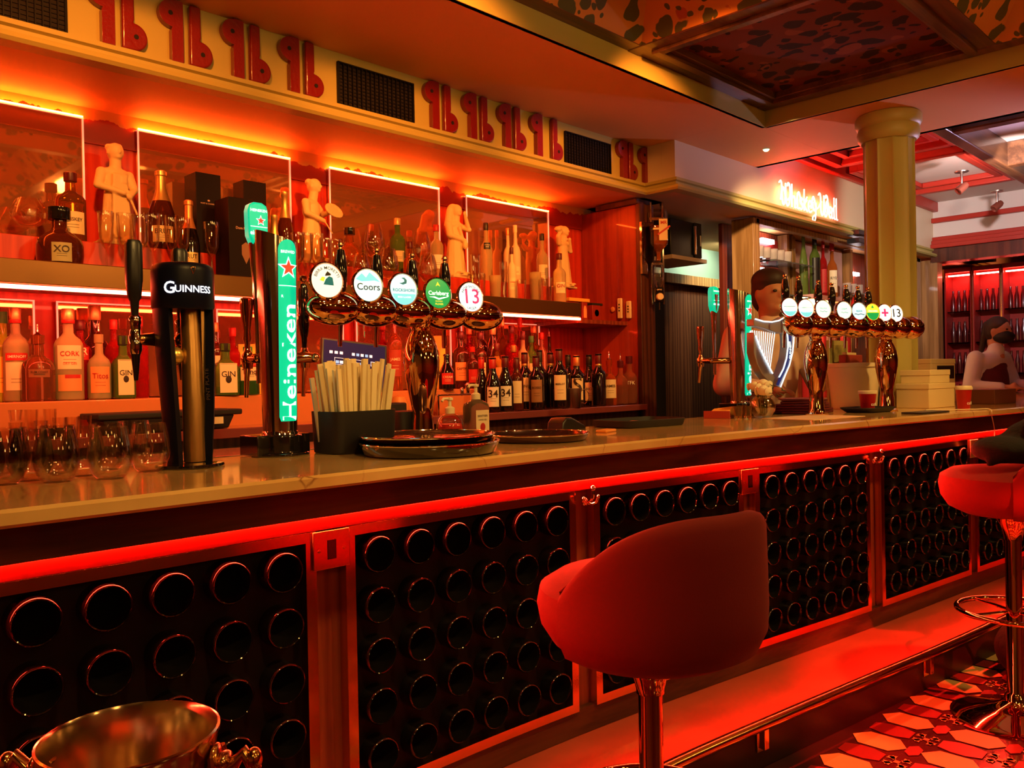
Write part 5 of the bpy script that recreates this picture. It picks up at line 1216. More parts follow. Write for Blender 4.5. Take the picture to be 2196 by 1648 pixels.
bottle(1043,480,3.62,ZU,27,'long',GPALE,LABK,'clear vodka bottle with a dark cap, leftmost of the vodkas',LABK,'VODKA',(.55,.66),1.1,txm=PAPERW)
bottle(1106,486,3.62,ZU,22,'long',FROST,PAPER,'tall frosted cream bottle in the middle of the vodkas',PAPER,None,(.16,.30))
bottle(1090,490,3.66,ZU,20,'long',FROST,ORANF,'second frosted bottle behind the middle vodka')
bottle(1163,503,3.62,ZU,26,'long',GPALE,LABK,'clear vodka bottle with a dark cap, rightmost on the raised step',PAPER,None,(.16,.42))
bottle(1098,530,3.42,ZM,26,'spirit',FROST,MAROON,'frosted vodka bottle with a dark cap standing at the shelf front',PAPER,'VODKA',(.2,.42),txm=INKR)
bottle(1200,545,3.42,ZM,28,'spirit',GPALE,MAROON,'pale spirit bottle with a maroon cap before the rightmost statue',PAPER,'GIN',(.2,.42),txm=INKR)
for i,(px,yt,w) in enumerate(((1030,590,24),(1062,592,26),(1080,560,24),(1118,600,28),(1148,585,26),(1172,596,26),(1020,545,22))):
    stemglass(px,yt,3.38 if i%2 else 3.46,ZM,w,'tumbler','tall tumbler at the right end of the upper shelf, '+['far left','second, dull amber','upper middle, taller','centre','right of centre','far right, by the pale bottle','left back one'][i],'tumblers on the upper shelf',GPALE if i%3==1 else GTHIN)
bottle(1012,590,3.40,ZM,26,'cognac',mat('bronze_shaker',(.62,.36,.15),.25,metal=.8),None,'bronze domed shaker behind the badge numbered thirteen',name='cocktail_shaker')
# --- lower tier, left part
bottle(8,668,3.60,ZTIER,46,'spirit',GYELL,LABG,'bright yellow green liqueur bottle at the left edge of the lower shelf',LABY,None,(.1,.5),1.9)
def band(t,r,h): 
    m=MB();patch(m,r*1.9,h*.44,h*.52,r+.0018,0);put_text(m,'SMIRNOFF',.02,1,at=(0,h*.48),R=r+.0038,width=r*1.5,bold=.01);m.build('red_band',[LABR,PAPERW],t)
bottle(35,660,3.52,ZTIER,52,'spirit',GPALE,GOLDF,'clear vodka bottle with gold cap and red band label, left end of lower shelf',PAPER,None,(.12,.42),1.9,extra=band,sq=0,neck=REDF)
bottle(82,697,3.50,ZTIER,66,'jug',GBROWN if 0 else mat('tea_glass',(.55,.16,.06),.06,trans=.8,ior=1.33),None,'round brown spirit bottle with a steel pourer on the lower shelf',mat('faint_label',(.30,.10,.05),.5),'RUM COAST',(.36,.48),1.3,pour=True)
bottle(148,664,3.50,ZTIER,58,'spirit',GPALE,GOLDF,'clear gin bottle with a cream label reading CORK and a red base',PAPER,'CORK',(.34,.60),1.75,txm=INKR,neck=REDF,extra=lambda t,r,h:(lambda m:(patch(m,r*1.75,h*.10,h*.28,r+.0012,0),patch(m,r*1.1,h*.24,h*.28,r+.0016,1,at=r*.2),put_text(m,'DRY GIN',.01,1,at=(0,h*.40),R=r+.0034,width=r*.9),m.build('lower_label',[LABO,LABR],t)))(MB()))
bottle(172,690,3.62,ZTIER,50,'spirit',GRED,MAROON,'red bottle with a round badge behind the gin bottle',LABR,'HR',(.5,.66),1.4,txm=PAPERW)
bottle(205,657,3.62,ZTIER,62,'jug',GBROWN,GOLDF,'large dark bottle with a clear stopper behind the copper label bottle')
bottle(213,695,3.50,ZTIER,50,'jug',GPALE,None,'vodka bottle with a copper coloured label and a steel pourer',LABO,'Titos',(.10,.50),1.75,pour=True,txm=INKR)
bottle(264,722,3.50,ZTIER,46,'jug',GGREEN,LABK,'square green gin bottle with a cream label left of the black tower',PAPER,'GIN',(.06,.62),sq=6,rz=-.1)
bottle(245,690,3.63,ZTIER,36,'spirit',GRED,REDF,'red spirit bottle behind the left green gin bottle')
bottle(300,680,3.63,ZTIER,36,'spirit',GRED,REDF,'red spirit bottle just left of the black tower')
bottle(463,694,3.60,ZTIER,34,'spirit',GBROWN,ORANF,'dark bottle with a cream label right of the black tower',PAPER,None,(.12,.55))
bottle(483,738,3.47,ZTIER,50,'jug',GGREEN,LABK,'square green gin bottle with a cream label right of the black tower',PAPER,'GIN',(.06,.62),sq=6,rz=-.2)
bottle(532,745,3.47,ZTIER,46,'jug',GBROWN if 0 else mat('deep_green_glass',(.03,.12,.03),.05,trans=.4,ior=1.33,coat=.5),LABG,'dark green gin bottle with a red seal, left of the lit cylinder tower',PAPER,'Tanq',(.30,.58),1.7,extra=lambda t,r,h:(lambda m:(m.ell((r*.45,-r*.78,h*.62),(.011,.005,.011),14,8),m.build('red_seal',LABR,t)))(MB()))
m=MB();m.box(-.06,.06,-.03,.03,0,.235,0);m.T=Matrix.Translation((0,-.0305,.14))@Matrix.Rotation(PI/2,4,'X');m.lathe([(0,.001),(.024,.001)],24,1);m.lathe([(.026,.0008),(.036,.0008)],24,2);o=m.build('juice_carton',[LABY,LABG,PAPERW]);o.location=(XY(540,3.62,1.35),3.62,ZTIER+.0005);o.rotation_euler=(0,0,-.4);tag(o,'yellow carton with a green lime disc behind the dark green gin bottle','carton')
bottle(500,705,3.64,ZTIER,34,'spirit',GRED,REDF,'red spirit bottle behind the right green gin bottle')
# --- lower tier, right part (behind the wine)
bottle(846,672,3.58,ZTIER,34,'spirit',mat('whiskey_green_red',(.45,.10,.03),.05,trans=.6,ior=1.33),GOLDF,'tall whiskey bottle with pale lettering left of the copper font leg',mat('dark_red_label',(.30,.04,.02),.5),'JAMES',(.18,.52),1.7,txm=PAPER)
bottle(822,690,3.64,ZTIER,30,'spirit',GRED,REDF,'red bottle behind the till screen corner')
m=MB();m.box(-.05,.05,-.03,.03,0,.30,0);m.T=Matrix.Translation((0,-.0306,.20))@Matrix.Rotation(PI/2,4,'X');m.lathe([(0,.001),(.020,.001)],20,1);o=m.build('gift_carton',[LABY,LABO]);o.location=(XY(935,3.62,1.45),3.62,ZTIER+.0005);o.rotation_euler=(0,0,-.6);tag(o,'yellow and orange bottle carton right of the copper font leg','carton')
rt=[(958,760,3.44,36,'champ',DGLASS,None,PAPER and LABR,'CREAM','dark cream liqueur bottle with a red oval label'),
 (988,712,3.55,38,'spirit',GBROWN,MAROON,LABO,'CAPTN','brown rum bottle with an orange arched label'),
 (1007,702,3.63,30,'spirit',GRED,ORANF,LABR,None,'red bottle with a copper cap'),
 (1030,715,3.55,30,'spirit',GBROWN,MAROON,PAPER,'MIC','dark bottle with a square cream card label'),
 (1035,692,3.63,24,'spirit',GBROWN,GOLDF,None,None,'slim brown bottle with a gold cap at the back'),
 (1058,690,3.55,34,'burg',GBROWN,GOLDF,PAPER,None,'dark bottle with a cream oval label'),
 (1078,682,3.63,26,'spirit',GAMBER,GOLDF,LABR,None,'amber bottle with a tall gold cap'),
 (1098,700,3.55,30,'spirit',GRED,MAROON,None,None,'wide red bottle'),
 (1116,680,3.63,26,'long',GRED,REDF,None,None,'tall slim red bottle'),
 (1122,712,3.55,28,'jug',GPALE,MAROON,PAPER,None,'pale stoppered bottle'),
 (1140,722,3.55,26,'spirit',GGREEN,LABG,PAPER,None,'green bottle'),
 (1146,700,3.64,30,'spirit',GAMBER,ORANF,LABY,None,'amber bottle with a broad yellow label'),
 (1162,715,3.56,26,'spirit',GPINK,REDF,None,None,'pink bottle'),
 (1179,705,3.60,20,'long',GBROWN,None,None,None,'thin dark bottle with a long pourer'),
 (1066,738,3.47,28,'jug',GAMBER,MAROON,LABO,None,'squat amber bottle in the front of the spirits'),
 (1102,742,3.47,28,'jug',GRED,GOLDF,None,None,'squat red bottle in the front of the spirits'),
 (1013,745,3.47,28,'spirit',GBROWN,REDF,LABR,None,'small brown bottle with a red label in front')]
for (px,yt,Y,w,kd,gl_,cp,lb,tx,lab) in rt:
    bottle(px,yt,Y,ZTIER,w,kd,gl_,cp,lab+', among the spirits behind the wine',lb,tx,(.14,.46),1.5,pour=('pourer' in lab),rz=-.6,txm=PAPER if lb in(LABR,) else None,group='spirits behind the wine')
# --- wine and others on the low counter
wn=[(1033,768,3.36,30,'burg',DGLASS,REDF,None,None,'red-capped dark wine bottle at the left end of the wine row'),
 (1057,768,3.29,36,'burg',DGLASS,REDF,PAPERW,'34','red-capped wine bottle with a white label, second in the wine row'),
 (1084,765,3.29,36,'burg',DGLASS,MAROON,PAPERW,'34','dark-capped wine bottle with a white label, right of the similar red-capped one'),
 (1108,768,3.30,30,'wine',GBROWN,MAROON,PAPER,None,'reddish wine bottle with a low cream label'),
 (1126,757,3.35,34,'wine',DGLASS,MAROON,PAPER,'VINO','wine bottle with a gold neck band and tall cream label'),
 (1150,765,3.29,34,'wine',DGLASS,MAROON,mat('brown_label',(.35,.17,.08),.5),'ROSSO','wine bottle with a brown picture label'),
 (1158,752,3.37,30,'wine',DGLASS,LABK,None,None,'plain dark wine bottle behind the brown label one'),
 (1181,757,3.35,32,'wine',DGLASS,MAROON,None,None,'dark wine bottle with a pale neck band'),
 (1200,750,3.31,36,'wine',DGLASS,MAROON,PAPER,'MERLOT','wine bottle with a tall stepped cream label in the middle'),
 (1219,762,3.36,28,'wine',DGLASS,LABK,None,None,'dark wine bottle left of the one marked S'),
 (1237,764,3.32,34,'wine',DGLASS,ORANF,PAPER,'S','copper-capped wine bottle with a cream label marked S'),
 (1264,762,3.34,32,'burg',DGLASS,LABK,PAPER,'RIOJA','dark wine bottle with a small low label right of the steel jug'),
 (1284,760,3.30,32,'wine',DGLASS,MAROON,None,None,'dark wine bottle with a gold band under a maroon cap')]
for (px,yt,Y,w,kd,gl_,cp,lb,tx,lab) in wn:
    bottle(px,yt,Y,ZLOW,w,kd,gl_,cp,lab,lb,tx,(.10,.46) if kd=='burg' else (.14,.56),1.5,rz=-.75,neck=GOLDF if 'band' in lab else None,group='wine bottles on the low back counter')
bottle(1307,755,3.27,ZLOW,33,'jug',GAMBER,None,'whiskey bottle with a cream label and pourer near the partition',PAPER,'JAMES',(.16,.56),1.7,pour=True,rz=-.75)
bottle(1331,760,3.30,ZLOW,32,'jug',GPINK,MAROON,'pink bottle with a pourer, left of the lettered pink one',None,None,pour=True)
def tfk(t,r,h):
    m=MB();m.T=Matrix.Rotation(.0,4,'Z');put_text(m,'TFK',.03,0,at=(0,h*.44),R=r+.003,width=r*1.1,bold=.01);m.build('white_lettering',PAPERW,t)
bottle(1350,765,3.31,ZLOW,34,'jug',GPINK,MAROON,'pink bottle lettered TFK against the wooden partition',extra=tfk,rz=-.75)
# steel jug with wire handle
c=Vector((XY(1230,3.235,ZLOW+.05),3.235,ZLOW+.0006));t=thing('steel_jug','small steel measuring jug with a looped wire handle before the wine row','jug',c,-.7)
m=MB();m.lathe([(0,0),(.042,0),(.044,.004),(.047,.115),(.0455,.115),(.042,.006),(0,.006)],32);m.build('jug_body',STEEL,t)
m=MB();m.tube([(.046,0,.10),(.07,0,.11),(.092,0,.085),(.092,0,.05),(.07,0,.022),(.045,0,.03)],.0022,8);m.build('wire_handle',CHROME,t)
# shot glasses and the black tray on the low counter
sg=MB();sg.lathe([(0,0),(.018,0),(.019,.004),(.0235,.075),(.022,.075),(.017,.01),(0,.010)],22);s1=None
for i,(px,Y,zz_,k) in enumerate(((34,3.30,0,.8),(34,3.30,.062,.55),(68,3.36,0,1.35),(108,3.36,0,1.35),(88,3.26,0,.85),(128,3.28,0,.95),(155,3.28,0,.95),(182,3.28,0,.98))):
    lab='shot glass behind the stemless glasses, '+['lower of the stacked pair at the far left','upper of the stacked pair at the far left','tall one, third from the left','tall one, fourth from the left','short one between the tall ones','third from the black tray','second from the black tray','next to the black tray'][i]
    q=Vector((XY(px,Y,1.15),Y,ZLOW+.0006+zz_))
    if s1 is None: s1=sg.build('shot_glass',GTHIN);s1.location=q;tag(s1,lab,'glass','shot glasses on the low back counter');o=s1
    else: o=dup(s1,q,0,lab)
    o.scale=(1,1,k)
xa,xb_=XY(193,3.3,1.16),XY(500,3.3,1.16)
t=thing('garnish_tray','long black lidded garnish tray on the low back counter at the left','tray',((xa+xb_)/2,3.315,ZLOW+.0006));w=(xb_-xa)/2
m=MB();m.hexa([(-w+.04,-.075,0),(w-.05,-.075,0),(w-.05,.075,0),(-w+.04,.075,0),(-w+.02,-.09,.055),(w-.03,-.09,.055),(w-.03,.09,.055),(-w+.02,.09,.055)]);m.box(-w,w,-.10,.10,.055,.078);m.build('tray_body',BLACKM,t,.006)
m=MB();m.box(w-.14,w-.08,-.0905,-.088,.02,.048,0);m.build('paper_tag',PAPER,t)
relax()
# red box and remotes beside the shelf end
zl=1.6655
def small(px,Y,z,w,d,h,name,mt,lab,cat,rz=0):
    o=MB().box(-w/2,w/2,-d/2,d/2,0,h).build(name,mt,bevel=min(w,d,h)*.12);o.location=(XY(px,Y,z+h/2),Y,z+.0006);o.rotation_euler=(0,0,rz);tag(o,lab,cat);return o
def pbx(px,Y,w,h,lab,ic):
    t=thing('playing_box',lab,'box',(XY(px,Y,zl+h/2),Y,zl+.0006),0);m=MB();m.box(-w/2,w/2,-.03,.03,0,h);m.build('carton_body',mat('red_box_%d'%px,(.30,.02,.012),.35),t,.003)
    m=MB()
    if ic=='dot': m.T=Matrix.Translation((0,-.0306,h*.5))@Matrix.Rotation(PI/2,4,'X');m.lathe([(0,.001),(h*.22,.001)],20)
    else: m.prism([(-w*.3,h*.1),(w*.3,h*.1),(w*.3,h*.6),(w*.15,h*.8),(-w*.15,h*.8),(-w*.3,h*.6)],-.0312,-.0302)
    m.build('printed_mark',LABO,t);return t
pbx(1228,3.42,.055,.105,'small red box with a pale arch mark at the end of the upper shelf','arch')
pbx(1247,3.42,.05,.11,'narrow red box with a pale arch mark, right of its neighbour','arch')
pbx(1272,3.45,.085,.10,'red box with an orange dot by the partition','dot')
small(1237,3.42,zl+.112,.20,.05,.022,'card_pack',NAPK,'flat orange packet on top of the two narrow red boxes','packet')
small(1275,3.46,zl+.102,.11,.05,.015,'black_case',BLACKM,'flat black case lying on the red dotted box','case')
def remote(px,yt,yb,lab,x=XP-.004):
    a=PX(px,yt,x);b=PX(px,yb,x);h=a.z-b.z
    t=thing('remote_control',lab,'remote control',(x,a.y,b.z),0)
    m=MB();m.box(-.018,0,-.019,.019,0,h);m.build('casing',PLASTW,t,.007,3)
    m=MB()
    for k in range(3): m.box(-.0195,-.0175,-.005,.005,h*(.35+.15*k),h*(.35+.15*k)+.009)
    m.build('buttons',BLACK,t)
remote(1331,640,684,'white remote control mounted on the partition, left one');remote(1350,646,684,'white remote control mounted on the partition, right one')
m=MB();a=PX(1315,664,XP-.004);m.T=Matrix.Translation(a)@Matrix.Rotation(-PI/2,4,'Y');m.lathe([(0,0),(.017,0),(.018,.006),(.014,.009),(0,.009)],24);tag(m.build('dimmer_knob',LABO),'round orange knob on the partition beside the two remote controls','knob')
m=MB();a=PY(1282,700,YW-.02);m.T=Matrix.Translation(a);m.box(-.02,.02,-.02,.018,-.03,.05);m.box(-.012,.016,-.024,-.02,-.055,.01);o=m.build('wall_thermostat',LABO,bevel=.005);tag(o,'orange-lit wall fitting below the cubby ledge','switch')
# till screen
Y=3.30;P4=[PY(694,699,Y),PY(800,706,Y+.05),PY(842,824,Y+.02),PY(712,800,Y-.02)]
c0=PY(770,860,Y+.03)
t=thing('till_screen','tilted touch till screen with blue and white keys behind the straws','till',(c0.x-.035,c0.y,ZLOW+.0006),-.25)
W_,Hh=.165,.225
m=MB();T=Matrix.Translation((0,-.01,.155))@Matrix.Rotation(-.22,4,'X')@Matrix.Rotation(.12,4,'Y');m.T=T;m.box(-W_,W_,-.012,.016,-.01,Hh);m.build('screen_case',BLACK,t,.006)
m=MB();m.T=T;m.box(-W_+.012,W_-.012,-.0135,-.0125,.004,Hh-.012,0)
for k in range(3): m.box(-.125+.025*k,-.110+.025*k,-.0145,-.0135,.150,.163,1)
for k in range(5): m.box(-.015+.022*k,-.001+.022*k,-.0145,-.0135,.150,.163,1 if k%2==0 else 2)
m.box(-.10,.05,-.0142,-.0136,.098,.0995,1);m.box(-.10,.05,-.0142,-.0136,.130,.1315,1);m.box(-.10,-.0985,-.0142,-.0136,.098,.13,1);m.box(.0485,.05,-.0142,-.0136,.098,.13,1)
for k in range(7): m.box(-.094+.020*k,-.078+.020*k,-.0145,-.0136,.104,.118,2 if k in(0,6) else 1)
m.box(.08,.125,-.0142,-.0136,.108,.110,1);m.box(.08,.082,-.0142,-.0136,.108,.13,1);m.box(.08,.125,-.0142,-.0136,.128,.130,1)
m.box(.09,.11,-.0145,-.0136,.07,.082,1);m.box(.085,.13,-.0145,-.0136,.03,.045,2);m.box(.118,.124,-.0145,-.0136,.006,.012,1)
m.build('lit_display',[SCREEN,SCW,SCB],t)
m=MB();m.hexa([(-.06,-.06,0),(.07,-.06,0),(.07,.06,0),(-.06,.06,0),(-.03,-.02,.16),(.03,-.02,.16),(.03,.02,.17),(-.03,.02,.17)]);m.build('stand',BLACK,t,.004)
small(815,3.25,ZLOW,.26,.09,.075,'cash_drawer',BLACKM,'low black box on the back counter right of the till stand','box')
o=MB();o.lathe([(0,0),(.05,0),(.055,.01),(.05,.06),(.03,.10),(0,.11)],24);o=o.build('lamp_dome',mat('dome_glow',(.9,.35,.10),.4,trans=.3));o.location=(XY(862,3.31,1.2),3.335,ZLOW+.0006);tag(o,'small orange translucent dome right of the till','dome')
# dark rail with hoses under the counter line (sink fittings)
t=thing('tap_hose_rack','dark metal rail with small taps behind the sanitiser bottles','rack',(XY(980,3.22,ZLOW),3.235,ZLOW+.0006),0)
m=MB();m.box(-.13,.13,-.02,.02,.10,.108);m.box(-.13,-.12,-.02,.02,0,.10);m.box(.12,.13,-.02,.02,0,.10);m.build('rack_frame',CHROME,t,.002)
m=MB();m.cap((.09,0,.108),(.09,0,.15),.010,.014);m.cap((.05,0,.108),(.05,0,.13),.012,.010);m.build('small_taps',CHROME,t)
# ================================================================= RIGHT SIDE BEHIND THE BAR
# optic dispenser with an upturned bottle, on the partition front
ox,oy=XP+.10,3.16
z_top=PY(1413,452,oy).z
t=thing('optic_bottle','upturned amber spirit bottle in a wall dispenser on the partition','dispenser',(XY(1413,oy,1.9),oy,1.85),-.75)
zt=z_top-1.85;r=.062
m=MB();zb=zt-.335
m.lathe([(0,zb+.0),(.016,zb),(.017,zb+.05),(.030,zb+.075),(.055,zb+.10),(.060,zb+.12),(.060,zt-.01),(.054,zt),(0,zt)],32,sq=5,flat=.8);m.build('upper_glass',GTHIN,t)
m=MB();m.lathe([(0,zb+.004),(.013,zb+.004),(.014,zb+.05),(.028,zb+.077),(.052,zb+.102),(.057,zb+.12),(.057,zb+.23),(0,zb+.23)],32,sq=5,flat=.8);m.build('amber_spirit',mat('amber_spirit_liquid',(.55,.13,.02),.1,trans=.45,ior=1.2),t)
m=MB();m.box(-.004,.052,-.0525,-.0505,zb+.13,zb+.27,0);m.T=Matrix.Translation((.024,-.0532,zb+.20))@Matrix.Rotation(-.6,4,'Y');m.box(-.05,.05,-.0006,0,-.012,.0,1);m.T=Matrix.Identity(4);put_text(m,'MR',.03,1,at=(.026,zb+.245),y=-.0532,bold=.03);m.box(-.06,.06,-.0527,-.0508,zb+.20,zb+.212,0);m.build('label',[PAPER,LABR],t)
m=MB();m.lathe([(0,zb-.005),(.020,zb-.005),(.022,zb-.03),(.030,zb-.05),(.034,zb-.09),(.030,zb-.14),(.018,zb-.17),(0,zb-.17)],24);m.build('measure_chamber',GTHIN,t)
m=MB();m.box(-.030,.030,-.015,.030,zb-.27,zb-.172);m.build('dispenser_body',BLACKG,t,.006);m=MB();m.T=Matrix.Translation((0,-.016,zb-.235))@Matrix.Rotation(PI/2,4,'X');m.lathe([(0,.024),(.020,.024),(.024,.018),(.024,0),(0,0)],24);m.build('push_button',PLASTW,t)
m=MB();m.T=Matrix.Identity(4);put_text(m,'OPTIC',.012,0,at=(0,zb-.188),y=-.0158,bold=.02);m.box(-.004,.004,-.012,-.004,zb-.32,zb-.27,1);m.build('lettering_and_spout',[PAPER,CHROME],t)
m=MB();m.box(-.045,-.033,.03,.08,zb-.28,zt+.06);m.box(.033,.045,.03,.08,zb-.28,zt+.06);m.box(-.05,.05,.03,.05,zt-.06,zt-.04);m.box(-.045,.045,.028,.045,zb-.02,zb-.005);m.build('bracket',CHROME,t,.002)
# second upturned bottle just behind
t=thing('optic_bottle','clear upturned bottle half hidden left of the amber dispenser bottle','dispenser',(XP+.012,3.185,1.95))
m=MB();m.lathe([(0,.03),(.012,.03),(.014,.08),(.032,.11),(.034,.13),(.034,.34),(.030,.35),(0,.35)],24);m.build('glass_body',GCLEAR,t)
m=MB();m.box(-.03,.03,.034,.05,.02,.36);m.build('bracket',CHROME,t)
# dark doorway recess
XD0=XP+.13
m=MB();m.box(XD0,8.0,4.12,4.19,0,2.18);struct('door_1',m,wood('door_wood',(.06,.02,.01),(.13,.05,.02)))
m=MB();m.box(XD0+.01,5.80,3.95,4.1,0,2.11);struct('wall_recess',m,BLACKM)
m=MB();m.box(5.98,8.0,4.05,4.11,2.10,2.18);struct('trim_12',m,WOODO)
# box set on a bracket shelf
sx,sy=5.30,3.55
t=thing('bracket_shelf','white bracket shelf carrying the black equipment box','shelf',(sx,sy,2.17))
m=MB();m.box(-.24,.22,-.18,.18,-.03,0);m.build('shelf_board',SOFW,t,.003)
m=MB();m.box(-.23,-.20,.12,.54,-.02,.02) ;m.build('arm',STEEL,t)
t=thing('equipment_box','black speaker-like equipment box under the soffit beside the dispenser bottle','speaker',(sx,sy,2.1706))
m=MB();m.box(-.20,.10,-.14,.14,0,.27);m.build('cabinet',BLACK,t,.006);m=MB();m.box(.105,.20,-.15,.12,.01,.27);m.build('side_unit',BLACKM,t,.004);m=MB();m.tube([(.10,-.155,.03),(.10,-.155,.24)],.012,10);m.build('chrome_bar',CHROME,t)
m=MB();m.box(.175,.19,-.1525,-.15,.10,.18);m.build('vent',PAPERW,t)
# oak post and the whiskey cabinet
YA=3.07;DP=.29;X0=XY(1618,YA,1.8);YB=PX(1571,650,X0).y;X1=9.2
t=thing('whiskey_cabinet','oak framed whiskey cabinet under the neon sign with a foggy mirror and glass shelves','cabinet',(X0,YA,0))
def cx_(px,z=2.1,dy=DP): return XY(px,YA+dy,z)-X0
m=MB();m.box(0,.05,0,YB-YA,0,ZS-.01);m.build('left_side',WOODO,t,.004)
m=MB();m.box(.05,X1-X0,DP,DP+.03,0,ZS-.01);m.build('back_board',WOODR,t)
xm0,xm1=cx_(1690),cx_(1800)
m=MB();m.box(xm0,xm1,DP-.03,DP-.005,1.55,ZS-.03);m.build('foggy_mirror',mat('foggy_mirror_glass',(.80,.52,.48),.5,metal=.2,noise=(.60,.33,.28),bscale=3),t)
m=MB()
for x,w in ((.05,.05),(X1-X0-.12,.1)): m.box(x,x+w,.0,.06,1.0,ZS-.01)
for p1,p2 in ((1668,1673),(1679,1686),(1804,1810)): m.box(cx_(p1),cx_(p2),DP-.09,DP-.001,1.0,ZS-.01)
m.box(.05,X1-X0,.0,.06,ZS-.05,ZS-.01);m.build('oak_frame',WOODO,t,.004)
m=MB();m.box(cx_(1626),cx_(1666),DP-.012,DP-.001,2.24,ZS-.06);m.box(cx_(1645),cx_(1662),DP-.012,DP-.001,1.85,2.18);m.build('red_back_panel',mat('red_back_panel',(.50,.02,.02),.4),t)
m=MB();m.box(cx_(1625),cx_(1650),DP-.05,DP-.015,2.375,2.41);m.box(cx_(1626),cx_(1635),DP-.03,DP-.015,2.02,2.17);m.box(cx_(1813),cx_(1833),DP-.05,DP-.015,2.24,2.27);m.build('light_tube',WHITEL,t)
GSH=mat('green_edge_glass',(.75,.85,.78),.05,trans=.85,ior=1.4)
for a_,b_,z in ((1610,1692,2.195),(1610,1692,1.93),(1610,1692,1.55),(1806,1870,2.03),(1806,1870,1.70)): m.box(max(.055,cx_(a_)),cx_(b_),.07,DP-.006,z,z+.01) if 0 else MB().box(max(.055,cx_(a_)),cx_(b_),.07,DP-.006,z,z+.01).build('glass_shelf',GSH,t)
m=MB();m.box(cx_(1722,1.95,.14),cx_(1798,1.95,.14),.05,DP-.031,1.925,1.965);m.build('lit_ledge',mat('pink_ledge',(.75,.40,.32),.4),t,.003)
m=MB();m.box(cx_(1735,1.9,.14),cx_(1785,1.9,.14),.12,.20,1.902,1.924);m.build('ledge_light',SHL,t)
m=MB();m.box(.051,X1-X0,-.02,DP-.001,.0,1.08);m.build('lower_counter',WOODO,t,.004)
# bottles on the ledge
def cb(px,yt,w,kind,gl_,cp,lab,**k): return bottle(px,yt,3.22,1.9655,w,kind,gl_,cp,lab,group=None,**k)
cb(1724,497,18,'burg',mat('olive_glass',(.25,.40,.08),.1,trans=.6,ior=1.33),None,'olive green wine bottle, leftmost on the lit whiskey ledge')
cb(1748,500,22,'wine',GGREEN,LABK,'dark green lettered bottle second on the lit whiskey ledge',label=LABK,text='XIII',lz=(.1,.6))
cb(1766,519,16,'spirit',GRED,REDF,'red bottle third on the lit whiskey ledge',label=LABR,lz=(.08,.5))
cb(1785,522,22,'jug',GAMBER,REDF,'amber whiskey bottle with a cream label, rightmost on the lit ledge',label=PAPER,text='RYE',lz=(.1,.5))
gm=MB();gm.lathe([(0,0),(.030,0),(.034,.004),(.038,.085),(.0365,.085),(.031,.008),(0,.008)],18);g1_=None;k_=0
GX=mat('cut_glass',(1,.88,.80),.12,trans=.6,ior=1.3)
for (pxs,z,Y,where) in (((1628,1643,1658,1673,1688),2.2055,3.18,'top left glass shelf'),((1634,1650,1666,1681),2.2055,3.27,'back row of the top left glass shelf'),((1668,1682,1694),1.5605,3.22,'bottom left glass shelf'),((1816,1829,1842),2.0405,3.22,'upper right glass shelf'),((1815,1829),1.7105,3.22,'lower right glass shelf')):
    for i,px in enumerate(pxs):
        q=Vector((XY(px,Y,z+.04),Y,z+.0005));lab='whiskey tumbler on the %s, %s from the left'%(where,ORD[i])
        if g1_ is None: g1_=gm.build('whiskey_tumbler',GX);g1_.location=q;tag(g1_,lab,'glass','whiskey tumblers in the cabinet')
        else: dup(g1_,q,0,lab)
for i,px in enumerate((1728,1738,1762,1792,1806,1815)):
    q=Vector((XY(px,3.21,1.70),3.21,1.0805));m=MB();m.lathe([(0,0),(.03,0),(.034,.006),(.034,.56),(.018,.60),(.014,.64),(.014,.69),(0,.69)],18,sq=4);o=m.build('spirit_bottle',(LABR,GRED,LABR,GBROWN,LABR,LABR)[i]);o.location=q;tag(o,'red-topped bottle below the lit whiskey ledge, %s from the left'%ORD[i],'bottle','red-topped bottles under the ledge')
m=MB();m.box(-.05,.05,-.02,.02,0,.012);o=None
# red looped tap in the cabinet
c=Vector((XY(1822,3.20,1.7),3.20,1.7106));t=thing('red_dispenser','red curved drinks dispenser on the lower right glass shelf','dispenser',c+Vector((.1,0,0)))
m=MB();m.tube(crom([(-.08,0,.0),(-.06,0,.12),(.0,0,.26),(.08,0,.30),(.14,0,.24),(.12,0,.16)]),.016,10);m.build('curved_arm',CUPR,t);m=MB();m.box(.07,.17,-.03,.03,.08,.16);m.build('head',BLACK,t,.004)
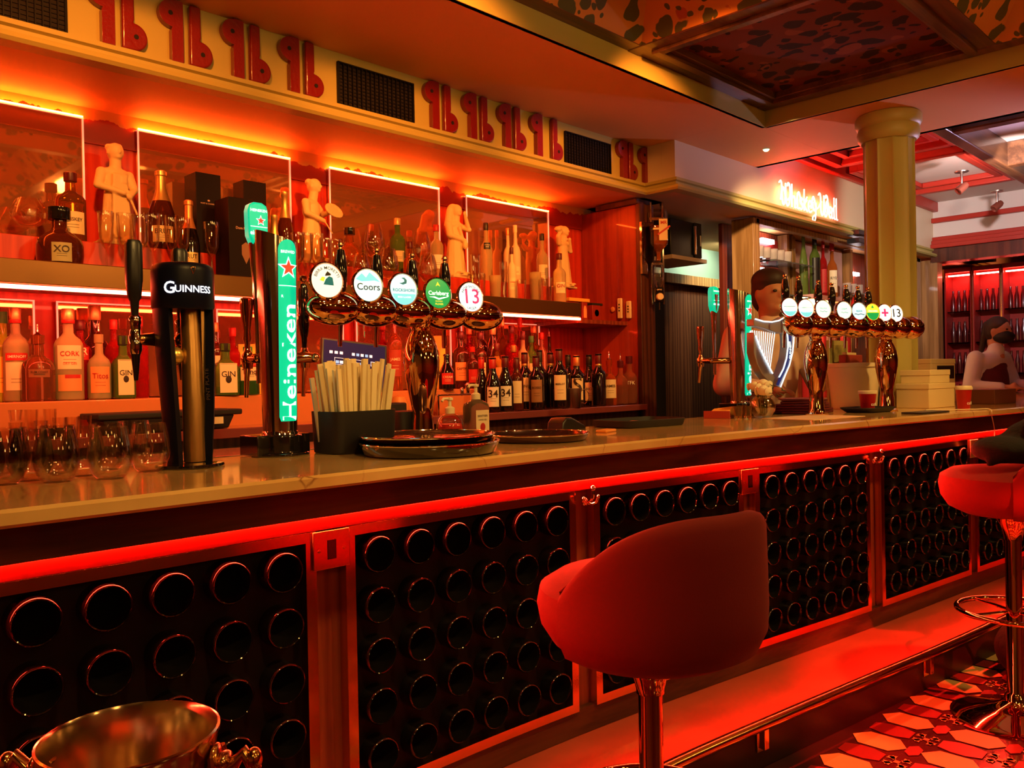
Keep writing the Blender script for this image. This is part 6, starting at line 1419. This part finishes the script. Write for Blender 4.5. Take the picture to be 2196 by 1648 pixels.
# ---- neon sign
a=PY(1672,398,YR-.05);b=PY(1797,440,YR-.05);W_=b.x-a.x
t=thing('neon_sign','white neon sign reading Whiskey Wall with a red glow on the cream fascia','sign',(a.x,YR-.001,0))
ST={'W':[[(0,.9),(.10,1.0),(.16,.8),(.16,.3),(.24,.02),(.34,.12),(.40,.5),(.40,.95),(.40,.4),(.48,.02),(.60,.1),(.68,.5),(.66,.9),(.56,1.0),(.52,.85)]],
'h':[[(.06,1.0),(.05,.5),(.05,.0)],[(.05,.35),(.15,.5),(.24,.42),(.24,.05),(.30,.02)]],'i':[[(.08,.48),(.07,.1),(.14,.0)],[(.09,.66),(.10,.70)]],
's':[[(.24,.45),(.14,.52),(.06,.42),(.12,.28),(.22,.18),(.16,.02),(.02,.06)]],'k':[[(.06,.95),(.05,.5),(.05,.0)],[(.24,.50),(.07,.24),(.26,.0)]],
'e':[[(.04,.24),(.20,.30),(.22,.44),(.12,.52),(.03,.36),(.05,.10),(.15,.0),(.26,.08)]],'y':[[(.04,.50),(.06,.22),(.16,.12),(.24,.26)],[(.26,.50),(.24,.0),(.18,-.30),(.06,-.36),(.02,-.22),(.12,-.10),(.26,-.02)]],
'a':[[(.24,.44),(.12,.52),(.03,.36),(.04,.10),(.14,.0),(.22,.14),(.25,.48),(.24,.1),(.30,.0)]],'l':[[(.08,1.0),(.07,.4),(.08,.05),(.16,.0)]],' ':[]}
ADV={'W':.74,'h':.33,'i':.19,'s':.29,'k':.31,'e':.29,'y':.32,'a':.33,'l':.17,' ':.12}
word='Whiskey Wall';tot=sum(ADV[c] for c in word);sc=W_/tot;x=0;m=MB();m2=MB()
zb0=PY(1680,447,YR-.05).z;zb1=PY(1790,470,YR-.05).z
zbase=PY(1700,452,YR-.05).z+.028;hs=.175
for ch in word:
    for st in ST[ch]:
        pts=crom([((x+u)*sc,-.045,zbase+v*hs) for u,v in st],5)
        m.tube(pts,.0055,8)
    x+=ADV[ch]
m.build('white_letter_tubes',NEONW,t)
m=MB()
for k in range(4): m.tube(crom([(W_*k/4+.05,-.030,zbase+.04),(W_*k/4+.10,-.026,zbase+.14),(W_*k/4+.16,-.026,zbase+.05),(W_*(k+1)/4-.01,-.026,zbase+.12)],5),.006,6)
m.build('red_back_tubes',NEONR,t)
# black stacked speakers on the fascia near the column
for k,(py) in enumerate((502,519)):
    a=PY(1842,py,YR-.06);m=MB();m.box(-.11,.11,-.05,.060,-.022,.022);o=m.build('fascia_bracket',BLACK,bevel=.004);o.location=(a.x,YR-.06,a.z);tag(o,['upper','lower'][k]+' black bar fixed to the fascia left of the column','bracket')
# small ceiling sensor light
a=PZ(1643,321,ZC);m=MB();m.lathe([(0,-.012),(.012,-.012),(.02,-.004),(.022,0),(0,0)],18);o=m.build('ceiling_sensor',mat('sensor_green',(.6,.9,.6),.3,em=(.5,1,.55),es=2));o.location=a;tag(o,'tiny green-lit sensor on the ceiling above the neon sign','sensor')
# track spots
for i,(px,py,yb) in enumerate(((2062,368,410),(2138,410,445))):
    zc=2.855;a=PZ(px,py,zc);t=thing('track_spotlight',['red-lit track spotlight nearer the column','track spotlight further right under the dark beams'][i],'spotlight',a)
    m=MB();m.lathe([(0,-.006),(.05,-.006),(.052,0),(0,0)],24);m.build('ceiling_plate',STEEL,t);m=MB();m.cap((0,0,-.005),(0,0,-.10),.009);m.build('stem',STEEL,t)
    m=MB();m.T=Matrix.Translation((0,0,-.13))@Matrix.Rotation(.7,4,'X')@Matrix.Rotation(.6,4,'Y');m.lathe([(0,.05),(.022,.05),(.030,.03),(.034,-.04),(.030,-.042),(.0,-.03)],22);m.build('lamp_head',mat('spot_red_brown%d'%i,(.30,.08,.05),.3,metal=.7),t)
# ================================================================= FAR RIGHT
def cab(y,i):
    t=thing('display_cabinet','red-lit glass display cabinet far behind the bar, %s of the three'%['left','middle','right'][i],'display cabinet',(10.2,y,0))
    m=MB();m.box(.25,.30,-.125,.125,.9,2.40);m.box(0,.3,-.14,-.125,.9,2.40);m.box(0,.3,.125,.14,.9,2.40);m.box(0,.3,-.14,.14,.85,.9);m.box(0,.3,-.14,.14,2.40,2.45);m.build('red_case',mat('cab_red%d'%i,(.45,.03,.02),.4),t)
    m=MB();m.box(.04,.06,-.11,.11,2.36,2.375);m.build('light_tube',mat('cab_light%d'%i,(1,.3,.2),.4,em=(1,.12,.08),es=55),t)
    m=MB();
    for z in (1.25,1.6,1.95): MB().box(.03,.25,-.12,.12,z,z+.012).build('glass_shelf',GCLEAR,t)
    m=MB()
    for z in (1.262,1.612,1.962,.9):
        for k in range(5): yy=-.09+.06*(k%4);m.T=Matrix.Translation((.14,yy,z));m.lathe([(0,0),(.022,0),(.023,.14),(.012,.19),(.012,.24),(0,.24)],10)
    m.T=Matrix.Identity(4);m.build('bottles',mat('cab_bottles%d'%i,(.10,.01,.01),.15,coat=.5),t)
    m=MB();m.box(-.02,.0,-.155,-.141,.9,2.4);m.build('brass_edge',BRASS,t)
    b_=t.children
    for ch in b_:
        if ch.name.startswith('bottles'): ch['kind']='stuff'
cab(3.02,0);cab(2.73,1);cab(2.44,2)
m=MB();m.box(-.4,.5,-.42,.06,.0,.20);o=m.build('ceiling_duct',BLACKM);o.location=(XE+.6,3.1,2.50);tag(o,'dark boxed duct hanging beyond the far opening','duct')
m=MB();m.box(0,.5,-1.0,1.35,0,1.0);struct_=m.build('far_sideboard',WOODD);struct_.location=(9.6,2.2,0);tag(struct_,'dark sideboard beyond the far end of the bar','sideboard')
for i,(y,z) in enumerate(((2.22,1.98),(2.02,1.98))):
    m=MB();m.lathe([(0,0),(.05,0),(.07,.13),(.05,.14),(0,.14)],16);o=m.build('wall_lamp',mat('red_shade%d'%i,(.8,.15,.06),.5,em=(1,.10,.04),es=1.6));o.location=(10.5,y,z-.1);tag(o,'small red shaded lamp in the dark far niche, '+['left','right'][i],'lamp')
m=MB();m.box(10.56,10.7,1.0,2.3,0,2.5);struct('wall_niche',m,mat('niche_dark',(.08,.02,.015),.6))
# coffee machine and heat lamp beyond the bar
c=Vector((7.9,1.62,1.1))
t=thing('coffee_machine','dark red coffee machine with a black group handle at the right edge','coffee machine',(7.55,1.22,ZK))
m=MB();m.box(-.35,.35,-.16,.20,0.0,.10);m.box(-.33,.33,-.10,.22,.10,.36);m.box(-.36,.36,-.22,.22,.36,.44);m.build('housing',mat('machine_red',(.30,.04,.03),.25,metal=.4),t,.01)
m=MB();m.cap((-.2,-.22,.28),(-.42,-.32,.24),.014);m.cap((.1,-.22,.28),(.0,-.40,.24),.014);m.build('group_handle',BLACKG,t)
m=MB();m.box(-.34,.34,-.25,-.20,.02,.05);m.build('drip_tray',STEEL,t,.003)
m=MB();m.lathe([(0,.16),(.03,.15),(.10,.10),(.15,.02),(.155,0),(.145,0),(.0,.05)],32);o=m.build('heat_lamp',mat('lamp_shade_cream',(.85,.50,.28),.4,em=(1,.30,.10),es=.5));o.location=(7.6,1.36,ZK+.46);tag(o,'cream domed heat lamp over the coffee machine at the right edge','lamp')
m=MB();m.cap((0,0,.16),(0,0,1.18),.006);
o.location.z=1.66
b=m.build('lamp_cord',BLACK,o);
# things seen over the cartons
small(1930,2.10,ZK,.03,.02,.20,'pale_scoop',SKIN,'pale rounded scoop handle standing behind the cartons','scoop')
small(1965,2.10,ZK,.16,.06,.235,'folded_cloth',SHIRTW,'folded whitish cloth stacked behind the large carton','cloth',.2)
o=MB();o.ell((0,0,.13),(.20,.15,.13),20,12);o.ell((.12,.02,.10),(.13,.14,.10));o.ell((-.10,-.02,.22),(.10,.09,.06));o=o.build('bag',COAT_,remesh=.014,sm=3);q=PZ(2150,1450,0);o.location=(3.98,.90,.003);tag(o,'black soft lump on the floor behind the right stool','bag')  # added black rounded lump covering this part of the floor
# ================================================================= PEOPLE
def person(name,loc,rz,lab,hgt,shirt,vest,skin,hair,trousers,pose,sc=1.):
    t=thing('person',lab,'person',loc,rz);s=hgt/1.75
    m=MB();m.T=Matrix.Scale(s,4);c=m.cap;e=m.ell
    # body (skin): neck, head, forearms, hands, legs core
    hx,hy=pose['head'];lean=pose.get('lean',0)
    c((0,-.02-lean*.8,1.40),(hx*.6,hy*.6-.0,1.54),.055,.052);e((hx,hy,1.63),(.075,.092,.115),22,16);e((hx,hy-.02,1.56),(.055,.065,.055));e((hx,hy-.095,1.615),(.014,.022,.024),10,8)
    e((hx,hy-.080,1.648),(.050,.018,.010),10,6);e((hx,hy-.086,1.578),(.026,.012,.009),10,6);e((hx,hy-.075,1.54),(.028,.025,.02),10,6)
    for k in (-1,1): e((hx+k*.075,hy+.005,1.62),(.012,.022,.032),10,8)
    e((0,-lean*.3,1.15),(.15,.10,.28))
    for sd in ('L','R'):
        sh,el,wr=[Vector(v) for v in pose[sd]];c(sh,el,.050,.040);c(el,wr,.038,.026)
        d=(wr-el).normalized();pc=wr+d*.05;e(pc,(.036,.036,.045) if 0 else (.034,.030,.046));up=Vector((0,0,1));sd_=d.cross(up).normalized()
        for k in range(4):
            b0=pc+d*.03+sd_*(.022*(k-1.5)*.66);b1=b0+d*(.036-.004*abs(k-1.2))+Vector((0,0,-.006));b2=b1+d*.018+Vector((0,0,-.022));c(b0,b1,.0095,.0085,8);c(b1,b2,.0085,.0072,8)
        th=pc+sd_*(.030 if sd=='L' else -.030);c(pc-d*.02+(th-pc)*.5,th+d*.028+Vector((0,0,-.012)),.011,.0085,8)
    for k in (-1,1): c((k*.09,0,.92),(k*.10,-.01,.50),.085,.055);c((k*.10,-.01,.50),(k*.10,.02,.09),.052,.036);e((k*.10,-.05,.045),(.042,.11,.042))
    m.build('body',skin,t,remesh=.011,sm=4)
    m=MB();m.T=Matrix.Scale(s,4);c=m.cap;e=m.ell
    e((0,-lean*.3,1.20),(.185,.125,.26));e((0,-.0-lean*.6,1.36),(.19,.10,.09));e((0,0,.98),(.165,.125,.12));c((0,-.01-lean*.7,1.42),(0,-.01-lean*.75,1.465),.072,.068)
    for sd in ('L','R'):
        sh,el,wr=[Vector(v) for v in pose[sd]];c(sh,el,.070,.060);c(el,wr-(wr-el).normalized()*pose.get('cuff',.03),.058,.044)
    m.build('shirt',shirt,t,remesh=.012,sm=5)
    if vest:
        m=MB();m.T=Matrix.Scale(s,4);m.ell((0,-lean*.3,1.18),(.192,.134,.25));m.ell((0,-lean*.5,1.34),(.150,.112,.09));m.ell((0,0,.98),(.172,.132,.13));m.build('waistcoat',vest,t,remesh=.012,sm=5)
    m=MB();m.T=Matrix.Scale(s,4);c=m.cap;m.ell((0,0,.93),(.168,.125,.10))
    for k in (-1,1): c((k*.09,0,.90),(k*.10,-.01,.50),.098,.075);c((k*.10,-.01,.50),(k*.10,.02,.08),.073,.062)
    m.build('trousers',trousers,t,remesh=.014,sm=4)
    m=MB();m.T=Matrix.Scale(s,4);m.ell((hx,hy+.018,1.668),(.085,.098,.088));m.ell((hx,hy+.05,1.62),(.078,.065,.10))
    if hair[1]=='tail': m.cap((hx,hy+.12,1.66),(hx,hy+.17,1.45),.035,.022);m.ell((hx,hy+.11,1.68),(.04,.035,.04))
    else: m.ell((hx,hy+.01,1.70),(.090,.105,.07))
    m.build('hair',hair[0],t,remesh=.009,sm=4)
    m=MB();m.T=Matrix.Scale(s,4)
    for k in (-1,1): m.ell((hx+k*.030,hy-.0895,1.634),(.013,.007,.008),10,8)
    m.build('eyes',mat('eye_dark_'+name,(.03,.02,.015),.2),t)
    return t,s,hx,hy
px_=on(1640,2.45,0)
person('a',(XY(1640,2.40,1.4),2.40,0),-.5,'bartender in a pale shirt with dark hair standing behind the lit harp',1.90,SHIRT,None,SKIN,(HAIR,'short'),mat('apron_brown',(.20,.04,.02),.7),
 dict(head=(0,-.06),lean=.05,L=((-.19,-.02,1.40),(-.29,-.06,1.14),(-.14,-.24,1.12)),R=((.19,-.02,1.40),(.29,-.06,1.14),(.14,-.24,1.14))))
t,s,hx,hy=person('b',(8.15,2.2,0),-.35,'waitress in a white shirt, burgundy waistcoat and black mask at the far right',1.76,SHIRTW,VEST,SKIN,(HAIR,'tail'),mat('black_trousers',(.015,.01,.012),.8),
 dict(head=(.02,-.12),lean=.12,L=((-.18,-.04,1.39),(-.26,-.04,1.15),(-.12,-.28,1.14)),R=((.18,-.04,1.39),(.24,-.10,1.15),(.14,-.32,1.16)),cuff=.05))
m=MB();m.T=Matrix.Scale(s,4);m.ell((hx,hy-.038,1.572),(.077,.092,.060),20,12);m.build('face_mask',BLACKM,t,angle=60)
# ================================================================= LAMPS OF THE ROOM AND ADDED FILL SPOTS
def globe(x,y,z,lab,r=.09,mt=None,cord=True,group='warm globe pendants over the room'):
    t=thing('globe_pendant',lab,'lamp',(x,y,z),0,group)
    m=MB();m.ell((0,0,0),r,24,16);m.build('glass_globe',mt or LAMPW,t);m=MB();m.lathe([(0,r-.01),(.03,r-.01),(.03,r+.05),(.012,r+.06),(0,r+.06)],18);m.tube([(0,0,r+.05),(0,0,2.90-z)],.004,6);m.build('cap_and_cord',BRASS,t)
for i,(x,y) in enumerate(((1.2,-1.0),(3.4,-1.3),(-.6,-.6),(2.3,-3.2),(5.2,-1.6),(.2,-2.8))): globe(x,y,2.25,'warm glass globe pendant over the tables behind the camera')
def area(name,loc,rot,size,energy,col,sy=None):
    l=bpy.data.lights.new(name,'AREA');l.shape='RECTANGLE';l.size=size;l.size_y=sy or size;l.energy=energy;l.color=col;o=bpy.data.objects.new(name,l);C.objects.link(o);o.location=loc;o.rotation_euler=rot;return o
def spot(name,loc,tgt,energy,col,ang=60,blend=.6,rad=.04):
    l=bpy.data.lights.new(name,'SPOT');l.energy=energy;l.color=col;l.spot_size=math.radians(ang);l.spot_blend=blend;l.shadow_soft_size=rad;o=bpy.data.objects.new(name,l);C.objects.link(o);o.location=loc;o.rotation_euler=(Vector(tgt)-Vector(loc)).to_track_quat('-Z','Y').to_euler();return o
WARM=(1,.50,.11)
# ceiling downlights set in the coffers over the customer side
for i,(x,y) in enumerate(((2.7,.6),(1.4,.6),(4.0,.6),(2.7,-.6),(.1,.6),(4.0,-.6))):
    a=Vector((x,y,3.09));m=MB();m.lathe([(0,-.003),(.035,-.003),(.045,-.010),(.050,0),(0,0)],20);o=m.build('downlight',LAMPW);o.location=(x,y,3.085);tag(o,'round brass-rimmed downlight in a coffer behind the camera','lamp','downlights in the coffers')
WARM=(1,.56,.14)
spot('downlight_beam_1',(2.2,.35,2.88),(2.0,1.9,1.1),105,WARM,80,.9,.06)
spot('downlight_beam_2',(.6,.35,2.88),(.8,2.0,1.1),85,WARM,80,.9,.06)
spot('downlight_beam_3',(3.9,.2,2.88),(3.9,1.8,1.1),150,WARM,80,.9,.06)
spot('track_beam_fascia',(2.4,-.6,2.80),(2.2,3.2,2.68),60,WARM,70,.8,.08)
spot('track_beam_column',(3.3,-.4,2.7),(5.0,1.9,2.0),70,WARM,38,.7,.06)
spot('track_beam_left',(.2,-.8,2.80),(.9,3.2,2.66),35,WARM,60,.8,.08)
AMB=(1,.27,.035)
for i,(x,y) in enumerate(((1.0,1.7),(2.3,1.7),(3.6,1.7))): spot('shelf_fill_%d'%i,(x-.4,y,2.86),(x+.4,3.6,1.95),190,AMB,62,.9,.05)  # added amber spots lighting the statues, no fittings built
spot('track_beam_far_1',(6.6,1.6,2.62),(9.3,2.2,2.85),170,(1,.80,.82),75,.5,.03)
spot('soffit_violet_fill',(7.4,.9,1.9),(6.2,1.7,2.85),110,(.86,.62,1.0),58,.6,.05)  # added upward spot tinting the soffit violet, not on a track
spot('cabinet_fill',(4.55,2.2,2.76),(6.4,3.15,1.9),230,(1,.66,.36),50,.7,.05)  # added warm spot to brighten the oak post and cabinet
m=MB();m.lathe([(0,-.004),(.04,-.004),(.05,-.012),(.055,0),(0,0)],20);o=m.build('downlight',WHITEL);o.location=(6.7,3.72,ZS);tag(o,'small added white downlight in the soffit beyond the partition, out of sight','lamp')  # unseen fitting added to light the dark recess wall
spot('recess_fill',(6.7,3.72,2.45),(6.7,4.2,2.2),30,(.80,1,.82),120,.8,.04)  # spot of the added recess fitting
spot('recess_fill_low',(6.3,3.6,2.45),(6.7,4.15,1.5),26,(1,.75,.5),80,.8,.04)  # second added spot, for the door wood, without a fitting
spot('far_room_fill',(10.9,1.6,1.3),(10.6,2.4,2.75),90,(1,.26,.08),95,.6,.08)  # added orange spot brightening the far ceiling, without a fitting
spot('track_beam_wall',(6.6,1.2,2.4),(8.0,3.0,2.7),80,(1,.82,.70),60,.6,.05)
spot('red_floor_wash',(2.0,-.9,2.4),(3.25,.55,0),1000,(1,.02,.008),34,.25,.02)
# world
w=bpy.data.worlds.new('world');bpy.context.scene.world=w;w.use_nodes=True;bg=w.node_tree.nodes['Background'];bg.inputs[0].default_value=(.6,.12,.04,1);bg.inputs[1].default_value=.05
# ================================================================= CAMERA
cd=bpy.data.cameras.new('camera');cam=bpy.data.objects.new('camera',cd);C.objects.link(cam);cd.sensor_fit='HORIZONTAL';cd.sensor_width=36;cd.lens=F/2196*36;cd.clip_start=.02
r_,d_,f_=[Vector(v) for v in CM];u_=-d_;b__=-f_
cam.matrix_world=Matrix(((r_.x,u_.x,b__.x,0),(r_.y,u_.y,b__.y,0),(r_.z,u_.z,b__.z,H),(0,0,0,1)))
S=bpy.context.scene;S.camera=cam;S.view_settings.view_transform='Standard';S.view_settings.look='None';S.view_settings.exposure=0;S.view_settings.gamma=1
try: S.view_settings.use_curve_mapping=False
except Exception: pass
S.cycles.max_bounces=10;S.cycles.transmission_bounces=10;S.cycles.glossy_bounces=5;S.cycles.diffuse_bounces=3;S.cycles.caustics_reflective=False;S.cycles.caustics_refractive=False;S.cycles.sample_clamp_indirect=4;S.cycles.use_denoising=True;S.cycles.use_light_tree=True
